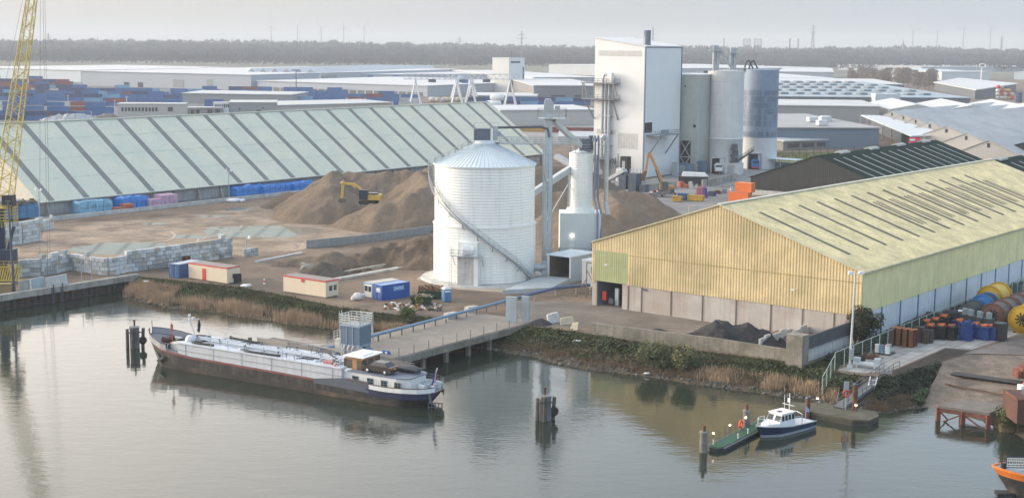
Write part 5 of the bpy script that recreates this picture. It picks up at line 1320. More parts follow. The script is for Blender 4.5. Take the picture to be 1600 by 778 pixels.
bo_.build('bollard', DSTEEL, bg)
MB().box(h2 - 3.4, -1.7, fz, 1.4, .9, .9).ico((h2 - 9.0, 1.2, fz + 1.6), .8, 1, .05).build('tarp_cover', mat('pale tarp', (.58, .60, .64), .6), bg)
mx = h2 - 9.4
ma = MB().tube((mx, .2, tz1 - .6), (mx + 1.5, .2, tz1 + 2.6), .15, .1).bar((mx + 1.5, -1.6, tz1 + 2.6), (mx + 1.5, 1.6, tz1 + 2.7), .11).tube((mx + 1.5, .2, tz1 + 2.6), (mx + 1.5, .2, tz1 + 3.3), .16, .1)
ma.ico((mx + 1.5, .2, tz1 + 3.4), .22, 1).box(mx + 1.6, -.6, tz1 + 2.7, .3, .5, .3); ma.build('mast', mat('white mast', (.62, .61, .60), .5), bg)
MB().ico((mx + 1.45, -1.6, tz1 + 1.8), .5, 1, .2, (.3, .6, 1.4)).ico((mx + 1.45, -1.5, tz1 + 1.1), .4, 1, .2, (.3, .7, 1)).build('signal_cone', mat('dark green signal', (.02, .035, .035), .7), bg)
MB().tube((mx + 3.5, 1.6, tz1 - .8), (mx + 3.7, 1.6, tz1 + 2.4), .05).box(mx + 3.65, 1.6, tz1 + 1.2, .1, .45, .9).build('pennant', mat('faded red pennant', (.4, .12, .1), .7), bg)
MB().tube((h2 - .3, 0, 3.6), (h2 - .2, 0, 5.6), .05).build('jackstaff', DSTEEL, bg)
an = MB().bar((h2 - 4.2, 3.15, 2.0), (h2 - 5.2, 3.3, 1.0), .22).bar((h2 - 5.9, 3.4, 1.5), (h2 - 4.6, 3.35, .8), .3); an.build('anchor', DSTEEL, bg)
# after deckhouse
ax0, ax1, ahw = -h2 + 3.2, -h2 + 12.4, 2.55
dz0, dz1 = 1.4, 3.45
outl = [(ax0, -1.7), (ax0 + .6, -2.2), (ax0 + 1.6, -ahw), (ax1, -ahw), (ax1, ahw), (ax0 + 1.6, ahw), (ax0 + .6, 2.2), (ax0, 1.7)]
MB().prism(outl, dz0, dz1).build('deckhouse', mat('deckhouse white', (.72, .72, .71), .45, var=.04, streak=((.5, .42, .36), .2)), bg)
MB().prism([(x + (.15 if x > -15 else -.2), y * 1.05) for x, y in outl], dz1, dz1 + .1).build('deckhouse_roof', mat('roof slate', (.16, .19, .25), .6, var=.1), bg)
MB().box(ax1 + .4, 1.6, 1.5, 1.6, 1.8, 1.9).ico((ax1 + .5, 1.9, 3.3), .75, 2, 0, (1.1, .9, .5)).build('companionway', WHITE, bg)
for x in (-h2 + 4.6, -h2 + 6.7, -h2 + 8.9, -h2 + 11.3):
    f = MB().box(x, ahw + .02, 2.2, 1.05, .05, .85).build('window_frame', STEEL, bg); MB().box(x - .24, ahw + .05, 2.27, .44, .04, .7).box(x + .24, ahw + .05, 2.27, .44, .04, .7).each('pane', GLASS, f)
band('gunwale_rail', -h2, -h2 + 12, .58, .7, mat('brown gunwale', (.14, .07, .05), .6), .08)
sr = MB(); q = [x for x in xs if x <= -h2 + 13]
for sd in (1, -1): sr.rail([(x, sd * (interp(x, bdT) - .1), interp(x, shT) + .6) for x in q], .7, .022, 1.8, 1)
sr.build('stern_railing', STEEL, bg)
# wheelhouse
wx0, wx1, wy0, wy1, wz0, wz1 = -h2 + 10.9, -h2 + 13.7, -2.2, 1.6, 2.6, 5.15
tk = mat('varnished timber', (.40, .20, .09), .5, var=.25, vs=1.5)
MB().box((wx0 + wx1) / 2, (wy0 + wy1) / 2, 1.4, wx1 - wx0, wy1 - wy0, 1.7).build('wheelhouse_base', mat('cream base', (.60, .54, .44), .6), bg)
MB().box((wx0 + wx1) / 2, (wy0 + wy1) / 2, 3.1, wx1 - wx0, wy1 - wy0, wz1 - 3.1).build('wheelhouse', tk, bg)
wnm = MB()
for x, w_ in ((wx1 - .7, 1.1), (wx0 + .45, .7)): wnm.box(x, wy1 + .03, 3.6, w_, .05, 1.2)
for y in (-1.3, .1, 1.5): wnm.box(wx0 - .03, y - .3, 3.6, .05, 1.05, 1.2).box(wx1 + .03, y - .3, 3.6, .05, 1.15, 1.3)
wnm.each('wheelhouse_window', mat('warm window glass', (.10, .085, .07), .12), bg)
MB().box(wx0 + 1.2, wy1 + .03, 2.8, .7, .06, 2.1).build('wheelhouse_door', mat('lighter timber', (.42, .2, .08), .5), bg)
MB().box((wx0 + wx1) / 2 - .1, (wy0 + wy1) / 2, wz1, wx1 - wx0 + .6, wy1 - wy0 + .6, .14).box(wx0 + .4, 0, wz1 + .14, .25, 2.4, .12).build('wheelhouse_roof', WHITE, bg)
bb = MB().ext([(wx0 - 1.6, -2.6, wz1 - .1), (wx0 - .3, -2.6, wz1 - .1), (wx0 - .3, -2.2, wz1 + .45), (wx0 - 1.6, -2.2, wz1 + .45)], (0, .08, .02)); b_ = bb.build('blue_board', mat('blue board', (.05, .2, .6), .5), bg)
MB().lathe([(.22, -.03), (.22, .03)], 12, (wx0 - .95, -2.3, wz1 + .25), axis='y').build('light_disc', WHITE, b_)
lb_ = MB(); 
for i in range(14):
    a, b2 = 2 * math.pi * i / 14, 2 * math.pi * (i + 1) / 14; lb_.tube((wx1 + 1.0, 2.2 + .42 * math.cos(a), 3.6 + .42 * math.sin(a)), (wx1 + 1.0, 2.2 + .42 * math.cos(b2), 3.6 + .42 * math.sin(b2)), .1, n=6, mi=i % 4 == 0)
lb_.build('lifebuoy', [ORANGE, WHITE], bg)
MB().box(wx1 + .8, 1.6, 1.5, .7, 1.6, 1.6).box(wx1 + 2.6, 1.8, 3.8, 1.5, .5, .45).build('red_gear', mat('gear red white', (.42, .16, .15), .6, var=.3, vs=2), bg)
fs_ = MB().tube((-h2 + .4, .8, 2.2), (-h2 - .3, .8, 5.2), .05); fs_.build('flagstaff', WHITE, bg)
fm = MB()
for i, mi in ((0, 0), (1, 1), (2, 2)):
    fm.add([(-h2 - .25 + .02 * i, .8 + .1 * i, 5.0 - .02 * i), (-h2 - .1, .95 + .16 * i, 3.2 + .05 * i), (-h2 + .1, 1.1 + .18 * i, 3.2), (-h2 - .15, .9 + .1 * i, 4.95)], [(0, 1, 2, 3)], mi)
fm.build('flag', [mat('flag red', (.45, .05, .05), .8), mat('flag white', (.6, .6, .6), .8), mat('flag blue', (.03, .06, .3), .8)], bg)
MB().bar((-h2 + .3, 1.7, 2.0), (-h2 + .1, 1.7, .7), .25).build('fender', DSTEEL, bg)
rd = MB()
for z in (.15, .75): rd.bar((-h2 + .6, 1.5, z), (-h2 - 1.1, .9, z), .1)
for i in range(5): rd.bar((-h2 + .6 - .42 * i, 1.5 - .15 * i, -.3), (-h2 + .6 - .42 * i, 1.5 - .15 * i, .8), .1)
rd.build('rudder_guard', DSTEEL, bg)
sg = MB()
for i in range(10): sg.box(-h2 + 1.2 + rr_.uniform(-.5, 1.6), rr_.uniform(-1.6, 1.8), 1.9, rr_.uniform(.3, .7), rr_.uniform(.3, .7), rr_.uniform(.4, 1.1))
sg.build('deck_gear', mat('blue white gear', (.38, .44, .52), .6, var=.35, vs=2.2), bg)
an = MB()
for k, (x, y) in enumerate(((-h2 + 10.5, -2.2), (-h2 + 9, -1.9))): an.bar((x - 2, y, 3.3), (x - 4.6, y - .2, 4.6 + k * .4), .06).bar((x - 3.2, y, 3.3), (x - 3.4, y, 4.8), .06)
an.build('boom', DSTEEL, bg)
# car carried on the deckhouse roof
def toW(p): c, s = math.cos(brz), math.sin(brz); return bc + Vector((p[0] * c - p[1] * s, p[0] * s + p[1] * c, p[2]))
def car(loc, rz, label, body):
    r = thing('parked_car', label, 'car', loc, rz); W = .88
    prof = [(-2.2, .35), (-2.25, .8), (-2.15, 1.0), (-1.75, 1.05), (-1.15, 1.5), (.55, 1.52), (1.2, 1.02), (2.05, .88), (2.25, .65), (2.2, .35)]
    n = len(prof); v = []
    for s, k in ((-1, 1), (1, 1)):
        for x, z in prof: v.append((x, s * W * (.82 if z > 1.3 else 1), z))
    MB().add(v, [tuple(range(n)), tuple(range(n, 2 * n))[::-1]] + [(i, n + i, n + (i + 1) % n, (i + 1) % n) for i in range(n)]).build('body', body, r)
    g = MB()
    for s in (-1, 1):
        k = lambda z: s * (W * (1 - .18 * max(0, min(1, (z - 1.05) / .3))) + .012)
        for xa, xb, xc, xd in ((-1.62, -.95, -1.08, -.95), (-.85, .02, -.85, .02), (.12, 1.0, .12, .5)): g.add([(xa, k(1.05), 1.06), (xb, k(1.05), 1.06), (xd, k(1.42), 1.44), (xc, k(1.42), 1.44)], [(0, 1, 2, 3) if s > 0 else (3, 2, 1, 0)])
    g.add([(1.17, -.68, 1.06), (1.17, .68, 1.06), (.62, .6, 1.5), (.62, -.6, 1.5)], [(0, 1, 2, 3)]).add([(-1.78, .7, 1.08), (-1.78, -.7, 1.08), (-1.22, -.6, 1.48), (-1.22, .6, 1.48)], [(0, 1, 2, 3)])
    g.build('side_window', GLASS, r)
    for x in (-1.38, 1.38):
        for s in (-1, 1):
            w_ = MB().lathe([(.2, -.11), (.33, -.1), (.33, .1), (.2, .11)], 16, (x, s * (W - .06), .33), axis='y').build('wheel', BLACK, r); MB().lathe([(.02, -.115), (.2, -.12), (.2, .12), (.02, .115)], 10, (x, s * (W - .06), .33), axis='y').build('rim', STEEL, w_)
    for s in (-1, 1): MB().box(-2.2, s * .66, .78, .12, .3, .22).build('tail_light', RED, r); MB().box(2.15, s * .62, .68, .14, .34, .14).build('headlight', WHITE, r)
    MB().box(-2.25, 0, .72, .04, .5, .12).build('number_plate', mat('yellow plate', (.6, .5, .1), .6), r)
    return r
car(toW((-h2 + 8.2, 1.3, dz1 + .1)), brz, 'dark brown hatchback car parked on the barge deckhouse roof', mat('dark brown car paint', (.045, .035, .03), .3, var=.05))
dg = thing('tarped_dinghy', 'dinghy under a dark tarpaulin behind the car on the barge', 'boat', toW((-h2 + 5.6, -.9, dz1 + .1)), brz)
MB().ext([(-2.2, 0, .3), (-1.9, .75, .5), (.8, .8, .5), (2.3, 0, .65), (.8, -.8, .5), (-1.9, -.75, .5)], (0, 0, .12)).ico((-.2, 0, .5), 1.0, 2, .03, (2.0, .7, .5)).build('tarpaulin', mat('dark tarp', (.05, .06, .07), .6, var=.2), dg)
MB().ext([(-1.8, .2, 0), (2.0, .1, .1), (.8, .6, .5), (-1.8, .6, .5)], (0, -.8, 0)).build('hull', mat('dinghy hull', (.12, .14, .17), .5), dg)

# ------------------------------------------------------------------ pilot boat
pb, pst = at(1196, 688, WZ), at(1273, 668, WZ)
pu = (pb - pst).normalized(); prz2 = math.atan2(pu.y, pu.x); pl_ = (pb - pst).length + .6; side = Vector((-pu.y, pu.x, 0)); side = side if side.y > 0 else -side
pcn = (pb + pst) / 2 + side * 1.2; pcn.z = WZ
bt = thing('patrol_boat', 'small navy and white patrol launch moored at the green jetty', 'boat', pcn, prz2)
hx = pl_ / 2; T = [(-hx, 1.25), (-hx + 1, 1.4), (0, 1.5), (hx - 3, 1.4), (hx - 1.4, .95), (hx - .5, .45), (hx, .05)]
S_ = [(-hx, .85), (0, 1.0), (hx, 1.5)]
xq = [-hx + i * pl_ / 20 for i in range(21)]; m = MB(); lv = [(-.3, .86), (.0, .9), (.32, .95), (1, 1.0)]
for x in xq:
    b_, s_ = interp(x, T), interp(x, S_); e = max(0, x - (hx - 3)) / 3
    for sd in (1, -1):
        for z, k in lv: zz = z if z < .3 else (.32 if z == .32 else s_); m.v.append((x - e * (1 - max(0, zz) / s_) * .9, sd * b_ * k * (1 - .4 * e * (1 - max(0, zz) / s_)), zz))
for i in range(20):
    for sd in (0, 1):
        for j in range(3):
            a = (i * 2 + sd) * 4 + j; b_ = ((i + 1) * 2 + sd) * 4 + j
            m.f.append((a, a + 1, b_ + 1, b_) if sd == 0 else (a, b_, b_ + 1, a + 1)); m.m.append((0, 1, 2)[j]); m.s.append(True)
m.f.append((0, 1, 5, 4)); m.m.append(2); m.s.append(False); m.f.append((1, 2, 6, 5)); m.m.append(2); m.s.append(False); m.f.append((2, 3, 7, 6)); m.m.append(2); m.s.append(False)
m.build('hull', [mat('launch boot top', (.30, .32, .34), .5), mat('launch grey', (.30, .33, .37), .4), mat('launch navy', (.015, .028, .075), .3)], bt)
d_ = MB(); v = []
for x in xq: v += [(x, interp(x, T) - .05, interp(x, S_) - .1), (x, -interp(x, T) + .05, interp(x, S_) - .1)]
d_.add(v, [(2 * i, 2 * i + 1, 2 * i + 3, 2 * i + 2) for i in range(20)]).build('deck', mat('launch deck', (.50, .52, .54), .6), bt)
g_ = MB()
for i in range(20):
    for s in (1, -1): g_.bar((xq[i], s * interp(xq[i], T), interp(xq[i], S_)), (xq[i + 1], s * interp(xq[i + 1], T), interp(xq[i + 1], S_)), .09)
g_.build('gunwale', mat('grey rubber gunwale', (.32, .34, .37), .6), bt)
MB().prism([(-.9, -1.12), (2.0, -1.12), (hx - 1.4, -.5), (hx - 1.2, 0), (hx - 1.4, .5), (2.0, 1.12), (-.9, 1.12)], .9, 1.55).build('coach_roof', WHITE, bt)
cbn = MB(); A_ = [(-.9, -1.1), (1.9, -1.1), (1.9, 1.1), (-.9, 1.1)]; B_ = [(-.8, -.95), (1.35, -.95), (1.35, .95), (-.8, .95)]
cbn.add([(x, y, 1.5) for x, y in A_] + [(x, y, 2.5) for x, y in B_], [(0, 1, 5, 4), (1, 2, 6, 5), (2, 3, 7, 6), (3, 0, 4, 7), (4, 5, 6, 7)]); cbn.box(.25, 0, 2.5, 2.5, 2.1, .1).build('cabin', WHITE, bt)
MB().box(.7, 0, 2.61, .5, .45, .06).build('hatch', GLASS, bt)
for s in (1, -1):
    for x in (-.55, .05, .65, 1.25):
        k = lambda z: s * (1.1 - .15 * (z - 1.5) / 1.25 + .02); MB().add([(x - .22, k(1.75), 1.75), (x + .24, k(1.75), 1.75), (x + .18, k(2.5), 2.35), (x - .22, k(2.5), 2.35)], [(0, 1, 2, 3)]).build('side_window', GLASS, bt)
for y in (-.55, .55):
    k = lambda z: 1.9 - .55 * (z - 1.5) / 1.25 + .02; MB().add([(k(1.75), y - .42, 1.75), (k(1.75), y + .42, 1.75), (k(2.5), y + .38, 2.35), (k(2.5), y - .38, 2.35)], [(0, 1, 2, 3)]).build('windscreen', GLASS, bt)
ml = MB().tube((-.6, .4, 2.5), (-.6, .4, 4.7), .05).tube((-.9, -.6, 2.5), (-.9, -.6, 4.3), .03).box(-.6, .3, 3.6, .1, .35, .5).bar((-.9, -.9, 3.2), (-.9, .9, 3.2), .06); ml.build('mast', WHITE, bt)
MB().path([(-2.3, -1.0, .8), (-2.3, -1.0, 2.0), (-2.5, 0, 2.15), (-2.3, 1.0, 2.0), (-2.3, 1.0, .8)], .06, 6).build('towing_arch', STEEL, bt)
MB().rail([(hx - 2.8, 1.2, 1.3), (hx - 1.4, .85, 1.45), (hx - .2, 0, 1.6), (hx - 1.4, -.85, 1.45), (hx - 2.8, -1.2, 1.3)], .75, .05, 1, 0).build('bow_rail', WHITE, bt)
fl = MB().tube((-hx + .3, -.3, .8), (-hx + .1, -.3, 2.4), .03).add([(-hx + .15, -.3, 2.3), (-hx - .3, -.1, 1.9), (-hx - .2, -.1, 1.5), (-hx + .2, -.3, 1.7)], [(0, 1, 2, 3)]); fl.build('ensign', mat('blue white ensign', (.25, .30, .55), .7, var=.4, vs=4), bt)
MB().box(-hx - .1, 0, .3, .25, 1.8, .2).build('swim_step', BLACK, bt)

# green jetty
jA, jB = at(1120, 703, WZ), at(1197, 664, WZ); ju = (jB - jA).normalized(); jz = math.atan2(ju.y, ju.x); jl = (jB - jA).length + 2
jt = thing('jetty', 'narrow green decked floating jetty between timber posts', 'jetty', Vector((jA.x, jA.y, WZ)), jz)
MB().prism([(-.9, -.5), (-.2, -.95), (jl, -.95), (jl, .95), (-.2, .95), (-.9, .5)], -.4, .45).build('float', mat('black float', (.025, .028, .03), .6), jt)
MB().prism([(-.6, -.45), (0, -.8), (jl, -.8), (jl, .8), (0, .8), (-.6, .45)], .45, .52).build('deck', mat('green jetty deck', (.012, .075, .04), .7, var=.15), jt)
MB().bar((-.2, -1.0, .4), (jl, -1.0, .4), .14).bar((-.2, 1.0, .4), (jl, 1.0, .4), .14).each('fender', mat('jetty fender', (.10, .12, .13), .5), jt)
cl_ = MB()
for x in (.3, 4.2, 6.8): cl_.lathe([(.07, 0), (.07, .5), (.12, .55), (.02, .6)], 8, (x, .6 if x < 1 else -.6, .5))
cl_.build('bollard', WHITE, jt)
po_ = MB()
for i in range(7): po_.bar((.6 + i * 1.5, .85, .4), (.6 + i * 1.5, .85, 1.75), .05)
po_.path(curve([(3.4, .85, 1.2), (4.4, .85, .9), (5.2, .85, 1.6)]), .03, 5).build('post', DSTEEL, jt)
for x in (.9, 5.2, 9.4):
    l_ = MB().bar((x, .95, .4), (x, .95, 1.5), .06).build('lamp_post', DSTEEL, jt); MB().ico((x, .95, 1.62), .12, 1).build('lamp', LAMP, l_)
lbm = MB()
for i in range(12):
    a, b2 = 2 * math.pi * i / 12, 2 * math.pi * (i + 1) / 12; lbm.tube((7.8 + .4 * math.cos(a), .8, 1.2 + .4 * math.sin(a)), (7.8 + .4 * math.cos(b2), .8, 1.2 + .4 * math.sin(b2)), .13, n=6)
lbm.bar((7.8, .85, .4), (7.8, .85, 1.2), .08).build('lifebuoy', mat('bright orange', (.8, .12, .03), .6), jt)
for px, lab in (((1099, 706), 'thick timber mooring post at the left end of the green jetty'), ((1166, 671), 'thick timber mooring post halfway along the green jetty')):
    p = thing('mooring_post', lab, 'post', at(*px, WZ), 0, 'posts of the green jetty')
    MB().tube((0, 0, -2.5), (0, 0, 2.3), .5, .42, n=10).lathe([(.52, 2.25), (.52, 2.4), (.2, 2.45)], 10).build('pile', mat('grey timber pile', (.16, .15, .145), .9, var=.3, vs=1.5, streak=((.3, .29, .28), .6)), p); MB().tube((0, 0, 2.4), (0, 0, 3.1), .2).build('head', RUST, p)

# concrete pontoon with lamps and the gangway
pp_ = [at(*q, WZ + .8) for q in ((1236, 628), (1290, 630), (1368, 642), (1373, 649), (1358, 656), (1332, 655), (1240, 638))]
po0 = Vector((pp_[0].x, pp_[0].y, WZ)); pn = thing('pontoon', 'low mossy concrete pontoon at the foot of the gangway', 'pontoon', po0)
loc_ = [(p.x - po0.x, p.y - po0.y) for p in pp_]
MB().prism(loc_, -1, .5).build('hull', mat('wet pontoon side', (.05, .048, .04), .6, var=.3, vs=.8, streak=((.1, .1, .08), .6)), pn)
cx_, cy_ = sum(p[0] for p in loc_) / 7, sum(p[1] for p in loc_) / 7
MB().prism([(cx_ + (x - cx_) * 1.01, cy_ + (y - cy_) * 1.03) for x, y in loc_], .5, .8).build('deck', mat('mossy pontoon deck', (.075, .072, .048), .9, var=.25, vs=.6, stain=(.13, .12, .09), st=(.4, .6, .2)), pn)
for k, px in enumerate(((1277, 632), (1337, 643))):
    lp = thing('dock_lamp', ('left' if k == 0 else 'right') + ' one of two small lit lamps on the mossy pontoon', 'lamp', at(*px, WZ + .8), 0, 'lamps on the pontoon')
    MB().tube((0, 0, 0), (0, 0, .7), .06).lathe([(.28, .95), (.05, 1.1)], 10).build('stem', DSTEEL, lp); MB().ico((0, 0, .85), .15, 1).build('lamp', LAMP, lp)
for px, hgt, lab in (((1335, 640), 3.2, 'thick rusty pile holding the pontoon, left of the right lamp'), ((1262, 643), 1.7, 'short dark pile at the left end of the pontoon')):
    p = thing('mooring_post', lab, 'post', at(*px, WZ + .8)); MB().tube((0, 0, -3), (0, 0, hgt), .3, n=10).build('pile', RUST, p); MB().lathe([(.32, hgt), (.32, hgt + .12), (.02, hgt + .2)], 10).build('cap', DSTEEL, p)
gA, gB = at(1310, 636, WZ + .95), at(1388, 580, .1)
gw = thing('gangway', 'railed aluminium gangway sloping from the bank down to the pontoon', 'gangway', Vector((gA.x, gA.y, gA.z)))
d = gB - gA; u = Vector((d.x, d.y, 0)).normalized(); w_ = Vector((-u.y, u.x, 0)) * .65
MB().bar((0, 0, 0), d, 1.25, .12).build('deck', mat('gangway deck', (.15, .16, .17), .6, .2, var=.1), gw)
MB().bar(w_ - Vector((0, 0, .15)), d + w_ - Vector((0, 0, .15)), .1, .35).bar(-w_ - Vector((0, 0, .15)), d - w_ - Vector((0, 0, .15)), .1, .35).build('side_beam', mat('gangway beam', (.17, .18, .19), .5, .3), gw)
MB().rail([w_, d + w_], 1.1, .06, 1.5, 1).rail([-w_, d - w_], 1.1, .06, 1.5, 1).rail([d - w_, d - w_ + u * 2.2], 1.1, .06, 1.5, 1).build('railing', mat('dark railing', (.12, .13, .15), .5, .3), gw)
lb2 = thing('lifebuoy_post', 'red lifebuoy on a pale stand beside the gangway', 'lifebuoy', at(1321, 640, WZ + .8)); m = MB()
for i in range(12):
    a, b2 = 2 * math.pi * i / 12, 2 * math.pi * (i + 1) / 12; m.tube((.38 * math.cos(a), -.15, 2.1 + .38 * math.sin(a)), (.38 * math.cos(b2), -.15, 2.1 + .38 * math.sin(b2)), .11, n=6)
m.build('lifebuoy', RED, lb2); MB().bar((0, 0, 0), (0, 0, 3.4), .12).box(0, .02, 2.4, .6, .1, 1.2).build('stand', STEEL, lb2)
sk = thing('ladder_trestle', 'small white ladder trestle under the gangway on the bank', 'ladder', at(1352, 620, WZ + .5), 0); m = MB()
for k in (0, .9): m.bar((k, 0, 0), (k + .7, .5, 2.6), .09)
for i in range(4): m.bar((.15 + .17 * i, .12 * i, .5 + .55 * i), (1.05 + .17 * i, .12 * i, .5 + .55 * i), .07)
m.build('frame', WHITE, sk)

# rusty dock platform at the slipway
dp_ = [at(*q, -.5) for q in ((1466, 633), (1546, 645), (1574, 633), (1505, 624))]
dk = thing('dock_platform', 'rusty braced steel landing platform at the foot of the slipway', 'platform', Vector((dp_[0].x, dp_[0].y, -.5))); ll = [(p.x - dp_[0].x, p.y - dp_[0].y) for p in dp_]
MB().prism(ll, -.35, 0).build('deck', mat('worn grey planking', (.15, .135, .12), .9, var=.25, vs=.6, streak=((.22, .2, .18), .3)), dk)
oxr = mat('oxide red steel', (.20, .065, .045), .8, var=.25, vs=1.2, stain=(.09, .04, .03), st=(.9, .55, .2))
lg = MB(); f0, f1, b1, b0 = [Vector((x, y, 0)) for x, y in ll]
for a, b_ in ((f0, f1), (b0, b1)):
    lg.bar(a + Vector((0, .1, -.6)), b_ + Vector((0, .1, -.6)), .25, .4)
lg.build('beam', oxr, dk)
for a in (f0, f0.lerp(f1, .5), f1, b1, b0): MB().box(a.x * .97 + .1, a.y + .15, -5, .5, .5, 4.7).build('leg', oxr, dk)
br = MB().bar(f0 + Vector((.5, .2, -2.2)), f0.lerp(f1, .45) + Vector((0, .2, -.9)), .16).bar(f0.lerp(f1, .55) + Vector((0, .2, -.9)), f1 + Vector((-.3, .2, -2.3)), .16).bar(f0 + Vector((.4, .4, -.9)), f0 + Vector((1.8, .8, -2.3)), .14); br.build('brace', oxr, dk)
rb = thing('steel_bin', 'large rust brown steel bin at the right edge above the reeds', 'bin', at(1620, 650), 0); MB().box(0, 0, -.3, 6.5, 5, 2.9).build('body', mat('maroon rusty plate', (.085, .04, .03), .85, var=.3, vs=.7, streak=((.15, .07, .045), .5)), rb); MB().bar((-3.25, -2.5, 2.6), (3.25, -2.5, 2.6), .2).bar((-3.25, 2.5, 2.6), (-3.25, -2.5, 2.6), .2).build('rim', RUST, rb); MB().box(-1, 0, 2.6, 1.6, 1.2, .5).build('lid', DSTEEL, rb)
rb = thing('steel_rack', 'rust red steel rack of short beams at the right edge of the track', 'rack', at(1604, 589), 0); m = MB()
for i in range(5): m.box(-1.3 + i * .6, 0, 0, .45, 2.2, 1.0 + .35 * (i % 3))
m.build('beam', oxr, rb)
og = thing('orange_hoist', 'orange steel hoist post with white base at the right edge', 'hoist', at(1603, 615), 0); MB().bar((0, 0, 0), (0, 0, 5.5), .35).bar((-.4, 0, 1.2), (.8, 0, 3), .2).build('post', ORANGE, og); MB().box(.2, 0, 0, 2.2, 1.4, 1.1).build('base', WHITE, og)

# tug bow, lower right
tb_ = at(1561, 758, WZ + 1.6); tgc = Vector((tb_.x + 9.2, tb_.y + .6, WZ))
tg = thing('tug_boat', 'orange rimmed grey workboat bow with a framed notice board, lower right corner', 'boat', tgc, R(180 - 3)); hx = 9.6
T = [(-hx, 2.9), (0, 3.1), (hx - 5, 2.9), (hx - 3, 2.4), (hx - 1.5, 1.6), (hx - .5, .75), (hx, .1)]; S_ = [(-hx, 2.0), (0, 2.2), (hx, 3.3)]
xq = [-hx + i * 2 * hx / 24 for i in range(25)]; m = MB()
for x in xq:
    b_, s_ = interp(x, T), interp(x, S_); e = max(0, x - (hx - 6)) / 6
    for sd in (1, -1):
        for k in (-.2, .0, .75, 1.0): z = k * s_; r_ = 1 - max(0, k); m.v.append((x - e * r_ * 2.2, sd * b_ * (1 - .5 * e * r_), z))
for i in range(24):
    for sd in (0, 1):
        for j in range(3):
            a = (i * 2 + sd) * 4 + j; b_ = ((i + 1) * 2 + sd) * 4 + j; m.f.append((a, a + 1, b_ + 1, b_) if sd == 0 else (a, b_, b_ + 1, a + 1)); m.m.append((0, 0, 1)[j]); m.s.append(True)
m.build('hull', [mat('tug black hull', (.035, .034, .034), .55, var=.3, stain=(.11, .09, .075), st=(.6, .55, .2)), mat('tug orange band', (.72, .20, .03), .5, var=.1, streak=((.4, .15, .05), .4))], tg)
d_ = MB(); v = []
for x in xq: v += [(x, interp(x, T) - .05, interp(x, S_) - .02), (x, -interp(x, T) + .05, interp(x, S_) - .02)]
d_.add(v, [(2 * i, 2 * i + 1, 2 * i + 3, 2 * i + 2) for i in range(24)]).build('deck', mat('tug deck', (.27, .31, .36), .6, var=.12, stain=(.2, .22, .24), st=(.8, .58, .2)), tg)
g_ = MB()
for i in range(24):
    for s in (1, -1): g_.bar((xq[i], s * interp(xq[i], T), interp(xq[i], S_)), (xq[i + 1], s * interp(xq[i + 1], T), interp(xq[i + 1], S_)), .16, .2)
g_.build('gunwale', mat('tug orange band', (.72, .20, .03), .5), tg)
sb = MB().box(7.4, .4, 3.35, 1.9, .07, 1.0); s_b = sb.build('notice_board', mat('cream board', (.66, .64, .55), .6), tg)
fr = MB().bar((6.43, .4, 2.4), (6.43, .4, 4.45), .1).bar((8.37, .4, 2.4), (8.37, .4, 4.45), .1).bar((6.4, .4, 4.38), (8.4, .4, 4.38), .09).bar((6.4, .4, 3.32), (8.4, .4, 3.32), .09).bar((6.4, .4, 2.9), (7.5, .4, 2.95), .08); fr.build('frame', mat('navy frame', (.03, .045, .08), .5), s_b)
gl = MB(); rr_ = random.Random(4)
for zz, h_, lo, hi in ((4.1, .1, .1, .3), (3.75, .2, .08, .2), (3.5, .1, .1, .35)):
    x = 8.25
    while x > 6.65:
        w_ = rr_.uniform(lo, hi); gl.box(x - w_ / 2, .445, zz, w_, .02, h_); x -= w_ + .08
gl.build('lettering', mat('dark lettering', (.10, .11, .12), .7), s_b)
MB().lathe([(.25, 0), (.25, .6)], 10, (hx - 1.0, .2, 3.1)).lathe([(.12, 0), (.12, .35)], 8, (hx - 2.6, -1.2, 2.9)).lathe([(.12, 0), (.12, .35)], 8, (hx - 2.2, -.9, 2.9)).build('bollard', BLACK, tg)
MB().box(3.4, -1.5, 2.4, 3.2, 2.2, 1.5).build('deck_house', mat('pale deckhouse', (.45, .50, .55), .5), tg); MB().bar((5.1, -2.6, 3.9), (5.1, -.4, 3.9), .25).bar((5.1, -2.6, 3.9), (1.8, -2.6, 3.9), .25).build('orange_trim', mat('faded red', (.6, .2, .13), .6), tg); MB().ico((4.6, -1.2, 4.1), .4, 1, .1).build('coil', BLACK, tg)
MB().box(hx - 1.4, 0, .2, 1.8, 1.2, .4).build('bow_fender', BLACK, tg)
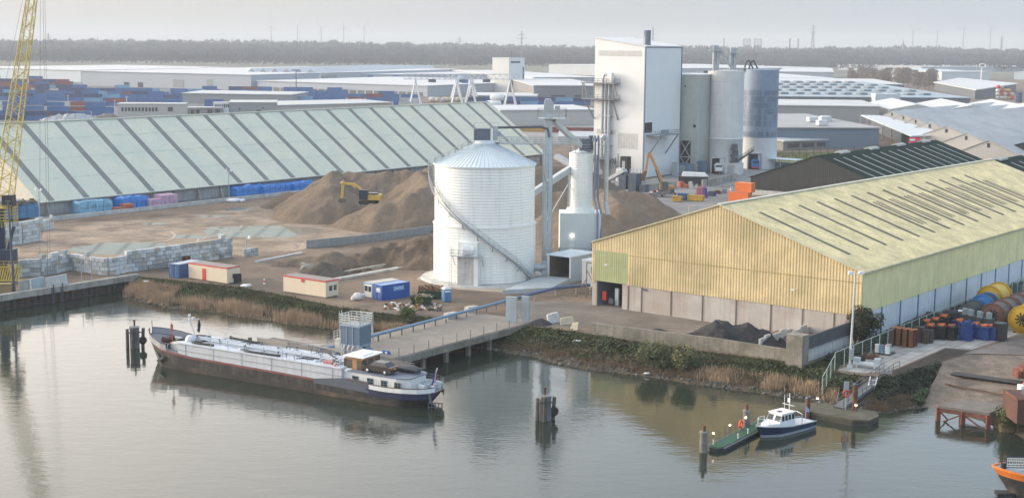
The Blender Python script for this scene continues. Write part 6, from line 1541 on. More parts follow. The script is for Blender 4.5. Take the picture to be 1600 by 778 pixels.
# ------------------------------------------------------------------ containers and cabins
def container(name, label, cat, loc, rz, m, Lc=6.06, W=2.44, Hc=2.59, doors=True, roofm=None, group=None, z=0):
    r = thing(name, label, cat, Vector(loc) + Vector((0, 0, z)), rz, group)
    b = MB(); b.box(0, 0, .12, Lc - .16, W - .16, Hc - .2)
    for s in (-1, 1):
        b.corr((-s * (Lc / 2 - .1), s * -(W / 2 - .07)) if False else (-Lc / 2 + .1, s * (W / 2 - .07)), (Lc / 2 - .1, s * (W / 2 - .07)), .12, Hc - .12, .28, .04, (0, s))
    b.corr((-Lc / 2 + .07, -W / 2 + .1), (-Lc / 2 + .07, W / 2 - .1), .12, Hc - .12, .28, .04, (-1, 0)); b.build('body', m, r)
    f = MB()
    for x in (-1, 1):
        for y in (-1, 1): f.box(x * (Lc / 2 - .07), y * (W / 2 - .07), 0, .15, .15, Hc)
        for z_ in (.08, Hc - .08): f.bar((x * (Lc / 2 - .06), -W / 2 + .15, z_), (x * (Lc / 2 - .06), W / 2 - .15, z_), .12, .16)
    for y in (-1, 1):
        for z_ in (.08, Hc - .08): f.bar((-Lc / 2 + .15, y * (W / 2 - .06), z_), (Lc / 2 - .15, y * (W / 2 - .06), z_), .12, .16)
    f.build('frame', m, r)
    MB().box(0, 0, Hc - .07, Lc - .28, W - .28, .05).build('roof', roofm or m, r)
    if doors:
        for s in (-1, 1):
            d = MB().box(Lc / 2 - .01, s * W / 4, .18, .06, W / 2 - .1, Hc - .36).build('door', m, r)
            for k in (.3, .75): MB().bar((Lc / 2 + .05, s * (W / 4 + (k - .5) * .8), .2), (Lc / 2 + .05, s * (W / 4 + (k - .5) * .8), Hc - .25), .05).build('lock_bar', STEEL, d)
    return r
roof_blue = mat('container roof blue', (.22, .34, .55), .6, var=.1)  # paler blue than the container sides, for the roof only
# blue container with lettering panel, beside the blue framed office cabin
b0, b1, b2 = at(597, 470), at(636, 464), at(579.5, 467)
bu_ = (b1 - b0).normalized(); bz = math.atan2(bu_.y, bu_.x); bn = Vector((-bu_.y, bu_.x, 0))
cbl = container('shipping_container', 'blue shipping container with a pale lettered panel, beside the office cabin', 'container', b0 + bu_ * 3.03 + bn * 1.22, bz + math.pi, BLUE, roofm=roof_blue, group='site containers')
# (bow end faces left): lettered panel on the long side and one on the doors
pn = MB().box(-.6, 1.235, 1.35, 2.3, .03, .85).build('sign_panel', mat('sign blue', (.10, .30, .62), .5), cbl)
lt = MB()
for i in range(12):
    a, c = 2 * math.pi * i / 12, 2 * math.pi * (i + 1) / 12; lt.bar((.3 + .2 * math.cos(a), 1.265, 1.8 + .27 * math.sin(a)), (.3 + .2 * math.cos(c), 1.265, 1.8 + .27 * math.sin(c)), .09, .03)
x = .0
for w_, h_ in ((.16, .3), (.2, .22), (.1, .32)): lt.box(x - w_ / 2, 1.262, 1.65, w_, .02, h_); x -= w_ + .06
for w_ in (.28, .22, .3): lt.box(x - .06 - w_ / 2, 1.262, 1.85, w_, .02, .12).box(x - .06 - w_ / 2, 1.262, 1.6, w_, .02, .12); x -= w_ + .05
lt.build('lettering', WHITE, pn)
pn = MB().box(3.1, .3, 1.35, .03, 1.1, .75).build('sign_panel', mat('pale sign', (.45, .52, .66), .5), cbl)
lt = MB()
for y, w_ in ((.05, .3), (.42, .34), (.68, .1)): lt.box(3.13, y, 1.72, .02, w_, .22)
lt.build('lettering', WHITE, pn)
def cabin(name, label, loc, rz, Lc, W, Hc, wallm, trimm, roofm, parts):
    r = thing(name, label, 'cabin', loc, rz)
    MB().box(0, 0, .15, Lc, W, Hc - .15).build('wall', wallm, r)
    t = MB()
    for y in (-1, 1): t.box(0, y * W / 2, Hc - .22, Lc + .12, .08, .24)
    for x in (-1, 1): t.box(x * Lc / 2, 0, Hc - .22, .08, W - .06, .24)
    t.build('roof_trim', trimm, r); MB().box(0, 0, Hc - .02, Lc - .1, W - .1, .05).build('roof', roofm, r)
    MB().box(0, 0, 0, Lc - .3, W - .3, .16).build('base', DSTEEL, r)
    for p in parts:
        if p[0] == 'door': MB().box(p[1], -W / 2 - .03, .15, .95, .06, 2.1).build('door', p[2], r)
        if p[0] == 'win_end':
            for y in p[1]: f = MB().box(Lc / 2 + .02, y, 1.05, .05, .95, 1.1).build('window', WHITE, r); MB().box(Lc / 2 + .05, y, 1.13, .03, .8, .94).build('pane', GLASS, f)
        if p[0] == 'box': MB().box(*p[1]).build(p[2], p[3], r)
    return r
cream = mat('cream cabin wall', (.66, .56, .43), .6, var=.03, streak=((.5, .42, .32), .25)); creamw = mat('white cabin wall', (.64, .63, .60), .6, var=.03); roofg = mat('cabin roof grey', (.25, .23, .225), .85, var=.12)
redt = mat('red cabin trim', (.55, .06, .05), .5)
h0, h1, h2_ = at(355, 444), at(295, 435), at(375, 440)
hu = (h0 - h1).normalized(); hzr = math.atan2(hu.y, hu.x); hn = Vector((-hu.y, hu.x, 0))
cabin('site_cabin', 'cream site cabin with red door and red roof trim', (h0 + h1) / 2 + hn * 1.55, hzr, (h0 - h1).length, 3.1, 2.95, cream, redt, roofg,
      [('door', -.9, redt), ('box', (4.9, .2, .9, .5, .9, .8), 'cooling_unit', DSTEEL), ('box', (5.2, .7, .1, 1.0, 1.3, 1.5), 'generator', BLACK), ('box', (4.83, -.9, 1.5, .06, .5, .5), 'window', GLASS)])
h0, h1 = at(509, 466), at(443, 456); hu = (h0 - h1).normalized(); hzr = math.atan2(hu.y, hu.x); hn = Vector((-hu.y, hu.x, 0))
cabin('site_cabin', 'cream site cabin with red trim and two end windows, no door in view', (h0 + h1) / 2 + hn * 1.55, hzr, (h0 - h1).length, 3.1, 2.95, cream, redt, roofg,
      [('win_end', (-.35, .75)), ('box', (-.3, -1.6, 2.25, .75, .06, .5), 'sign', redt)])
oc = cabin('office_cabin', 'blue framed office cabin with white end wall and a double window', b0 + bu_ * 3.03 + bn * 3.75, bz + math.pi, 6.06, 2.44, 2.6, creamw, mat('cabin frame blue', (.16, .30, .48), .5), mat('cabin roof pale', (.48, .46, .42), .8, var=.15), [('win_end', (-.45, .5)), ('box', (3.02, 1.12, .1, .12, .2, 2.3), 'corner_post', mat('cabin frame blue', (.16, .30, .48), .5)), ('box', (3.02, -1.12, .1, .12, .2, 2.3), 'corner_post', mat('cabin frame blue', (.16, .30, .48), .5))])
c0 = at(284, 433)
container('shipping_container', 'plain blue shipping container half hidden left of the red doored cabin', 'container', c0 + Vector((.3, 1.6, 0)), R(62) + math.pi, mat('faded blue container', (.05, .13, .30), .6, var=.15, streak=((.12, .1, .09), .4)), roofm=mat('container roof pale', (.42, .47, .52), .7, var=.15), group='site containers')
o0 = at(1191, 306)
org = mat('orange container', (.78, .19, .035), .5, var=.06, streak=((.5, .13, .04), .3))
oc0 = at(1160, 322)
def zc(px, z): return at(px[0], px[1], z)
container('shipping_container', 'lower orange container of the stack of two beside the green shed', 'container', at(1153, 315) + GU * 1.2, SITE, org, Lc=6.06, roofm=mat('purple tarp roof', (.16, .12, .22), .7), group='orange containers', doors=True)
container('shipping_container', 'upper orange container of the stack of two beside the green shed', 'container', at(1160, 315) + GU * 1.4, SITE, org, Lc=5.0, group='orange containers', z=2.62, roofm=mat('orange roof', (.62, .25, .10), .6))
# big bag, skips, toilet, rubbish
bgb = thing('big_bag', 'bulging white builders bag in front of the office cabin', 'bag', at(559, 469)); MB().ico((0, 0, .65), .8, 2, .06, (1.05, .9, .85)).ico((-.7, -.2, .35), .45, 2, .1).ico((.75, .3, .9), .5, 2, .1, (1.3, .6, .4)).build('bag', mat('white sack', (.62, .60, .58), .8, var=.08), bgb)
def skip(px, label, fillm, fillh, seed):
    r = thing('rubbish_skip', label, 'skip', at(*px), R(-8), 'green skips'); m = mat('skip green', (.015, .06, .035), .6, var=.2, streak=((.1, .06, .03), .5))
    A_ = [(-1.35, -.85), (1.35, -.85), (1.35, .85), (-1.35, .85)]; B_ = [(-1.9, -1.0), (1.9, -1.0), (1.9, 1.0), (-1.9, 1.0)]
    MB().add([(x, y, .08) for x, y in A_] + [(x, y, 1.35) for x, y in B_], [(3, 2, 1, 0), (0, 1, 5, 4), (1, 2, 6, 5), (2, 3, 7, 6), (3, 0, 4, 7)]).build('body', m, r)
    k = MB()
    for a, b_ in zip(B_, B_[1:] + B_[:1]): k.bar((*a, 1.35), (*b_, 1.35), .12)
    for x in (-1.1, 0, 1.1): k.bar((x * .9, -.9, .1), (x, -1.02, 1.3), .1)
    k.build('rim', m, r)
    rr_ = random.Random(seed); f = MB().box(0, 0, .9, 3.4, 1.8, .35, 0, 0)
    for _ in range(26): f.bar((rr_.uniform(-1.5, 1.5), rr_.uniform(-.8, .8), rr_.uniform(1.1, 1.3)), (rr_.uniform(-1.7, 1.7), rr_.uniform(-.8, .8), 1.2 + rr_.uniform(.1, fillh)), rr_.uniform(.12, .35), rr_.uniform(.05, .2), rr_.randrange(len(fillm)))
    f.build('rubbish', fillm, r); return r
woods = [mat('scrap orange wood', (.42, .19, .07), .8, var=.3), mat('scrap brown wood', (.19, .1, .055), .9, var=.3), mat('scrap dark', (.05, .05, .045), .9)]
paper = [mat('white rubbish', (.6, .6, .6), .8, var=.2), mat('scrap dark', (.05, .05, .045), .9), mat('card rubbish', (.35, .27, .18), .9)]
skip((659, 475), 'green skip heaped with white rubbish, nearer the bank', paper, .6, 1)
skip((676, 466), 'green skip heaped with orange brown scrap wood', woods, 1.3, 2)
w_ = MB(); rr_ = random.Random(9)
for _ in range(30): w_.bar((rr_.uniform(-1.6, 1.6), rr_.uniform(-.9, .9), 0.1), (rr_.uniform(-1.2, 1.2), rr_.uniform(-.6, .6), rr_.uniform(.4, 1.8)), rr_.uniform(.1, .3), rr_.uniform(.06, .15), rr_.randrange(3))
tag(w_.build('scrap_pile', woods, None, at(664, 461)), 'pile of orange brown scrap wood behind the skips', 'pile')
tl = thing('portable_toilet', 'blue portable toilet cabin with a white roof', 'toilet', at(697.5, 471), R(25))
MB().box(0, 0, .1, 1.25, 1.25, 2.1).build('body', mat('toilet blue', (.09, .22, .42), .5, var=.06), tl); MB().add([(-.7, -.7, 2.2), (.7, -.7, 2.2), (.7, .7, 2.2), (-.7, .7, 2.2), (-.35, -.35, 2.55), (.35, -.35, 2.55), (.35, .35, 2.55), (-.35, .35, 2.55)], [(0, 1, 5, 4), (1, 2, 6, 5), (2, 3, 7, 6), (3, 0, 4, 7), (4, 5, 6, 7), (3, 2, 1, 0)]).build('roof', mat('toilet roof', (.7, .7, .68), .5), tl)
MB().box(0, -.65, .2, .8, .05, 1.75).build('door', mat('toilet door', (.075, .19, .38), .5), tl)
MB().box(-.05, -.66, 1.68, 1.0, .04, .3).box(.65, 0, 1.68, .04, 1.0, .3).build('vent_panel', WHITE, tl); MB().box(0, 0, 0, 1.3, 1.3, .12).build('base', DSTEEL, tl)
db = MB(); rr_ = random.Random(21)
for _ in range(120):
    p = at(rr_.uniform(600, 690), rr_.uniform(473, 486)) - at(640, 478); db.box(p.x, p.y, -.02, rr_.uniform(.15, 1.2), rr_.uniform(.1, .5), rr_.uniform(.06, .4), rr_.uniform(0, 3), rr_.randrange(4))
tag(db.build('rubbish', paper + [mat('scrap brown wood', (.19, .1, .055), .9)], None, at(640, 478)), kind='stuff')
for px, lab in (((481, 423), 'lump of grey broken concrete beside the gravel cone, left one'), ((537, 416), 'dark lump of scrap on the dirt right of the gravel cone')):
    tag(MB().ico((0, 0, .7), 1.1, 1, .3, (1.3, .8, .8), seed=3).box(.5, .2, 0, 1.2, .9, 1.1, .4).box(-.9, 0, 0, .8, .9, 1.5, -.3).build('scrap_lump', CONC if 'grey' in lab else DSTEEL, None, at(*px)), lab, 'scrap')
tb = MB()
for _ in range(60):
    p = at(rr_.uniform(525, 575), rr_.uniform(417, 426)) - at(550, 422); tb.bar((p.x, p.y, rr_.uniform(.05, .4)), (p.x + rr_.uniform(-1.2, 1.2), p.y + rr_.uniform(-1, 1), rr_.uniform(.05, .5)), rr_.uniform(.1, .3))
tag(tb.build('scrap_pile', mat('brown scrap', (.10, .065, .045), .9, var=.3), None, at(550, 422)), 'flat pile of brown scrap beside the low kerb strips', 'pile')
sc_ = thing('traffic_cone', 'small red and white warning post on the dirt left of the right cabin', 'cone', at(413, 444)); MB().lathe([(.22, 0), (.09, 1.0)], 10).build('cone', WHITE, sc_); MB().lathe([(.19, .35), (.14, .7)], 10, cap=False).build('stripe', RED, sc_)

# ------------------------------------------------------------------ excavators
def tracks(r, w=2.6, l=4.2):
    for s in (-1, 1):
        MB().ext([(-l / 2, s * w / 2 - .3, .35), (-l / 2 + .35, s * w / 2 - .3, 0), (l / 2 - .35, s * w / 2 - .3, 0), (l / 2, s * w / 2 - .3, .35), (l / 2, s * w / 2 - .3, .65), (l / 2 - .35, s * w / 2 - .3, .95), (-l / 2 + .35, s * w / 2 - .3, .95), (-l / 2, s * w / 2 - .3, .65)], (0, .6, 0)).build('track', BLACK, r)
exy = mat('excavator yellow', (.52, .34, .08), .5, var=.12, streak=((.3, .22, .1), .4))
ebase = at(576, 319, 4.9)
ex = thing('excavator', 'yellow tracked excavator with dark cab on the biggest sand heap', 'excavator', ebase, R(172))
tracks(ex)
MB().ext([(-3.2, -1.4, 1.1), (1.0, -1.4, 1.1), (1.0, -1.4, 2.0), (-2.4, -1.4, 2.5), (-3.2, -1.4, 2.3)], (0, 2.8, 0)).build('body', exy, ex)
MB().box(.9, 1.0, 1.2, 2.0, 1.3, 2.2).box(-1.2, .2, 2.45, 2.4, 1.8, .3).build('cab', mat('cab navy glass', (.02, .03, .05), .2), ex); MB().box(.9, 1.0, 3.4, 2.1, 1.4, .12).build('cab_roof', DSTEEL, ex)
bm = MB()
for a, b_, w0 in (((1.0, -.2, 1.9), (2.1, -.2, 3.5), .75), ((2.1, -.2, 3.5), (3.9, -.2, 4.7), .8), ((3.9, -.2, 4.7), (6.4, -.2, 4.9), .55)): bm.bar(a, b_, .55, w0)
bm.ico((2.1, -.2, 3.5), .42, 1).ico((3.9, -.2, 4.7), .4, 1).build('boom', exy, ex)
MB().bar((6.2, -.2, 5.5), (6.6, -.2, 1.2), .45, .6).ico((6.4, -.2, 4.9), .45, 1).build('stick', exy, ex)
MB().tube((1.6, .1, 1.9), (3.0, .1, 4.0), .12).tube((3.9, -.2, 5.2), (6.1, -.2, 5.5), .13).tube((6.95, -.2, 4.6), (6.95, -.2, 2.0), .11).build('ram', DSTEEL, ex)
MB().ext([(5.9, -.9, 1.3), (7.0, -.9, 1.3), (7.4, -.9, .5), (6.7, -.9, .1), (5.6, -.9, .4)], (0, 1.6, 0)).build('bucket', mat('worn bucket', (.12, .10, .085), .7, var=.2), ex)
MB().bar((-1.2, 1.5, 3.1), (-4.0, 1.4, 3.15), .3, .2).build('exhaust_rail', DSTEEL, ex)
omb = at(1037, 302)
om = thing('material_handler', 'orange excavator with a raised boom and hanging bucket by the bay wall', 'excavator', omb, R(178))
mo_ = mat('handler orange', (.50, .24, .07), .5, var=.12)
tracks(om, 2.6, 4.4); MB().box(-.8, 0, 1.0, 4, 2.6, 1.3).build('body', mo_, om); MB().box(-.3, 1.2, 1.1, 1.7, 1.2, 2.4).build('cab', mat('cab green glass', (.08, .13, .13), .2), om)
MB().bar((.4, -.2, 1.8), (1.3, -.2, 5.3), .7, .9).bar((1.3, -.2, 5.3), (4.4, -.2, 11.6), .6, .8).build('boom', mo_, om)
MB().bar((4.6, -.2, 11.9), (5.4, -.2, 6.2), .45, .6).build('stick', mo_, om); MB().tube((1.2, .2, 3.2), (2.6, .2, 7.0), .16).tube((3.6, -.6, 10.2), (4.8, -.6, 10.8), .14).build('ram', DSTEEL, om)
MB().ext([(5.0, -.9, 6.6), (5.9, -.9, 6.4), (7.3, -.9, 5.2), (7.0, -.9, 3.6), (5.7, -.9, 3.6)], (0, 1.8, 0)).build('bucket', mat('rusty bucket', (.20, .09, .06), .8, var=.2), om)

# ------------------------------------------------------------------ tarped stacks along the pale shed
def bale(px0, px1, h, dep, label, cols, seed, blocks=False, tuck=.2, gap=True):
    A, B = at(*px0, .5), at(*px1, .5); u = (B - A).normalized(); r = thing('tarped_stack', label, 'stack', A, math.atan2(u.y, u.x), 'stacks along the shed'); ln = (B - A).length; rr_ = random.Random(seed)
    if blocks:
        b = MB(); nx_ = max(2, int(ln / 1.2)); nz_ = max(2, int(h / .8))
        for i in range(nx_):
            for k in range(nz_ - (1 if i < nx_ * .3 else 0)): b.box((i + .5) * ln / nx_, dep / 2 + rr_.uniform(-.06, .06), k * h / nz_, ln / nx_ - .07, dep, h / nz_ - .05, rr_.uniform(-.01, .01), 0)
        b.build('wrapped_bale', cols[0], r)
    else:
        nx_, ny_ = max(6, int(ln / .6)), 6; v = []; M_ = []
        for i in range(nx_ + 1):
            for j in range(ny_ + 5):
                x = ln * i / nx_; t = j / (ny_ + 4)
                if t < .28: y, z = -.25 * (1 - t / .28), h * t / .28
                elif t > .72: y, z = dep + .25 * (t - .72) / .28, h * (1 - (t - .72) / .28)
                else: y, z = dep * (t - .28) / .44, h
                e = 1 - .12 * (1 if i in (0, nx_) else 0)
                z = z * e * (1 + .16 * mnoise.noise(Vector((x * .45, y * .5, seed)))) ; y += .12 * mnoise.noise(Vector((x * 1.5, z * 1.2, seed + 3)))
                v.append((x, y, z))
        k = ny_ + 5; MB().add(v, [(i * k + j, (i + 1) * k + j, (i + 1) * k + j + 1, i * k + j + 1) for i in range(nx_) for j in range(k - 1)] + [tuple(range(k)), tuple(nx_ * k + j for j in range(k))[::-1]]).build('tarpaulin', cols[0], r)
        rp = MB()
        for i in range(1, int(ln / 2.2)): rp.box(i * 2.2, -.3, .1, .05, .06, h * .95)
        rp.box(ln / 2, -.32, h * .45, ln, .05, .05).build('strap', mat('strap dark', (.05, .08, .13), .8), r)
    return r
tb1, tb2, tb3 = mat('light blue tarp', (.16, .36, .52), .5, var=.25, vs=.7, stain=(.35, .5, .6), st=(1.0, .6, .15)), mat('strong blue tarp', (.03, .20, .58), .45, var=.15, vs=.8), mat('teal blue wrap', (.07, .21, .38), .6, var=.2)
bale((5, 344), (61, 338), 3.4, 7, 'teal blue wrapped stack with rubble on top behind the crane', [tb3], 1)
bale((125, 334), (176, 329), 2.9, 4, 'light blue strapped stack, leftmost before the pale shed wall', [tb1], 2)
bale((178, 330), (210, 328), 1.6, 3, 'low brick red stack between the light blue and the strong blue one', [mat('brick red wrap', (.38, .12, .075), .7, var=.25)], 3, True)
bale((193, 327), (232, 322), 2.9, 4, 'humped strong blue tarped stack left of the pink bales', [tb2], 4)
bale((233, 323), (278, 319), 2.7, 4, 'pink wrapped bales stacked in steps', [mat('pink wrap', (.52, .33, .46), .5, var=.12)], 5, True)
bale((370, 307), (412, 302), 2.6, 4, 'strong blue tarped stack, first of three in the row left of the sand', [tb2], 6)
bale((413, 303), (460, 297), 2.3, 4, 'strong blue tarped stack, middle of three in the row', [tb2], 7)
bale((461, 298), (490, 294), 2.3, 4, 'strong blue tarped stack, last of three, half behind the dark sand', [tb2], 8)
bale((609, 269), (645, 266), 4.0, 4, 'white wrapped bales behind the biggest sand heap', [mat('white wrap', (.62, .62, .68), .4, var=.1)], 9, True)
rub = MB(); rr_ = random.Random(5)
for _ in range(50): rub.box(rr_.uniform(.5, 8), rr_.uniform(.5, 6), 3.4, rr_.uniform(.4, 1.6), rr_.uniform(.3, 1.2), rr_.uniform(.1, .9), rr_.uniform(0, 3))
tag(rub.build('timber_pile', mat('dark old timber', (.12, .11, .10), .9, var=.3), None, at(5, 344, .5), .5), 'dark pile of old timber on top of the teal wrapped stack', 'pile')
tag(MB().ico((0, 0, .5), 1.0, 1, .2, (2, 1, .6)).ico((2, .6, .4), .8, 1, .2, (1.4, 1, .6)).build('white_sacks', WHITE, None, at(365, 316, 0)), 'few white sacks on the kerb below the shed lamp', 'sacks')

# ------------------------------------------------------------------ lamp posts
def lamp_post(px, h, label, arms=2, z=0, m=STEEL):
    r = thing('lamp_post', label, 'lamp post', at(*px, z), SITE); MB().tube((0, 0, 0), (0, 0, h), .13, .08).box(0, 0, 0, .5, .5, .3).build('pole', m, r)
    for s in ((-1, 1) if arms == 2 else (1,)):
        MB().bar((0, 0, h - .3), (s * .9, 0, h), .08).box(s * 1.0, 0, h - .15, .55, .4, .5).build('lamp_head', WHITE, r)
    return r
lamp_post((62, 342), 5.2 + 1.8, 'twin headed lamp post at the left corner of the pale shed', z=.5)
lamp_post((358, 310), 7.6, 'twin headed lamp post before the pale shed, left of the blue tarps', z=.5)
lamp_post((571, 277), 7.5, 'twin headed lamp post rising behind the biggest sand heap', z=.5)
lamp_post((385, 400), 3.8, 'short single lamp post beside the upright grey blocks', 1)
lp = thing('lamp_post', 'tall pale lamp post with a grey control box at the fence end', 'lamp post', at(1327.5, 575), 0); hp = zat(at(1327.5, 575), 427)
MB().tube((0, 0, 0), (.25, 0, hp), .19, .1).box(0, 0, 0, .6, .6, .4).build('pole', mat('pale pole', (.52, .55, .54), .5), lp); MB().box(.1, -.3, 1.3, .5, .35, 1.4).build('control_box', STEEL, lp)
for s in (-1, 1): MB().bar((.25, 0, hp), (.25 + s * .5, -.2, hp + .1), .09).box(.25 + s * .7, -.25, hp - .1, .6, .5, .4).build('lamp_head', WHITE, lp)

# ------------------------------------------------------------------ fence and storage row at the right
F = [at(1304, 579), at(1480, 503), at(1640, 437)]
fo = F[0]; fn = thing('mesh_fence', 'long wire mesh fence on pale posts along the yellow shed', 'fence', fo)
post = MB(); wire = MB()
for a, b_ in zip(F[:-1], F[1:]):
    n = int((b_ - a).length / 3.0)
    for i in range(n):
        p = a.lerp(b_, i / n) - fo; q_ = a.lerp(b_, (i + 1) / n) - fo; post.bar(p, p + Vector((0, 0, 2.55)), .09)
        post.bar(p + Vector((0, 0, 2.5)), q_ + Vector((0, 0, 2.5)), .06)
        for k in range(5): wire.bar(p + Vector((0, 0, .3 + k * .5)), q_ + Vector((0, 0, .3 + k * .5)), .012)
        for k in range(20): s_ = p.lerp(q_, k / 20); wire.bar(s_, s_ + Vector((0, 0, 2.5)), .008)
post.build('post', mat('pale green post', (.42, .50, .46), .5), fn); wire.build('wire_mesh', mat('green wire', (.14, .2, .17), .5, .3), fn)
F2 = [at(1304, 579), at(1285, 600)]; d = F2[1] - F2[0]
f2 = thing('mesh_fence', 'short leaning wire fence dropping down the bank by the pontoon', 'fence', F2[0]); m = MB()
for k in range(4): p = d * (k / 3) + Vector((0, 0, -1.3 * k / 3)); m.bar(p, p + Vector((0, 0, 2.3)), .08)
m.bar((0, 0, 2.3), d + Vector((0, 0, 1.0)), .05).build('post', mat('pale green post', (.42, .50, .46), .5), f2); m = MB()
for k in range(24): p = d * (k / 24) + Vector((0, 0, -1.3 * k / 24)); m.bar(p, p + Vector((0, 0, 2.3)), .012)
for k in range(5): m.bar((0, 0, .3 + k * .45), d + Vector((0, 0, -1.0 + k * .45)), .012)
m.build('wire_mesh', mat('green wire', (.14, .2, .17), .5, .3), f2)
# cable drums: axis along the sheds
def drum(px, rad, wid, label, fm, cm, hub=None, off=0):
    p = at(*px) + GU * off; r = thing('cable_drum', label, 'cable drum', p, SITE, 'big cable drums')
    for y in (0, wid):
        f = MB().lathe([(rad * .16, y - .09), (rad, y - .09), (rad, y + .09), (rad * .16, y + .09)], 36, (0, 0, rad), axis='y', cap=False); f.lathe([(rad * .93, y - .16), (rad * 1.0, y - .16), (rad * 1.0, y + .16), (rad * .93, y + .16)], 36, (0, 0, rad), axis='y', cap=False)
        f.build('flange', fm, r)
    MB().lathe([(rad * .9, .1), (rad * .9, wid - .1)], 36, (0, 0, rad), axis='y', cap=False).build('cable_wrap', cm, r)
    sp = MB()
    for k in range(10):
        a = 2 * math.pi * k / 10; sp.bar((rad * .18 * math.cos(a), -.13, rad + rad * .18 * math.sin(a)), (rad * .5 * math.cos(a), -.13, rad + rad * .5 * math.sin(a)), rad * .10, .06, up=(0, 1, 0))
    sp.lathe([(.02, -.2), (rad * .1, -.2), (rad * .1, -.1)], 12, (0, 0, rad), axis='y', cap=False).build('hub_slot', hub or BLACK, r)
    MB().box(-rad * .5, wid / 2, 0, .4, wid, .35).box(rad * .5, wid / 2, 0, .4, wid, .35).build('cradle', RUST, r)
    return r
dyel = mat('drum yellow', (.55, .33, .015), .5, var=.1, streak=((.38, .22, .02), .3)); drust = mat('drum rust', (.15, .075, .055), .8, var=.25, streak=((.25, .15, .11), .4)); dwrap = mat('grey brown cable', (.12, .105, .10), .8, var=.25, vs=2)
drum((1596, 521), 2.15, 4.5, 'yellow cable drum at the right edge, nearest the camera', dyel, dyel)
drum((1550, 512), 1.95, 3.2, 'brown rusty cable drum, nearest of the rusty row', drust, dwrap)
drum((1550, 512), 1.9, 3.2, 'brown rusty cable drum, second of the rusty row', drust, dwrap, off=4.2)
drum((1550, 512), 1.9, 3.2, 'brown rusty cable drum, third of the rusty row', drust, dwrap, off=8.4)
drum((1550, 512), 1.8, 3.2, 'brown rusty cable drum, last of the rusty row at the picture edge', drust, dwrap, off=12.8)
drum((1534, 497), 1.95, 2.6, 'cable drum with a bright blue flange and black cable', mat('drum blue', (.02, .17, .45), .5), BLACK, mat('drum blue', (.02, .17, .45), .5))
drum((1511, 503), 1.5, 3.4, 'small grey cable drum left of the blue one', mat('drum grey', (.10, .105, .11), .7, var=.2), mat('dark wrap', (.05, .052, .055), .8, var=.3))
drum((1545, 487), 2.2, 4.6, 'yellow cable drum at the back, beside the fence', dyel, dyel)
# buoy sinkers and winch units
def winch(px, label, bodym, capm, h=2.3, w=1.35, fork=False):
    r = thing('winch_unit', label, 'winch', at(*px), SITE + rnd.uniform(-.2, .2), 'winch units on the plate paving'); b = MB()
    b.box(0, 0, .1, w, w, h * .75).lathe([(w * .55, -w * .6), (w * .55, w * .6)], 12, (0, 0, h * .45), axis='y'); b.build('body', bodym, r)
    f = MB()
    for x in (-.6, .6):
        for y in (-.6, .6): f.bar((x * w, y * w, 0), (x * w, y * w, h * .85), .14)
    for z in (.12, h * .85):
        for s in (-.6, .6): f.bar((-.6 * w, s * w, z), (.6 * w, s * w, z), .12).bar((s * w, -.6 * w, z), (s * w, .6 * w, z), .12)
    f.bar((-.6 * w, -.62 * w, .2), (.6 * w, -.62 * w, h * .8), .1).build('frame', bodym, r)
    c = MB()
    if fork: c.box(0, 0, h * .75, w * .8, w * .5, h * .45).box(0, -.3, h * 1.1, w * .6, .4, .4)
    else: c.ico((0, 0, h * .88), w * .3, 1, .12, (1.2, .9, .75)).bar((-w * .42, 0, h * .93), (w * .42, .1, h * 1.0), .22).bar((0, -w * .4, h * .9), (.1, w * .35, h * .97), .2)
    c.build('cap', capm, r); return r
blkm, navym, bl2, ocap, gry = mat('black machinery', (.018, .019, .024), .5, var=.2), mat('navy machinery', (.012, .025, .10), .45, var=.15), mat('royal blue machinery', (.014, .05, .20), .45, var=.15), mat('orange cap', (.62, .16, .05), .6, var=.2), mat('pale grey blue', (.30, .36, .40), .6, var=.15)
spots = [((1447, 522), blkm, ocap, 'black winch with orange cap, leftmost in the back row'), ((1461, 519), blkm, ocap, 'black winch with orange cap, second in the back row'), ((1474, 514), blkm, ocap, 'black winch with orange cap, third in the back row'),
  ((1453, 529), blkm, ocap, 'black winch with orange cap, leftmost in the front row'), ((1470, 529), blkm, ocap, 'black winch with orange cap, middle of the front row'), ((1486, 530), blkm, mat('dull red cap', (.3, .1, .07), .7), 'black winch with dull red cap in the front row'),
  ((1498, 521), navym, ocap, 'navy winch with orange cap behind the tall blue one'), ((1523, 527), navym, ocap, 'navy winch with orange cap right of the tall blue one'), ((1537, 530), bl2, ocap, 'bright blue winch with orange cap, left of the last two'), ((1549, 530), bl2, ocap, 'bright blue winch with orange cap, rightmost')]
for px, a, b_, lab in spots: winch(px, lab, a, b_)
winch((1510, 531), 'tall all blue winch unit in the middle of the front row', bl2, bl2, 3.0, 1.4)
for k, px in enumerate(((1507, 512), (1516, 514), (1530, 517), (1544, 519))): winch(px, ['grey topped winch behind the blue ones, first from the left', 'grey topped winch behind the blue ones, second from the left', 'grey topped winch behind the blue ones, third from the left', 'grey topped winch before the nearest rusty drum'][k], mat('slate machinery', (.06, .08, .09), .6), gry, 2.5, 1.0, True)
tag(MB().box(0, 0, .1, 1.6, 1.8, 2.5).bar((-.8, -.9, 0), (-.8, -.9, 2.8), .15).bar((.8, -.9, 0), (.8, -.9, 2.8), .15).build('dark_crate', blkm, None, at(1562, 531), SITE), 'tall black crate right of the last blue winch', 'crate')
tag(MB().box(0, 0, .1, 6.5, 1.4, 1.8).lathe([(.5, -1.5), (.5, 3)], 10, (1, -.2, 2.0), axis='x').box(2.4, 0, 1.9, 1.8, 1.0, .6, 0, 1).build('black_tank_rack', [blkm, WHITE], None, at(1480, 508), SITE + R(20)), 'low black rack with a white ended tube behind the black winches', 'rack')
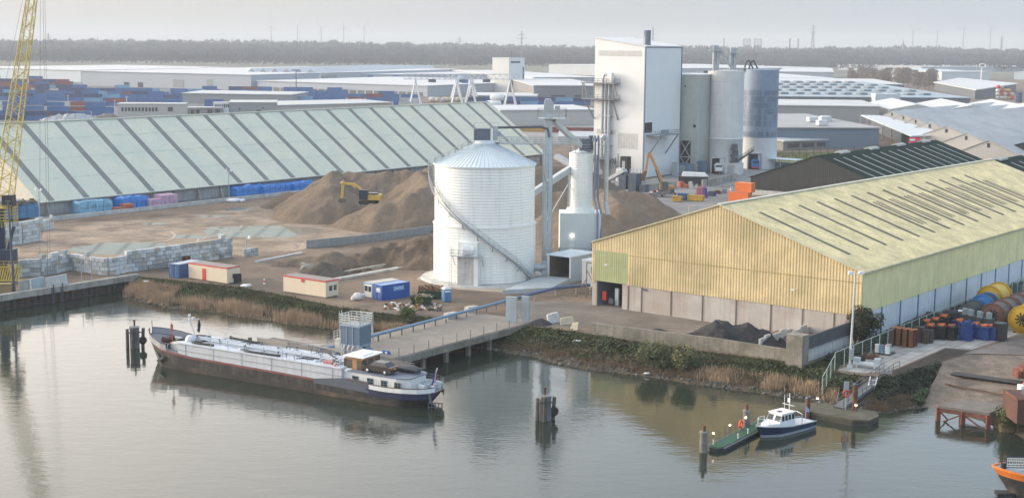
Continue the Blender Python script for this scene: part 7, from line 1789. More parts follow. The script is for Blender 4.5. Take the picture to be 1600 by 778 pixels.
hs = thing('beam_stack', 'rust brown steel beams standing in a bundle with orange cut tops', 'steel beams', at(1411, 541), SITE); m = MB()
for i in range(4):
    for j in range(2):
        x, y = -1.6 + i * .95, j * 1.1; m.box(x, y, 0, .1, .8, 2.6 - .1 * j).box(x, y - .38, 0, .62, .08, 2.6 - .1 * j).box(x, y + .38, 0, .62, .08, 2.6 - .1 * j)
m.build('beam', mat('brown beam', (.15, .06, .035), .85, var=.25, vs=1.5), hs); m = MB()
for i in range(4):
    for j in range(2): m.box(-1.6 + i * .95, j * 1.1, 2.6 - .1 * j, .64, .84, .05)
m.build('cut_end', mat('orange cut end', (.42, .15, .06), .8, var=.2), hs)
tag(MB().lathe([(.75, 0), (.75, 2.3), (.6, 2.35)], 14, sm=False).lathe([(.55, 0), (.55, 1.9)], 12, (1.4, .5, 0)).box(1.2, -.6, 0, .8, .5, 2.2).build('steel_tube', mat('brown black tube', (.06, .045, .04), .8, var=.3), None, at(1436, 534), SITE), 'dark brown steel tubes standing beside the beam bundle', 'steel tubes')
pa = thing('drum_pallet', 'wooden pallet under the oil drums', 'pallet', at(1381, 552), SITE); MB().box(0, 0, 0, 2.6, 2.2, .06).box(-1, 0, .06, .12, 2.2, .1).box(1, 0, .06, .12, 2.2, .1).box(0, 0, .16, 2.6, 2.2, .05).build('board', WOOD, pa)
for k, (x, y, m_, lab) in enumerate(((-.75, -.6, WHITE, 'white oil drum, leftmost on the pallet'), (-.02, -.65, mat('drum steel blue', (.14, .24, .34), .5), 'steel blue oil drum, front middle on the pallet'), (.72, -.6, WHITE, 'white oil drum with a reddish rim, front right on the pallet'), (.5, .5, mat('drum grey blue', (.3, .38, .45), .5), 'grey blue oil drum, at the back of the pallet'))):
    p = at(1381, 552) + Vector((math.cos(SITE) * x - math.sin(SITE) * y, math.sin(SITE) * x + math.cos(SITE) * y, .21)); d_ = thing('oil_drum', lab, 'oil drum', p, 0, 'oil drums on the pallet'); MB().lathe([(.36, 0), (.37, .04), (.35, .06), (.35, .36), (.37, .4), (.35, .44), (.35, .76), (.37, .8), (.35, .84), (.35, 1.1), (.37, 1.14), (.02, 1.1)], 16).build('body', m_, d_)
    if k == 2: MB().lathe([(.375, 1.1), (.375, 1.17)], 16, cap=False).build('rim', RED, d_)
sp_ = MB()
for _ in range(40): a = Vector((rnd.uniform(-1.4, 1.4), rnd.uniform(-.8, .8), rnd.uniform(0, .3))); sp_.bar(a, a + Vector((rnd.uniform(-.9, .9), rnd.uniform(-.6, .6), rnd.uniform(0, .4))), rnd.uniform(.08, .2))
tag(sp_.build('scrap_pile', RUST, None, at(1357, 560)), 'low pile of rusty scrap left of the oil drums', 'pile')
tr_ = MB()
for _ in range(4): tr_.lathe([(.28, -.13), (.5, -.12), (.5, .12), (.28, .13)], 14, (rnd.uniform(-.8, .8), rnd.uniform(-.3, .3), .45), axis='y')
tag(tr_.build('tyre_pile', BLACK, None, at(1337, 565)), 'heap of black tyres between the lamp post and the scrap', 'tyres')
wb = thing('white_bench', 'white steel trestle with grey boxes at both ends by the gangway head', 'trestle', at(1353, 574), R(-25)); MB().box(0, 0, .45, 3.4, .9, .25).box(-1.2, 0, 0, .2, .8, .45).box(1.2, 0, 0, .2, .8, .45).build('bench', mat('white bench', (.6, .63, .66), .5), wb); MB().box(-1.2, 0, .7, .8, .8, .6).box(1.5, 0, .5, .8, .9, .9).build('end_box', mat('grey end box', (.4, .45, .5), .5), wb)
for k, (px, s_, lab) in enumerate((((1575, 455), 1.5, 'dark coiled gear beyond the yellow drum, by the fence'), ((1597, 478), 2.2, 'dark red machinery at the right edge behind the rusty drums'))):
    g_ = thing('ship_gear', lab, 'machinery', at(*px)); m = MB()
    for _ in range(14): m.box(rnd.uniform(-s_, s_), rnd.uniform(-s_, s_), 0, rnd.uniform(.4, 1.2), rnd.uniform(.4, 1.2), rnd.uniform(.3, 1.5), rnd.uniform(0, 3))
    m.build('heap', [mat('dark gear', (.04, .05, .06), .7), mat('dark red gear', (.14, .045, .05), .7)][k], g_)

# ------------------------------------------------------------------ plant yard odds and ends
tk = thing('covered_container', 'long black open container with a white cover near the tower foot', 'container', at(1083, 290), R(-6)); MB().box(0, 0, .3, 9.0, 2.6, 2.6).build('body', mat('black container', (.025, .027, .032), .7), tk); MB().ext([(-3.6, -1.2, 2.9), (4.6, -1.2, 2.9), (3.6, -1.0, 4.0), (-3.2, -1.0, 4.2)], (0, 2.2, 0)).build('cover', WHITE, tk)
def clutter(name, px, label, cols, n, s, h, seed, cat):
    rr_ = random.Random(seed); r = thing(name, label, cat, at(*px), SITE); m = MB()
    for _ in range(n): m.box(rr_.uniform(-s, s), rr_.uniform(-1, 1), 0, rr_.uniform(.5, 1.6), rr_.uniform(.5, 1.4), rr_.uniform(.3, h), rr_.uniform(0, 3), rr_.randrange(len(cols)))
    m.build('body', cols, r); return r
clutter('red_machine', (1070, 293), 'red orange machine frame left of the black covered container', [mat('machine red', (.45, .11, .06), .6), mat('cream machine', (.5, .47, .42), .7)], 8, 1.6, 1.9, 1, 'machine')
clutter('white_crate', (1083, 295), 'cream white crate in front of the black covered container', [mat('cream machine', (.5, .47, .42), .7)], 3, .7, 1.5, 2, 'crate')
def boxthing(name, px, label, cat, m_, sx, sy, sz, extra=None):
    r = thing(name, label, cat, at(*px), SITE + .2); MB().ext([(-sx / 2, -sy / 2, .15), (sx / 2, -sy / 2, .15), (sx / 2 + .2, -sy / 2, sz), (-sx / 2 - .2, -sy / 2, sz)], (0, sy, 0)).build('body', m_, r)
    k = MB()
    for i in range(4): k.box(-sx / 2 + (i + .5) * sx / 4, -sy / 2 - .05, .1, .14, .1, sz)
    k.bar((-sx / 2 - .2, -sy / 2, sz), (sx / 2 + .2, -sy / 2, sz), .16).build('rib', m_, r); return r
boxthing('yellow_skip', (1087, 314), 'ochre yellow skip on the plant yard beside a blue one', 'skip', mat('ochre skip', (.50, .30, .05), .6, var=.15), 4.2, 2, 1.6)
boxthing('blue_skip', (1067, 313), 'dark blue skip left of the ochre yellow one', 'skip', mat('skip blue', (.03, .09, .25), .6, var=.15), 2.2, 2, 1.9)
boxthing('ochre_box', (1058, 315), 'small ochre box at the right foot of the brown sand heap', 'box', mat('ochre skip', (.50, .30, .05), .6), 2.4, 1.6, 1.5)
clutter('purple_machine', (1099, 309), 'tall purple and red machine right of the ochre skip', [mat('purple machine', (.08, .06, .26), .6), mat('machine pink', (.4, .14, .16), .6)], 9, 1.4, 3.6, 4, 'machine')
clutter('blue_machine', (1091, 306), 'flat purple blue plates stacked behind the ochre skip', [mat('purple machine', (.08, .06, .26), .6)], 4, 1.6, .9, 5, 'machine')
for i, px in enumerate(((1112, 306), (1121, 303), (1129, 302), (1139, 299))):
    clutter('pallet_load', px, ['dark pallet load just right of the purple machine', 'brown pallet load, second in the row to the orange containers', 'purple grey pallet load, third in the row to the orange containers', 'small pale pallet load nearest the orange containers'][i], [[DSTEEL, mat('purple machine', (.08, .06, .26), .6)], [RUST], [mat('purple grey', (.2, .18, .26), .7)], [CONCL]][i], 4, .9, 1.5, 10 + i, 'pallet load')
tag(MB().bar((0, 0, 1.1), (13, 3, 1.1), .3, 2.2).build('white_screen_wall', mat('off white wall', (.50, .48, .45), .8), None, at(1076, 334), R(-12)), 'pale screen wall behind the yellow gable, right of the brown sand', 'wall')
wh = thing('pipe_rings', 'red white and black hoop frames behind the brown sand heap', 'hoops', at(1038, 307)); m = MB()
for j, x in enumerate((-2.4, 1.6)):
    for i in range(10):
        a, c = math.pi * i / 10, math.pi * (i + 1) / 10; m.tube((x + 1.8 * math.cos(a), 0, 1.5 * math.sin(a)), (x + 1.8 * math.cos(c), 0, 1.5 * math.sin(c)), .3, n=6, mi=(i + j) % 3)
m.build('hoop', [RED, WHITE, BLACK], wh)
# ------------------------------------------------------------------ far town: halls, container yard, cranes, masts, woods
def hall(name, label, pL, pR, z, yback, wallm, roofm, cat='warehouse', rise=.8, group=None, wins=None, trim=None, ridge=False, bands=None):
    """front eave from photo points pL to pR at height z; roof runs back to photo row yback"""
    A, B = at(*pL, z), at(*pR, z); mid = ((pL[0] + pR[0]) / 2)
    u = (B - A); u.z = 0; ln = u.length; u.normalize(); n = Vector((-u.y, u.x, 0))
    back = at(mid, yback, z + rise); dep = max(8, (back - (A + B) / 2).dot(n))
    r = thing(name, label, cat, Vector((A.x, A.y, 0)), math.atan2(u.y, u.x), group)
    MB().box(ln / 2, dep / 2, 0, ln, dep, z).build('wall', wallm, r)
    m = MB()
    if ridge:
        m.ext([(0, -1, z + .02), (0, dep / 2, z + rise * 2.2), (0, dep + 1, z + .02), (0, dep + 1, z - .3), (0, dep / 2, z + rise * 2.2 - .4), (0, -1, z - .3)], (ln, 0, 0))
    else:
        m.ext([(-.6, -.8, z + .05), (-.6, dep + .8, z + rise), (-.6, dep + .8, z + rise - .5), (-.6, -.8, z - .45)], (ln + 1.2, 0, 0))
    m.build('roof', roofm, r)
    for (x0, x1, z0, z1, cnt, mm, nm) in (wins or []):
        w_ = (x1 - x0) * ln / cnt
        for i in range(cnt): MB().box(x0 * ln + (i + .5) * w_, -.12, z0, w_ * .78, .2, z1 - z0).build(nm, mm, r)
    for (z0, z1, mm) in (bands or []): MB().box(ln / 2, -.08, z0, ln - .4, .14, z1 - z0).build('wall_band', mm, r)
    r['_'] = 0; del r['_']
    r_dims[r.name] = (ln, dep); return r
r_dims = {}
wroof = mat('snow white roof', (.51, .525, .545), .7, var=.06, vs=.02); groof = mat('pale grey roof', (.46, .48, .49), .8, var=.1, vs=.03); pwall = mat('pale grey wall', (.37, .405, .45), .7, var=.04, vs=.03); bwall = mat('pale blue wall', (.46, .53, .58), .7, var=.04, vs=.02)
gwall = mat('mid grey wall', (.27, .28, .29), .7, var=.06, vs=.05); dwall = mat('dark grey wall', (.11, .125, .15), .7, var=.08); cwall = mat('cream wall', (.47, .45, .42), .7, var=.05, vs=.05); dkwin = mat('far dark window', (.05, .06, .075), .2); bpan = mat('far blue panel', (.07, .18, .42), .6)
hall('white_hall', 'pale blue white hall at the far left behind the crane boom', (-60, 105), (126, 110), 14, 98, bwall, wroof)
hall('white_hall', 'very long white hall behind the containers, with two dock doors', (127, 111), (392, 117), 14, 100, pwall, wroof, wins=[(.26, .30, 0, 4.5, 1, dkwin, 'dock_door'), (.345, .385, 0, 4.5, 1, dkwin, 'dock_door'), (.55, .63, 1, 8, 1, gwall, 'wall_panel'), (.75, .79, 0, 9, 1, gwall, 'stair')])
st = thing('sawtooth_hall', 'grey hall with a zigzag saw tooth front in the distance', 'warehouse', at(384, 118, 10) * 1, 0); st.location.z = 0
A, B = at(384, 116, 12), at(506, 118, 12); u = (B - A); u.z = 0; ln = u.length; u.normalize(); st.rotation_euler = (0, 0, math.atan2(u.y, u.x)); st.location = (A.x, A.y, 0)
dep = 300; m = MB().box(ln / 2, dep / 2, 0, ln, dep, 12); rf = MB()
for i in range(6):
    x0, x1 = ln * i / 6.6, ln * (i + 1) / 6.6; m.ext([(x0, -.3, 12), (x1, -.3, 12), ((x0 + x1) / 2, -.3, 17.5)], (0, .3, 0))
    rf.ext([(x0, 0, 12.1), ((x0 + x1) / 2, 0, 17.6), (x1, 0, 12.1), ((x0 + x1) / 2, 0, 17.2)], (0, dep, 0))
m.build('wall', gwall, st); rf.build('roof', wroof, st); MB().box(ln * .93, -.3, 3, 6, .5, 10).build('white_panel', WHITE, st)
hall('white_hall', 'long low white roofed hall in front of the saw tooth hall', (402, 126), (668, 134), 9, 118, pwall, wroof, wins=[(.05, .98, .3, 3.4, 20, mat('far loading bay', (.12, .12, .13), .7), 'dock_door')])
hall('white_hall', 'far white hall with three blue wall panels', (508, 116), (768, 117), 12, 107.5, pwall, wroof, wins=[(.09, .135, 1, 11, 1, bpan, 'blue_panel'), (.245, .29, 1, 11, 1, bpan, 'blue_panel'), (.395, .44, 1, 11, 1, bpan, 'blue_panel')])
hall('brick_hall', 'purple brown hall between the gantry cranes and the white block', (744, 130), (772, 130), 9, 124, mat('purple brown wall', (.12, .09, .10), .8), groof)
hall('blue_silo_house', 'blue far hall panel beside twin dark gables', (722, 118), (732, 118), 16, 116, bpan, bpan)
hall('white_hall', 'upper of two white roofs left of the process tower', (834, 121), (940, 121), 13, 110, pwall, wroof)
hall('white_hall', 'lower of two white roofs left of the tower, over a grey wall with dark slits', (834, 133.5), (945, 134), 12, 123.5, mat('slate wall', (.19, .195, .21), .7), wroof, wins=[(.22, .47, 3.4, 4.6, 1, dkwin, 'window'), (.55, .8, 3.4, 4.6, 1, dkwin, 'window')])
bk = thing('white_block', 'tall white block building with a dark slot, left of the process tower', 'building', at(795, 148), SITE)
wl = 26 / 1.9 / .8 * 1.15; MB().box(-9, 11, 0, 18, 22, 30.5).build('wall', mat('block white', (.62, .62, .60), .7, var=.04, vs=.05), bk); MB().box(-9, 11, 30.5, 18.5, 22.5, .6).build('roof', wroof, bk); MB().box(.1, 9, 26.5, .2, 13, 1.6).box(.1, 20.3, 3, .2, 1.6, 20).build('window', dkwin, bk); MB().tube((-2, 6, 30), (-2, 6, 37), .3).build('antenna', DSTEEL, bk)
hall('white_annex', 'low white annex at the foot of the tall white block', (738, 149), (838, 150), 5, 145, pwall, wroof)
hall('cream_hall', 'cream walled hall behind the catwalk, with a framed door', (782, 172), (932, 171), 8.2, 164, cwall, wroof, wins=[(.72, .80, 0, 5, 1, mat('cream door', (.5, .45, .38), .7), 'door')])
for (a, b_, z, yb, lab, wm, rm) in (((1050, 107), (1290, 106), 13, 100, 'farthest white roofed hall behind the round silos', pwall, wroof), ((1216, 112), (1302, 113), 12, 106, 'small white roofed hall right of the dark silo, second row', pwall, wroof), ((1216, 122), (1307, 122.5), 11, 112, 'white roofed hall with beige wall right of the dark silo', cwall, wroof), ((1216, 130), (1412, 132), 10, 123, 'white roofed hall just behind the blue grey skylit hall', dwall, wroof), ((1440, 104.5), (1640, 104), 9, 100.5, 'thin far white hall below the woods at the right', pwall, wroof), ((1320, 101), (1440, 103.5), 9, 99, 'thin far white hall below the woods, right of the dark silo', pwall, wroof)):
    hall('white_hall', lab, a, b_, z, yb, wm, rm)
sk = hall('skylit_hall', 'long blue grey hall with rows of small roof lights, right of the dark silo', (1200, 150.5), (1516, 153), 8.5, 128, dwall, mat('blue grey roof', (.30, .37, .43), .8, var=.1, vs=.03), rise=3.0)
ln, dep = r_dims[sk.name]
for j in range(5):
    for i in range(11):
        x = 6 + (ln - 16) * (i + .5 * (j % 2)) / 11; y = dep * (.12 + .19 * j); MB().box(x, y, 8.5 + 3 * y / dep + .3, 5.5, dep * .045, 1.2).build('roof_light', mat('grey roof light far', (.17, .21, .24), .5), sk)
MB().box(ln * .57, -6, 0, 17, 12, 11).build('annex', bwall, sk)
hall('grey_hall', 'flat grey hall with pale roof edge right of the dark silo, back part', (1200, 164), (1374, 166), 9.5, 156, gwall, groof)
h_ = hall('slate_hall', 'flat roofed slate blue hall right of the dark silo, nearest part', (1200, 199), (1374, 199.5), 9, 178, mat('slate blue wall', (.13, .18, .235), .7, var=.06), mat('mid grey roof', (.30, .31, .32), .85, var=.12, vs=.05), rise=.5)
ln, dep = r_dims[h_.name]
for x, y in ((.63, .35), (.78, .4), (.83, .45), (.3, .6), (.55, .1)): MB().box(ln * x, dep * y, 9.4, 4, 5, 2.0).build('roof_unit', mat('roof unit', (.5, .52, .54), .6), h_)
hall('office_strip', 'low grey office strip with windows before the slate blue hall', (1224, 220), (1366, 215), 4.0, 214, mat('grey brown brick', (.20, .195, .185), .85), groof, cat='office', wins=[(.03, .98, 1.0, 2.7, 6, dkwin, 'window')])
# bare hedge fence by the lawn
fe = thing('lawn_fence', 'dark post fence along the lawn before the office strip', 'fence', at(1215, 248)); d = at(1375, 236) - at(1215, 248); m = MB()
for i in range(16): p = d * (i / 15); m.bar(p, p + Vector((0, 0, 2.8)), .3)
m.bar((0, 0, 2.7), d + Vector((0, 0, 2.7)), .12).bar((0, 0, 1.4), d + Vector((0, 0, 1.4)), .1).build('rail', DSTEEL, fe)
# white flat roof lozenge
P = [at(*q, 8) for q in ((1461, 129), (1500, 122.5), (1588, 131), (1524, 140.5))]; c = P[0]; r = thing('white_roof_hall', 'hall with a flat white lozenge roof and dark walls, upper right', 'warehouse', (c.x, c.y, 0)); q_ = [(p.x - c.x, p.y - c.y) for p in P]
MB().prism(q_, 0, 7.6).build('wall', dwall, r); cx_ = sum(a for a, _ in q_) / 4; cy_ = sum(b_ for _, b_ in q_) / 4; MB().prism([(cx_ + (a - cx_) * 1.05, cy_ + (b_ - cy_) * 1.05) for a, b_ in q_], 7.6, 8.3).build('roof', wroof, r)
hall('pale_hall', 'pale blue hall with a cream end behind the white lozenge roof', (1472, 112.5), (1546, 113), 11, 108, bwall, bwall)
hall('cream_hall', 'small sunlit cream block beside the pale blue hall', (1457, 111.5), (1471.5, 112), 11.3, 108.5, cwall, cwall)
hall('grey_block', 'small pale block at the far right edge', (1585, 113), (1640, 114), 10, 110, bwall, wroof)
# triple gabled white roofs
pk = [at(x, y, 10.8) for x, y in ((1433, 163.5), (1520, 164.5))]; st_ = pk[1] - pk[0]; bkv = at(1393, 153.5, 10.8) - pk[0]; vo = pk[0] - st_ / 2
r = thing('gabled_hall', 'hall with three white gabled roofs and grey ends at the right', 'warehouse', (vo.x, vo.y, 0)); w_ = MB(); rf = MB()
for i in range(4):
    a = st_ * i; a.z = 0; b_ = a + Vector((st_.x, st_.y, 0)); m_ = (a + b_) / 2; bv = Vector((bkv.x, bkv.y, 0)); Z = lambda p, z: Vector((p.x, p.y, z))
    w_.ext([Z(a, 0), Z(b_, 0), Z(b_, 7.6), Z(m_, 10.6), Z(a, 7.6)], bv); rf.ext([Z(a, 7.75), Z(m_, 10.9), Z(b_, 7.75), Z(m_, 10.65)], bv * 1.002)
    if i > 0:
        for k in range(5): q = m_.lerp(b_, .3) + bv * (.12 + .17 * k); MB().bar(Z(q, 10.05), Z(m_.lerp(b_, .75) + bv * (.12 + .17 * k), 8.65), 3.2, .12).build('roof_light', mat('grey roof light far', (.17, .21, .24), .5), r)
w_.build('wall', mat('gable grey', (.33, .34, .35), .8), r); rf.build('roof', wroof, r)
# row of cream gables with long grey roofs
pks = [((1394, 173.5), 10), ((1412, 178.5), 10), ((1431, 184), 10), ((1453, 190.5), 10), ((1479, 197.5), 11), ((1510, 208), 11), ((1545, 219), 11)]
base = at(1394, 173.5, 10); r = thing('gable_row', 'row of cream gables with long grey roofs behind the green sheds', 'warehouse', (base.x, base.y, 0), SITE); w_ = MB(); rf = MB(); gw_ = MB()
lp = [L(at(*p, z), base) for p, z in pks]; xs_ = [p.x for p in lp]
for i, p in enumerate(lp):
    hwid = (xs_[min(i + 1, 6)] - xs_[max(i - 1, 0)]) / (4 if 0 < i < 6 else 2); z = pks[i][1]; y = p.y
    gw_.ext([(p.x - hwid, y, 0), (p.x + hwid, y, 0), (p.x + hwid, y, z - 4.5), (p.x, y, z), (p.x - hwid, y, z - 4.5)], (0, .4, 0))
    rf.ext([(p.x - hwid, y - .3, z - 4.4), (p.x, y - .3, z + .15), (p.x + hwid, y - .3, z - 4.4), (p.x, y - .3, z - .2)], (0, 170, 0)); w_.box(p.x, y + 85, 0, hwid * 2 - .1, 168, z - 4.7)
    MB().box(p.x, y - .05, z - 2.6, hwid * .09, .1, 1.5).build('gable_window', dkwin, r)
gw_.each('gable', cwall, r); w_.build('wall', groof, r); rf.build('roof', mat('streaky grey roof', (.38, .39, .40), .8, var=.15, vs=.08, fine=.1, streak=((.3, .3, .3), .4)), r)
# open canopy with a red sign
P = [at(*q, 7) for q in ((1345, 180), (1379, 181), (1484, 211), (1424, 212.5))]; c = P[0]; r = thing('loading_canopy', 'open sided canopy with pale flat roof and dark inside, red sign at its corner', 'canopy', (c.x, c.y, 0)); q_ = [(p.x - c.x, p.y - c.y) for p in P]
MB().prism(q_, 6.6, 7.1).build('roof', mat('pale canopy far', (.50, .54, .58), .7), r); m = MB(); fl_ = Vector((*q_[0], 0)); fr_ = Vector((*q_[3], 0))
for i in range(7): p = fl_.lerp(fr_, i / 6); m.box(p.x, p.y, 0, .5, .5, 6.6)
for i in range(4): p = fr_.lerp(Vector((*q_[2], 0)), i / 3); m.box(p.x, p.y, 0, .5, .5, 6.6)
m.build('post', STEEL, r); b1_, b2_ = Vector((*q_[1], 0)), Vector((*q_[2], 0)); MB().bar(b1_ + Vector((0, 0, 3.2)), b2_ + Vector((0, 0, 3.2)), .5, 6.4).build('back_wall', mat('dark red wall', (.09, .035, .04), .8), r)
MB().bar((fl_ + b1_) / 2 + Vector((2, 0, 2.5)), (fl_ + b1_ * 1) / 2 + (fr_ - fl_) * .7 + Vector((0, 0, 2.5)), 4, 5).build('dark_store', dwall, r)
s_ = MB().box(fr_.x + 1.2, fr_.y - .6, 3.4, 4.6, .4, 3.0).build('sign', mat('sign red', (.55, .04, .08), .5), r); MB().box(fr_.x + .3, fr_.y - .84, 5.0, 2.0, .08, .9).box(fr_.x + .2, fr_.y - .84, 3.6, 2.2, .08, .6).build('sign_lettering', WHITE, s_)
# oval sign on a pole
r = thing('pole_sign', 'tall white pole carrying a hollow oval sign, upper right', 'sign', at(1533, 126, 2)); r.location.z = 0; hz_ = zat(r.location, 103); MB().tube((0, 0, 0), (0, 0, hz_ - 2), .9, .8).build('pole', WHITE, r); m = MB()
for i in range(16):
    a, c = 2 * math.pi * i / 16, 2 * math.pi * (i + 1) / 16; m.tube((4.0 * math.cos(a) + .8, 0, hz_ + 2.4 * math.sin(a)), (4.0 * math.cos(c) + .8, 0, hz_ + 2.4 * math.sin(c)), .75, n=6)
m.build('sign_ring', WHITE, r)
for k, (x, y, s_, lab) in enumerate(((1566, 156, 1, 'stack of pale and red tank barrels at the upper right'),)):
    r = thing('barrel_stack', lab, 'tanks', at(x, y, 0)); m = MB(); rr_ = random.Random(2)
    for i in range(5):
        for j in range(4 - i // 2): m.lathe([(.3, -2), (1.5, -1.6), (1.5, 1.6), (.3, 2)], 10, (i * 3.0 - 4, 0, 1.6 + j * 3), axis='y', mi=rr_.choice((0, 0, 1, 2)))
    m.build('tank', [mat('far pale tank', (.5, .5, .48), .6), RED, mat('far ochre', (.5, .3, .1), .6)], r)

# containers: one body mesh per colour, copied
def cbox(Lc):
    m = MB().box(0, 0, .1, Lc, 2.3, 2.4)
    for x in (-1, 1):
        for y in (-1, 1): m.box(x * (Lc / 2 - .05), y * 1.17, 0, .2, .2, 2.6)
    for y in (-1, 1):
        m.bar((-Lc / 2, y * 1.18, .1), (Lc / 2, y * 1.18, .1), .18).bar((-Lc / 2, y * 1.18, 2.5), (Lc / 2, y * 1.18, 2.5), .18)
        for i in range(int(Lc / .9)): m.box(-Lc / 2 + .6 + i * .9, y * 1.17, .2, .25, .08, 2.2)
    return m
ccol = {'blue': (.03, .125, .33), 'navy': (.02, .05, .15), 'red': (.22, .055, .05), 'pale': (.48, .5, .5), 'sky': (.14, .32, .5), 'orange': (.34, .12, .07), 'ochre': (.42, .27, .06)}
clab = {'blue': 'blue shipping container in the stacks far behind the pale shed', 'navy': 'navy shipping container in the stacks far behind the pale shed', 'red': 'brick red shipping container in the stacks far behind the pale shed', 'pale': 'off white shipping container in the stacks far behind the pale shed', 'sky': 'light blue shipping container in the stacks far behind the pale shed', 'orange': 'orange shipping container in the stacks far behind the pale shed'}
proto = {}
sheet('container_yard', [(-60, 196), (120, 196), (330, 192), (660, 168), (660, 138), (400, 136), (-60, 134)], mat('stack yard paving', (.10, .11, .13), .9, var=.2, vs=.03), .012)
for k, c in ccol.items():
    proto[k] = cbox(12.2).mesh('container', mat('stack ' + k, c, .6, var=.15, vs=.3, streak=(tuple(q * .6 for q in c), .4)))
def stackbox(loc, rz, k, lab=None, group='containers in the far yard'):
    o = bpy.data.objects.new('shipping_container', proto[k]); COL.objects.link(o); o.location = loc; o.rotation_euler = (0, 0, rz)
    return tag(o, lab or clab[k], 'container', group)
rr_ = random.Random(42)
rows = [(188, -10, 180, .9), (180, -10, 180, .95), (172, -10, 250, .95), (164, -10, 640, .92), (157, -10, 640, .95), (151, -10, 640, .92), (146, -10, 620, .9), (141, -10, 620, .75), (137, -10, 130, 1)]
ncon = 0
for ri, (yb, xa, xb, pr_) in enumerate(rows):
    x = xa
    P0 = at(xa, yb - .5); dirv = Vector((math.cos(R(-6)), math.sin(R(-6)), 0)); t_ = 0
    while True:
        p = P0 + dirv * t_; px = proj(p)[0]
        if px > xb or ncon > 275: break
        hide = 180 < px < 362 and yb > 168
        if hide: t_ += 13; continue
        if rr_.random() < pr_:
            hgt = rr_.choice((1, 1, 2, 2)) if ri > 2 else rr_.choice((1, 2, 2))
            if px < 112 and yb < 143: hgt = rr_.choice((3, 3, 4))
            for lv in range(hgt):
                wts = (('blue', 66), ('navy', 12), ('red', 6), ('pale', 3), ('sky', 5), ('orange', 2)) if not (px < 112 and yb < 143) else (('blue', 15), ('navy', 35), ('red', 40), ('pale', 4), ('sky', 6), ('orange', 2))
                k = rr_.choices([a for a, _ in wts], [b_ for _, b_ in wts])[0]
                stackbox(Vector((p.x, p.y, lv * 2.62)), R(-6) + rr_.uniform(-.01, .01), k); ncon += 1
            t_ += rr_.choice((12.5, 12.5, 12.7, 14))
        else: t_ += rr_.uniform(6, 20)
for i in range(15):           # long double row right of the gantries
    p = at(745, 163) + Vector((math.cos(R(-3)), math.sin(R(-3)), 0)) * (i * 12.5)
    if proj(p)[0] > 925: break
    for lv in range(2): stackbox(Vector((p.x, p.y, lv * 2.62)), R(-3), rr_.choice(('blue', 'blue', 'blue', 'navy', 'sky')), 'blue toned container in the long double row left of the process tower', 'containers left of the tower')
for (x, y, k, lab) in ((808, 205, 'ochre', 'ochre yellow container behind the catwalk, left one'), (834, 206, 'ochre', 'ochre yellow container behind the catwalk, next to the elevator mast'), (870, 207, 'red', 'dark red container right behind the elevator mast'), (893, 208, 'red', 'dark red container behind the elevator chute, left of the tower'), (915, 208, 'red', 'dark red container touching the left edge of the white tower')):
    stackbox(at(x, y), R(-5), k, lab, 'containers behind the catwalk')
for j in range(3):
    for lv in range(3): stackbox(at(1592, 160) + Vector((j * 13, 0, lv * 2.62)), R(80), rr_.choice(('blue', 'navy')), 'blue container stack piece at the upper right edge', 'containers at the right edge')
r = thing('storage_tanks', 'two squat pale drum tanks before the cream hall', 'tanks', at(795, 192)); MB().lathe([(2.6, 0), (2.6, 3.2), (2.2, 3.6), (.1, 3.8)], 18).lathe([(3.2, 0), (3.2, 3.8), (2.8, 4.2), (.1, 4.4)], 18, (9, 0, 0)).build('tank', mat('grey beige tank', (.36, .34, .31), .7, var=.15), r)
r = thing('white_tent', 'low white tent roof behind the catwalk, right of the elevator', 'tent', at(872, 222), R(-5)); MB().ext([(0, 0, 0), (0, 0, 2.6), (0, 5, 4.6), (0, 10, 2.6), (0, 10, 0)], (26, 0, 0)).build('roof', wroof, r)
# offices
def office(pL, pR, yb, ztop, dep, label, wallm, wins, name='office_building'):
    A, B = at(pL, yb), at(pR, yb); u = (B - A).normalized(); ln = (B - A).length; r = thing(name, label, 'office', A, math.atan2(u.y, u.x))
    MB().box(ln / 2, dep / 2, 0, ln, dep, ztop).build('wall', wallm, r); MB().box(ln / 2, dep / 2, ztop, ln + .6, dep + .6, .4).build('roof', groof, r)
    for (x0, x1, z0, z1, n) in wins:
        for i in range(n): MB().box(ln * (x0 + (x1 - x0) * (i + .5) / n), -.08, z0, ln * (x1 - x0) / n * .62, .15, z1 - z0).build('window', dkwin, r)
    return r
ow = mat('office render', (.44, .43, .42), .8, var=.05)
office(184, 290, 194, 10.2, 14, 'grey office with a long row of dark windows beyond the pale shed ridge', ow, [(.05, .6, 6.6, 8.6, 11), (.72, .84, 6.6, 8.8, 1)])
office(262, 348, 190, 7.2, 10, 'lower grey brick office wing right of the long windowed office', mat('office brick', (.25, .24, .23), .85), [(.1, .6, 4.2, 6.2, 5), (.7, .98, 3.8, 6.5, 2)])
office(334, 360, 189, 9.5, 10, 'small white office block with dark zigzag panel', WHITE, [(.05, .95, 7.2, 9.0, 8), (.2, .6, 3.5, 4.8, 1)])
office(358, 432, 189, 9.8, 30, 'plain grey hall with two small windows behind the shed ridge', gwall, [(.2, .25, 6, 7, 1), (.55, .7, 4, 6, 1), (.7, .74, 6.5, 7.3, 1)], 'grey_hall')
hall('low_hall', 'low pinkish hall with a long pale roof behind the shed ridge', (432, 164.5), (612, 160), 5, 156, mat('pinkish wall', (.45, .40, .36), .8), groof)
hall('flat_hall', 'flat grey roof with glowing lamps amid the blue containers', (285, 145.5), (455, 148), 7, 142, gwall, groof)
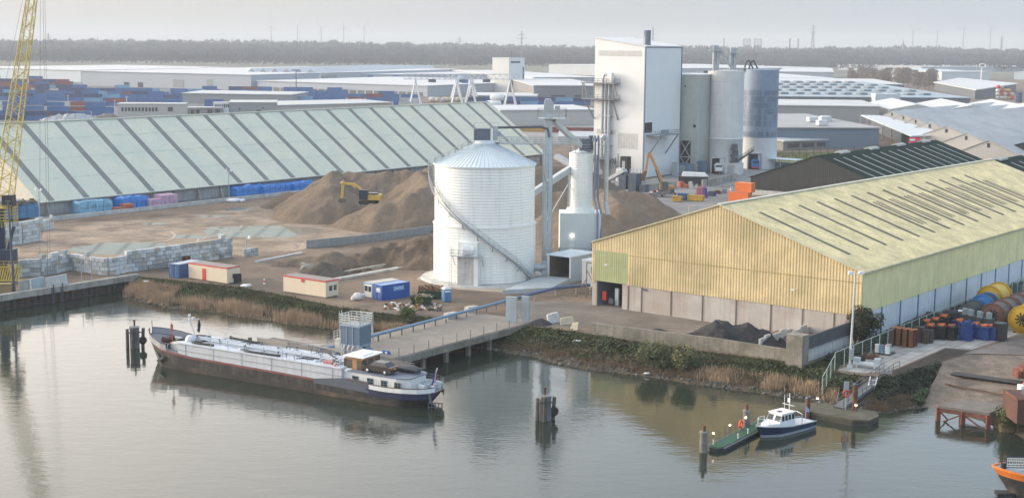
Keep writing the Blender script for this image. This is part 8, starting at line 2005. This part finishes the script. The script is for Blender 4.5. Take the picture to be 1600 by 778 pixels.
for k, (x, y) in enumerate(((324, 147.5), (403, 149), (447, 149))):
    r = thing('yard_lamp', ['warm lit lamp among the containers, leftmost of three', 'warm lit lamp among the containers, brightest in the middle', 'warm lit lamp among the containers, right of three'][k], 'lamp', at(x, y, 5)); r.location.z = 0; hz_ = zat(r.location, y - 2); MB().tube((0, 0, 0), (0, 0, hz_), .3).build('post', STEEL, r); MB().ico((0, -.5, hz_), (.9, 1.5, .8)[k], 1).build('lamp', emit('far lamp glow', (1, .75, .4), 9), r)
r = thing('high_mast', 'tall thin lighting mast over the containers, left of the gantries', 'mast', at(463, 152)); hz_ = zat(r.location, 111); MB().tube((0, 0, 0), (0, 0, hz_), .5, .3).box(0, 0, hz_, 7, .6, .8).build('pole', DSTEEL, r)
for x, yb, yt, lab in ((107, 176, 150, 'thin white mast among the blue containers at the left'), (180, 184, 158, 'thin pale mast left of the windowed office'), (199, 190, 152, 'thin pale mast in front of the windowed office')):
    r = thing('light_mast', lab, 'mast', at(x, yb)); MB().tube((0, 0, 0), (0, 0, zat(r.location, yt)), .25).box(0, 0, zat(r.location, yt), 1.5, .4, .4).build('pole', STEEL, r)
heap('scrap_heap', 'pale jagged scrap metal heap left of the windowed office', [[at(80, 182, 5.5), at(118, 177, 7), at(150, 182, 5)]], .6, mat('pale scrap', (.33, .35, .38), .7, .2, var=.5, vs=.5, fine=.4), 1.5, 1.6, 1.4, .8, seed=31)
heap('scrap_heap', 'brown scrap heap under dark sheets just left of the windowed office', [[at(155, 180, 6), at(175, 177, 6)]], .8, mat('brown scrap far', (.16, .14, .12), .8, var=.4, vs=.4, fine=.3), 1.5, .8, .8, .6, seed=33)
# gantry cranes
def gantry(x0, x1, yb, yt, label):
    A, B = at(x0, yb), at(x1, yb); u = (B - A).normalized(); ln = (B - A).length; h = zat(A, yt); r = thing('gantry_crane', label, 'gantry crane', A, math.atan2(u.y, u.x), 'white gantry cranes'); wm_ = mat('gantry white', (.60, .62, .64), .6)
    for x in (0, ln):
        m = MB()
        for s in (-1, 1): m.bar((x + s * 4.2, s * 3, 0), (x, 0, h), .7).bar((x + s * 4.2, -s * 3, 0), (x, 0, h), .6)
        m.bar((x - 4.5, 0, 1), (x + 4.5, 0, 1), .9).bar((x - 2.4, 0, h * .45), (x + 2.4, 0, h * .45), .6); m.build('leg', wm_, r)
    m = MB(); n = int((ln + 16) / 4)
    for z in (h, h + 3.4): m.bar((-8, 0, z), (ln + 8, 0, z), .55)
    for i in range(n): m.bar((-8 + i * (ln + 16) / n, 0, h), (-8 + (i + .5) * (ln + 16) / n, 0, h + 3.4), .4).bar((-8 + (i + .5) * (ln + 16) / n, 0, h + 3.4), (-8 + (i + 1) * (ln + 16) / n, 0, h), .4)
    m.build('beam', wm_, r); MB().box(ln * .4, 0, h - 2.2, 5, 3, 2.2).build('trolley', DSTEEL, r); return r
gantry(649, 714, 166, 124, 'white gantry crane nearest the long blue containers, leftmost of three')
gantry(712, 738, 160, 124, 'white gantry crane with close set legs, middle of three')
gantry(735, 797, 166, 124, 'white gantry crane in front of the white block, rightmost of three')
r = thing('pipe_stack', 'pale pipe and tank stock under the gantry cranes', 'pipes', at(676, 160)); m = MB()
for i in range(10): m.lathe([(.2, -3), (1.9, -2.6), (1.9, 2.6), (.2, 3)], 10, (i * 3.6 + rr_.uniform(-.5, .5), 0, 2), axis='x' if i % 3 == 0 else 'y', mi=i % 2)
m.build('pipe', [mat('far pale tank', (.5, .5, .48), .6), mat('far cream', (.55, .48, .36), .6)], r)
r = thing('white_tank', 'two white horizontal tanks beyond the right end of the pale shed', 'tanks', at(772, 168)); MB().lathe([(.3, -5), (2.2, -4.4), (2.2, 4.4), (.3, 5)], 12, (0, 0, 2.4), axis='x').lathe([(.3, -5), (2.2, -4.4), (2.2, 4.4), (.3, 5)], 12, (2, 5, 6.6), axis='x').build('tank', WHITE, r)

# skyline: pylons, turbines, stacks
far = mat('far steel', (.20, .22, .25), .8)
def pylon(x, yt, Y, label, w=7):
    p = atY(x, 70, Y); h = zat(p, yt); r = thing('power_pylon', label, 'pylon', (p.x, p.y, 0)); m = MB()
    for s in (-1, 1):
        for q in (-1, 1): m.bar((s * w / 2, q * w / 2, 0), (s * .6, q * .6, h), .9)
    for k in range(6): z = h * (1 - .75 ** (k + .5)); z2 = h * (1 - .75 ** (k + 1.5)); a, b_ = w / 2 * (1 - z / h) + .6, w / 2 * (1 - z2 / h) + .6; m.bar((-a, -a, z), (b_, -b_, z2), .5).bar((a, -a, z), (-b_, -b_, z2), .5)
    for z, l in ((h * .8, 9), (h * .9, 7)): m.bar((-l, 0, z), (l, 0, z), .8)
    m.build('frame', far, r)
pylon(76, 52, 3800, 'faint pylon on the skyline right of the crane boom'); pylon(1020, 42, 3300, 'faint slim lattice mast behind the white tower roof', 5); pylon(1270, 39, 3500, 'tallest lattice pylon on the skyline right of the silos', 10); pylon(718, 58, 3500, 'small faint mast on the skyline above the gantries', 5); pylon(1565, 57, 4200, 'faint pylon on the skyline at the far right'); pylon(815, 49, 2600, 'dark thin mast above the white block on the skyline', 3.5)
def turbine(x, yt, Y, label, a0):
    p = atY(x, 70, Y); h = zat(p, yt); r = thing('wind_turbine', label, 'wind turbine', (p.x, p.y, 0)); MB().tube((0, 0, 0), (0, 0, h), 1.8, 1.1).build('mast', far, r); m = MB()
    for k in range(3): a = a0 + k * 2.094; m.bar((0, -2, h), (math.sin(a) * h * .3, -2, h + math.cos(a) * h * .3), 1.1, .8)
    m.ico((0, -1, h), 2, 1).build('rotor', far, r)
for i, (x, yt) in enumerate(((424, 42), (465, 42), (502, 44), (537, 43), (569, 42), (1426, 48), (1464, 48), (1505, 46), (1547, 45))):
    turbine(x, yt, 5200, 'faint wind turbine on the hazy skyline, ' + (['leftmost of the five left of centre', 'second of the five left of centre', 'middle of the five left of centre', 'fourth of the five left of centre', 'rightmost of the five left of centre'] + ['leftmost of the four at the right', 'second of the four at the right', 'third of the four at the right', 'rightmost of the four at the right'])[i], i * .7)
for i, x in enumerate((1167, 1184)):
    p = atY(x, 70, 4200); h = zat(p, 61); r = thing('gas_holder', ('left' if i == 0 else 'right') + ' of two open frame gas holders on the skyline', 'gas holder', (p.x, p.y, 0)); m = MB()
    for k in range(16): a = math.pi * 2 * k / 16; m.bar((11 * math.cos(a), 11 * math.sin(a), 0), (11 * math.cos(a), 11 * math.sin(a), h), .9)
    m.lathe([(11, h - 1.2), (11, h)], 24, cap=False).lathe([(10.6, 0), (10.6, h * .7)], 24).build('frame', far, r)
for i, (x, yt, w_) in enumerate(((1234, 60, 2.0), (1247, 60.5, 2.0), (1131, 60, 1.6))):
    p = atY(x, 70, 3900); r = thing('chimney', ['left of two thin chimneys on the skyline', 'right of two thin chimneys on the skyline', 'lone thin chimney above the silo heads'][i], 'chimney', (p.x, p.y, 0)); MB().tube((0, 0, 0), (0, 0, zat(p, yt)), w_ * 1.2, w_).build('shaft', far, r)
p = atY(1411, 72, 4100); r = thing('church', 'tiny church spire on the hazy skyline', 'church', (p.x, p.y, 0)); h = zat(p, 65); MB().box(0, 0, 0, 7, 7, h * .6).tube((0, 0, h * .6), (0, 0, h + 6), 4.5, .3, n=6).box(12, 0, 0, 20, 9, h * .4).build('tower', far, r)

# woods: a leafless mass far off, many crowns in depth
def twig_tree(h, w, rr_, n=60):
    vs, fs = [], []
    for k in range(n):
        a = rr_.uniform(0, 6.283); t = rr_.random() ** .6; r_ = w / 2 * math.sqrt(rr_.random()) * (1 - .6 * abs(t - .45)); z = h * (.18 + .82 * t)
        x, y = r_ * math.cos(a), r_ * math.sin(a); s = h * (.075 if n < 100 else .045); b_ = len(vs); q = rr_.uniform(0, 3.1); dx, dy = s * math.cos(q), s * math.sin(q)
        vs += [(x - dx, y - dy, z - s), (x + dx, y + dy, z - s * .6), (x + dx * .4, y + dy * .4, z + s * 1.7)]; fs.append((b_, b_ + 1, b_ + 2))
    return vs, fs
wd = MB(); rr_ = random.Random(77)
woodm = mat('haze tinted leafless woods', (.075, .085, .105), .95, var=.25, vs=.01)  # base colour lightened and blued: part of the distance haze is painted in
tv = [twig_tree(1, .7, rr_, 70) for _ in range(6)]
for Y, hh, stp in ((2560, 17, 7.5), (2700, 20, 8), (2860, 23, 9), (3020, 27, 9), (3250, 30, 10), (3500, 34, 10), (3800, 38, 11), (4200, 41, 12)):
    X = -Y * .42
    while X < Y * .42:
        px = 800 + X / Y * 2200; big = mnoise.noise(Vector((X * .003, Y * .01, 1))) * .22 + mnoise.noise(Vector((X * .018, Y * .02, 4))) * .12
        lowr = 0.0 if px < 640 else .10
        h = hh * (1 + big - lowr) * rr_.uniform(.9, 1.1); v, f = tv[rr_.randrange(6)]
        wd.add([(X + a * h, Y + b_ * h + 0, c * h) for a, b_, c in v], f); X += stp * rr_.uniform(.6, 1.4)
tag(wd.build('woods', woodm), kind='stuff')
# nearer bare copse at the right and low scrub between the halls
barkm = mat('bare twig brown', (.165, .125, .108), .95, var=.2, vs=.1)
tw_ = []
for k in range(3):
    c_ = MB(); c_.add(*twig_tree(13, 10, random.Random(50 + k), 260)); t_ = MB().tube((0, 0, 0), (.2, 0, 6), .35, .2, n=6)
    for q in range(5): t_.tube((.1, 0, 3 + q * .6), (2.5 * math.cos(q * 1.3), 2.5 * math.sin(q * 1.3), 7 + q * .7), .14, .05, n=5)
    tw_.append((t_.mesh('trunk', WOOD), c_.mesh('crown', barkm)))
def bare_tree(loc, s, label, group):
    r = thing('bare_tree', label, 'tree', loc, rnd.uniform(0, 6), group); r.scale = (s, s, s); k = rnd.randrange(3)
    for nm, me in zip(('trunk', 'crown'), tw_[k]): o = bpy.data.objects.new(nm, me); COL.objects.link(o); o.parent = r
for i in range(60):
    x = rr_.uniform(1322, 1462); y = rr_.uniform(122, 137) if x < 1420 else rr_.uniform(128, 141)
    bare_tree(at(x, y), rr_.uniform(.85, 1.35), 'leafless brown tree in the copse behind the skylit hall', 'bare trees of the copse')
for i in range(26):
    x = rr_.uniform(400, 930) if i < 13 else rr_.uniform(1460, 1610); bare_tree(at(x, rr_.uniform(101, 106)), rr_.uniform(.9, 1.3), 'bare tree at the foot of the far woods', 'bare trees before the woods')
bare_tree(at(1508, 246), .5, 'small bare tree before the last cream gable', None)
# ------------------------------------------------------------------ bank planting
def bank_pt(ti, f):
    k = min(len(TI) - 2, max(0, int(ti * 8))); t = ti * 8 - k; j = min(nrow - 2, int(f * (nrow - 1))); g_ = f * (nrow - 1) - j
    q = lambda a, b_: vsb[a * nn + b_]
    return (q(k, j) * (1 - t) + q(k + 1, j) * t) * (1 - g_) + (q(k, j + 1) * (1 - t) + q(k + 1, j + 1) * t) * g_
rr_ = random.Random(99)
def blades(n, region, h0, h1, w, lean, seed, spread=.25, per=4, clump=None):
    r_ = random.Random(seed); vs, fs = [], []
    for _ in range(n):
        p = region(r_)
        if p is None: continue
        for _k in range(per):
            x, y = p.x + r_.uniform(-spread, spread), p.y + r_.uniform(-spread, spread); h = h0 + (h1 - h0) * r_.random() ** 1.7; a = r_.uniform(0, 6.283); ww = w * r_.uniform(.7, 1.3)
            lx, ly = r_.uniform(-lean, lean) * h, r_.uniform(-lean, lean) * h; b_ = len(vs)
            vs += [(x - ww * math.cos(a), y - ww * math.sin(a), p.z - .1), (x + ww * math.cos(a), y + ww * math.sin(a), p.z - .1), (x + lx, y + ly, p.z + h)]; fs.append((b_, b_ + 1, b_ + 2))
    return MB().add(vs, fs)
def leaves(n, region, h, s, seed):
    r_ = random.Random(seed); vs, fs = [], []
    for _ in range(n):
        p = region(r_)
        if p is None: continue
        x, y, z = p.x + r_.uniform(-.3, .3), p.y + r_.uniform(-.3, .3), p.z + h * r_.random() ** 1.5; a = r_.uniform(0, 6.283); t = r_.uniform(-.9, .9); q = s * r_.uniform(.6, 1.4); b_ = len(vs)
        ux, uy, uz = math.cos(a) * q, math.sin(a) * q, t * q; wx, wy, wz = -math.sin(a) * q * .7, math.cos(a) * q * .7, r_.uniform(-.5, .5) * q
        vs += [(x - ux, y - uy, z - uz), (x + wx, y + wy, z + wz), (x + ux, y + uy, z + uz), (x - wx, y - wy, z - wz)]; fs.append((b_, b_ + 1, b_ + 2, b_ + 3))
    return MB().add(vs, fs)
def zone(t0, t1, f0, f1, thr=-.15, s=.18, k=0):
    def g(r_):
        ti, f = r_.uniform(t0, t1), r_.uniform(f0, f1); p = bank_pt(ti, f)
        return p if mnoise.noise(Vector((p.x * s, p.y * s, k))) > thr + r_.uniform(-.4, .4) else None
    return g
grassm = mat('bank grass', (.088, .102, .036), .9, var=.35, vs=.25, stain=(.10, .085, .04), st=(.2, .55, .2)); bram = mat('bramble green', (.052, .068, .028), .9, var=.4, vs=.3); darkb = mat('dark bramble', (.020, .032, .018), .9, var=.4, vs=.3); reedm = mat('dry reed', (.41, .295, .195), .9, var=.25, vs=.4); drym = mat('dry brown grass', (.17, .12, .075), .9, var=.3, vs=.3)
tag(blades(12000, zone(.1, 7.0, .02, .85, -.25), .2, .55, .05, .5, 1).build('grass', grassm), kind='stuff')
tag(leaves(16000, zone(.3, 7.2, .05, .62, .0, .22, 2), .5, .16, 2).build('brambles', bram), kind='stuff')
tag(blades(5200, zone(.5, 4.7, .64, .95, .02, .16, 3), .6, 1.9, .04, .16, 3, .4, 4).build('reeds', reedm), kind='stuff')
tag(blades(1800, zone(.0, .9, .3, .9, -.1, .3, 3), .8, 1.6, .05, .3, 13, .3, 4).build('reeds', reedm), kind='stuff')
tag(blades(2000, zone(4.6, 6.6, .45, .75, .05, .3, 4), .5, 1.1, .05, .3, 4).build('dry_grass', reedm), kind='stuff')
tag(blades(15000, zone(7.3, 13.6, .03, .62, -.12, .14, 5), .15, .5, .055, .5, 5).build('grass', grassm), kind='stuff')
tag(leaves(26000, zone(7.2, 14.2, .05, .72, -.02, .2, 6), .55, .17, 6).build('brambles', bram), kind='stuff')
tag(blades(6000, zone(7.2, 14.0, .5, .88, .0, .25, 7), .3, .9, .05, .4, 7).build('dry_grass', drym), kind='stuff')
tag(blades(2600, zone(10.8, 13.8, .5, .86, .12, .3, 8), .5, 1.5, .05, .2, 8).build('reeds', reedm), kind='stuff')
tag(leaves(19000, zone(14.6, 16.5, .03, .86, -.3, .2, 9), .5, .16, 9).build('brambles', darkb), kind='stuff')
tag(blades(1500, zone(14.5, 16.55, .74, .97, -.3, .3, 10), .4, 1.0, .05, .35, 10).build('dry_grass', drym), kind='stuff')
tag(leaves(2500, zone(16.1, 16.55, .7, .95, -.5, .2, 11), .8, .15, 11).build('reeds', mat('fresh green', (.035, .075, .022), .9, var=.3)), kind='stuff')
sA, sB = bank_pt(17.2, .42), bank_pt(19.3, .40); tag(MB().bar((0, 0, 0), sB - sA, 1.9, .08).build('slipway_beam', mat('dark sleeper', (.045, .043, .045), .9, var=.3), None, sA), 'dark broad beam lying across the slipway', 'beam')
sA, sB = bank_pt(17.2, .62), bank_pt(19.3, .6); tag(MB().bar((0, 0, 0), sB - sA, .3, .1).build('slipway_rail', RUST, None, sA), 'thin rusty rail across the slipway below the dark beam', 'rail')
# stones along the water
r_ = random.Random(8); sm_ = MB()
for _ in range(1100):
    ti = r_.uniform(.2, 16.5); 
    if 1.0 < ti < 5.0 and r_.random() < .8: continue
    p = bank_pt(ti, r_.uniform(.74, 1.0)); q = r_.uniform(.12, .42); sm_.ico((p.x, p.y, p.z), q, 0, .3, (1, r_.uniform(.7, 1), .7), r_.choice((0, 0, 0, 1)), False, r_.randrange(999))
tag(sm_.build('shore_stones', [mat('wet stone', (.075, .068, .058), .8, var=.4, vs=1.5), mat('pale stone', (.15, .135, .115), .85, var=.3, vs=1.5)]), kind='stuff')
for k, (px, lab) in enumerate((((1011, 585), 'white plastic sheet stranded at the water below the mossy wall'), ((902, 535), 'white crumpled sheet on the bank below the buff slabs'), ((229, 441), 'white crumpled sheet on the grass near the quay end'), ((1213, 605), 'small white drum among the stones left of the pontoon'), ((385, 448), 'white flat sheet on the ground right of the red doored cabin'))):
    z = (-2.3, -.9, -.3, -2.0, .05)[k]; r = tag(MB().ico((0, 0, .2), (.3, .5, .4, .25, .7)[k], 1, .3, (1.4, .8, .4)).build('plastic_sheet', WHITE, None, at(*px, z)), lab, 'litter')
# bushes
def bush(px, h, w, label, m, n, seed, z=0, name='bush', stem=DSTEEL, cat='bush', q=.17):
    r_ = random.Random(seed); r = thing(name, label, cat, at(*px, z)); st = MB()
    for k in range(9): a = r_.uniform(0, 6.28); st.tube((0, 0, 0), (w * .4 * math.cos(a), w * .4 * math.sin(a), h * r_.uniform(.5, .9)), .07, .02, n=5)
    st.build('stem', WOOD, r); vs, fs = [], []
    cl = [(r_.uniform(-.5, .5) * w * .7, r_.uniform(-.5, .5) * w * .7, h * r_.uniform(.3, .8), r_.uniform(.18, .32) * w) for _ in range(14)]
    for _ in range(n):
        cx, cy, cz, cr_ = r_.choice(cl); d = Vector((r_.gauss(0, 1), r_.gauss(0, 1), r_.gauss(0, 1))).normalized() * cr_ * r_.random() ** .35
        x, y, zz = cx + d.x, cy + d.y, max(.05, cz + d.z * 1.1); a = r_.uniform(0, 6.28); s = q * r_.uniform(.5, 1.3); b_ = len(vs); t = r_.uniform(-1, 1)
        vs += [(x - math.cos(a) * s, y - math.sin(a) * s, zz - t * s), (x + math.cos(a) * s, y + math.sin(a) * s, zz + t * s), (x - math.sin(a) * s * .7, y + math.cos(a) * s * .7, zz + s * .8)]; fs.append((b_, b_ + 1, b_ + 2))
    MB().add(vs, fs).build('foliage', m, r); return r
bush((1019, 569), 2.9, 4.3, 'pale olive bush on the bank, left of two alike', mat('olive twig', (.14, .15, .07), .9, var=.3, vs=.8), 3200, 1, -1.4)
bush((1066, 580), 3.5, 4.0, 'pale yellow olive bush on the bank, right of two alike', mat('pale olive twig', (.17, .165, .075), .9, var=.3, vs=.8), 3600, 2, -1.7)
bush((636, 500), 1.8, 2.6, 'small fresh green bush beside the pier pipes', mat('fresh bush', (.09, .12, .04), .9, var=.3), 1400, 3, -.8)
bush((655, 477), 1.7, 1.4, 'yellow green shrub at the left end of the white filled skip', mat('yellow shrub', (.22, .19, .06), .9, var=.3), 500, 4, 0)
bush((1351, 541), 6.0, 4.0, 'tall dark shrub growing at the corner of the yellow shed', mat('dark shrub', (.034, .042, .02), .9, var=.4, vs=.6), 5600, 5, 0, 'shrub', cat='shrub')
bush((1336, 539), 6.0, 3.2, 'bare twiggy shrub left of the dark one at the shed corner', mat('brown twig', (.10, .085, .055), .9, var=.3), 1500, 6, 0, 'shrub', cat='shrub')
bush((1582, 668), 2.6, 3.2, 'bright green reed tuft below the rusty bin', mat('fresh bush', (.05, .085, .02), .9, var=.3), 2200, 7, -2.0, q=.2)
r_ = random.Random(5)
def hl(rr):
    w2 = at(1572, 676, WZ); t = rr.uniform(-1, 1); return Vector((w2.x + 3.0 + t * 3.4, w2.y + 1.6 + rr.uniform(-1.3, 1.3), -2.4))
tag(blades(900, hl, .8, 1.7, .05, .3, 21).build('reeds', mat('pale straw reed', (.24, .19, .11), .9, var=.3)), kind='stuff')
ml = MB(); c_ = at(1590, 668, WZ); ml.ico((c_.x + 2.5, c_.y + 3, -2.7), 4.2, 2, .12, (1.3, .9, .32)); tag(ml.build('reed_bank', soil), kind='structure')
# hedge strip behind the mesh fence, and grass verge in front of the partition wall
def hz1(rr):
    t = rr.random(); A, B = at(1312, 570), at(1470, 500); p = A.lerp(B, t) - GV * rr.uniform(.2, 2.3); p.z = 0; return p
tag(leaves(14000, hz1, .9, .16, 31).build('verge_plants', darkb), kind='stuff')
def hz2(rr):
    t = rr.random(); A, B = at(1470, 500), at(1620, 434); p = A.lerp(B, t) - GV * rr.uniform(.1, 1.6); p.z = 0; return p
tag(blades(5000, hz2, .2, .7, .05, .4, 32).build('verge_plants', bram), kind='stuff')
def hz3(rr):
    A, B, C = at(1262, 572), at(1330, 547), at(1305, 578); a, b_ = rr.random(), rr.random()
    if a + b_ > 1: a, b_ = 1 - a, 1 - b_
    p = A + (B - A) * a + (C - A) * b_; p.z = 0; return p
tag(blades(2500, hz3, .1, .45, .05, .4, 33).build('verge_plants', bram), kind='stuff')
def hz4(rr):
    p = at(rr.uniform(1215, 1372), rr.uniform(238, 252)); return p
tag(blades(2500, hz4, .2, .6, .15, .4, 34).build('lawn_grass', mat('lawn blades', (.10, .13, .04), .9)), kind='stuff')
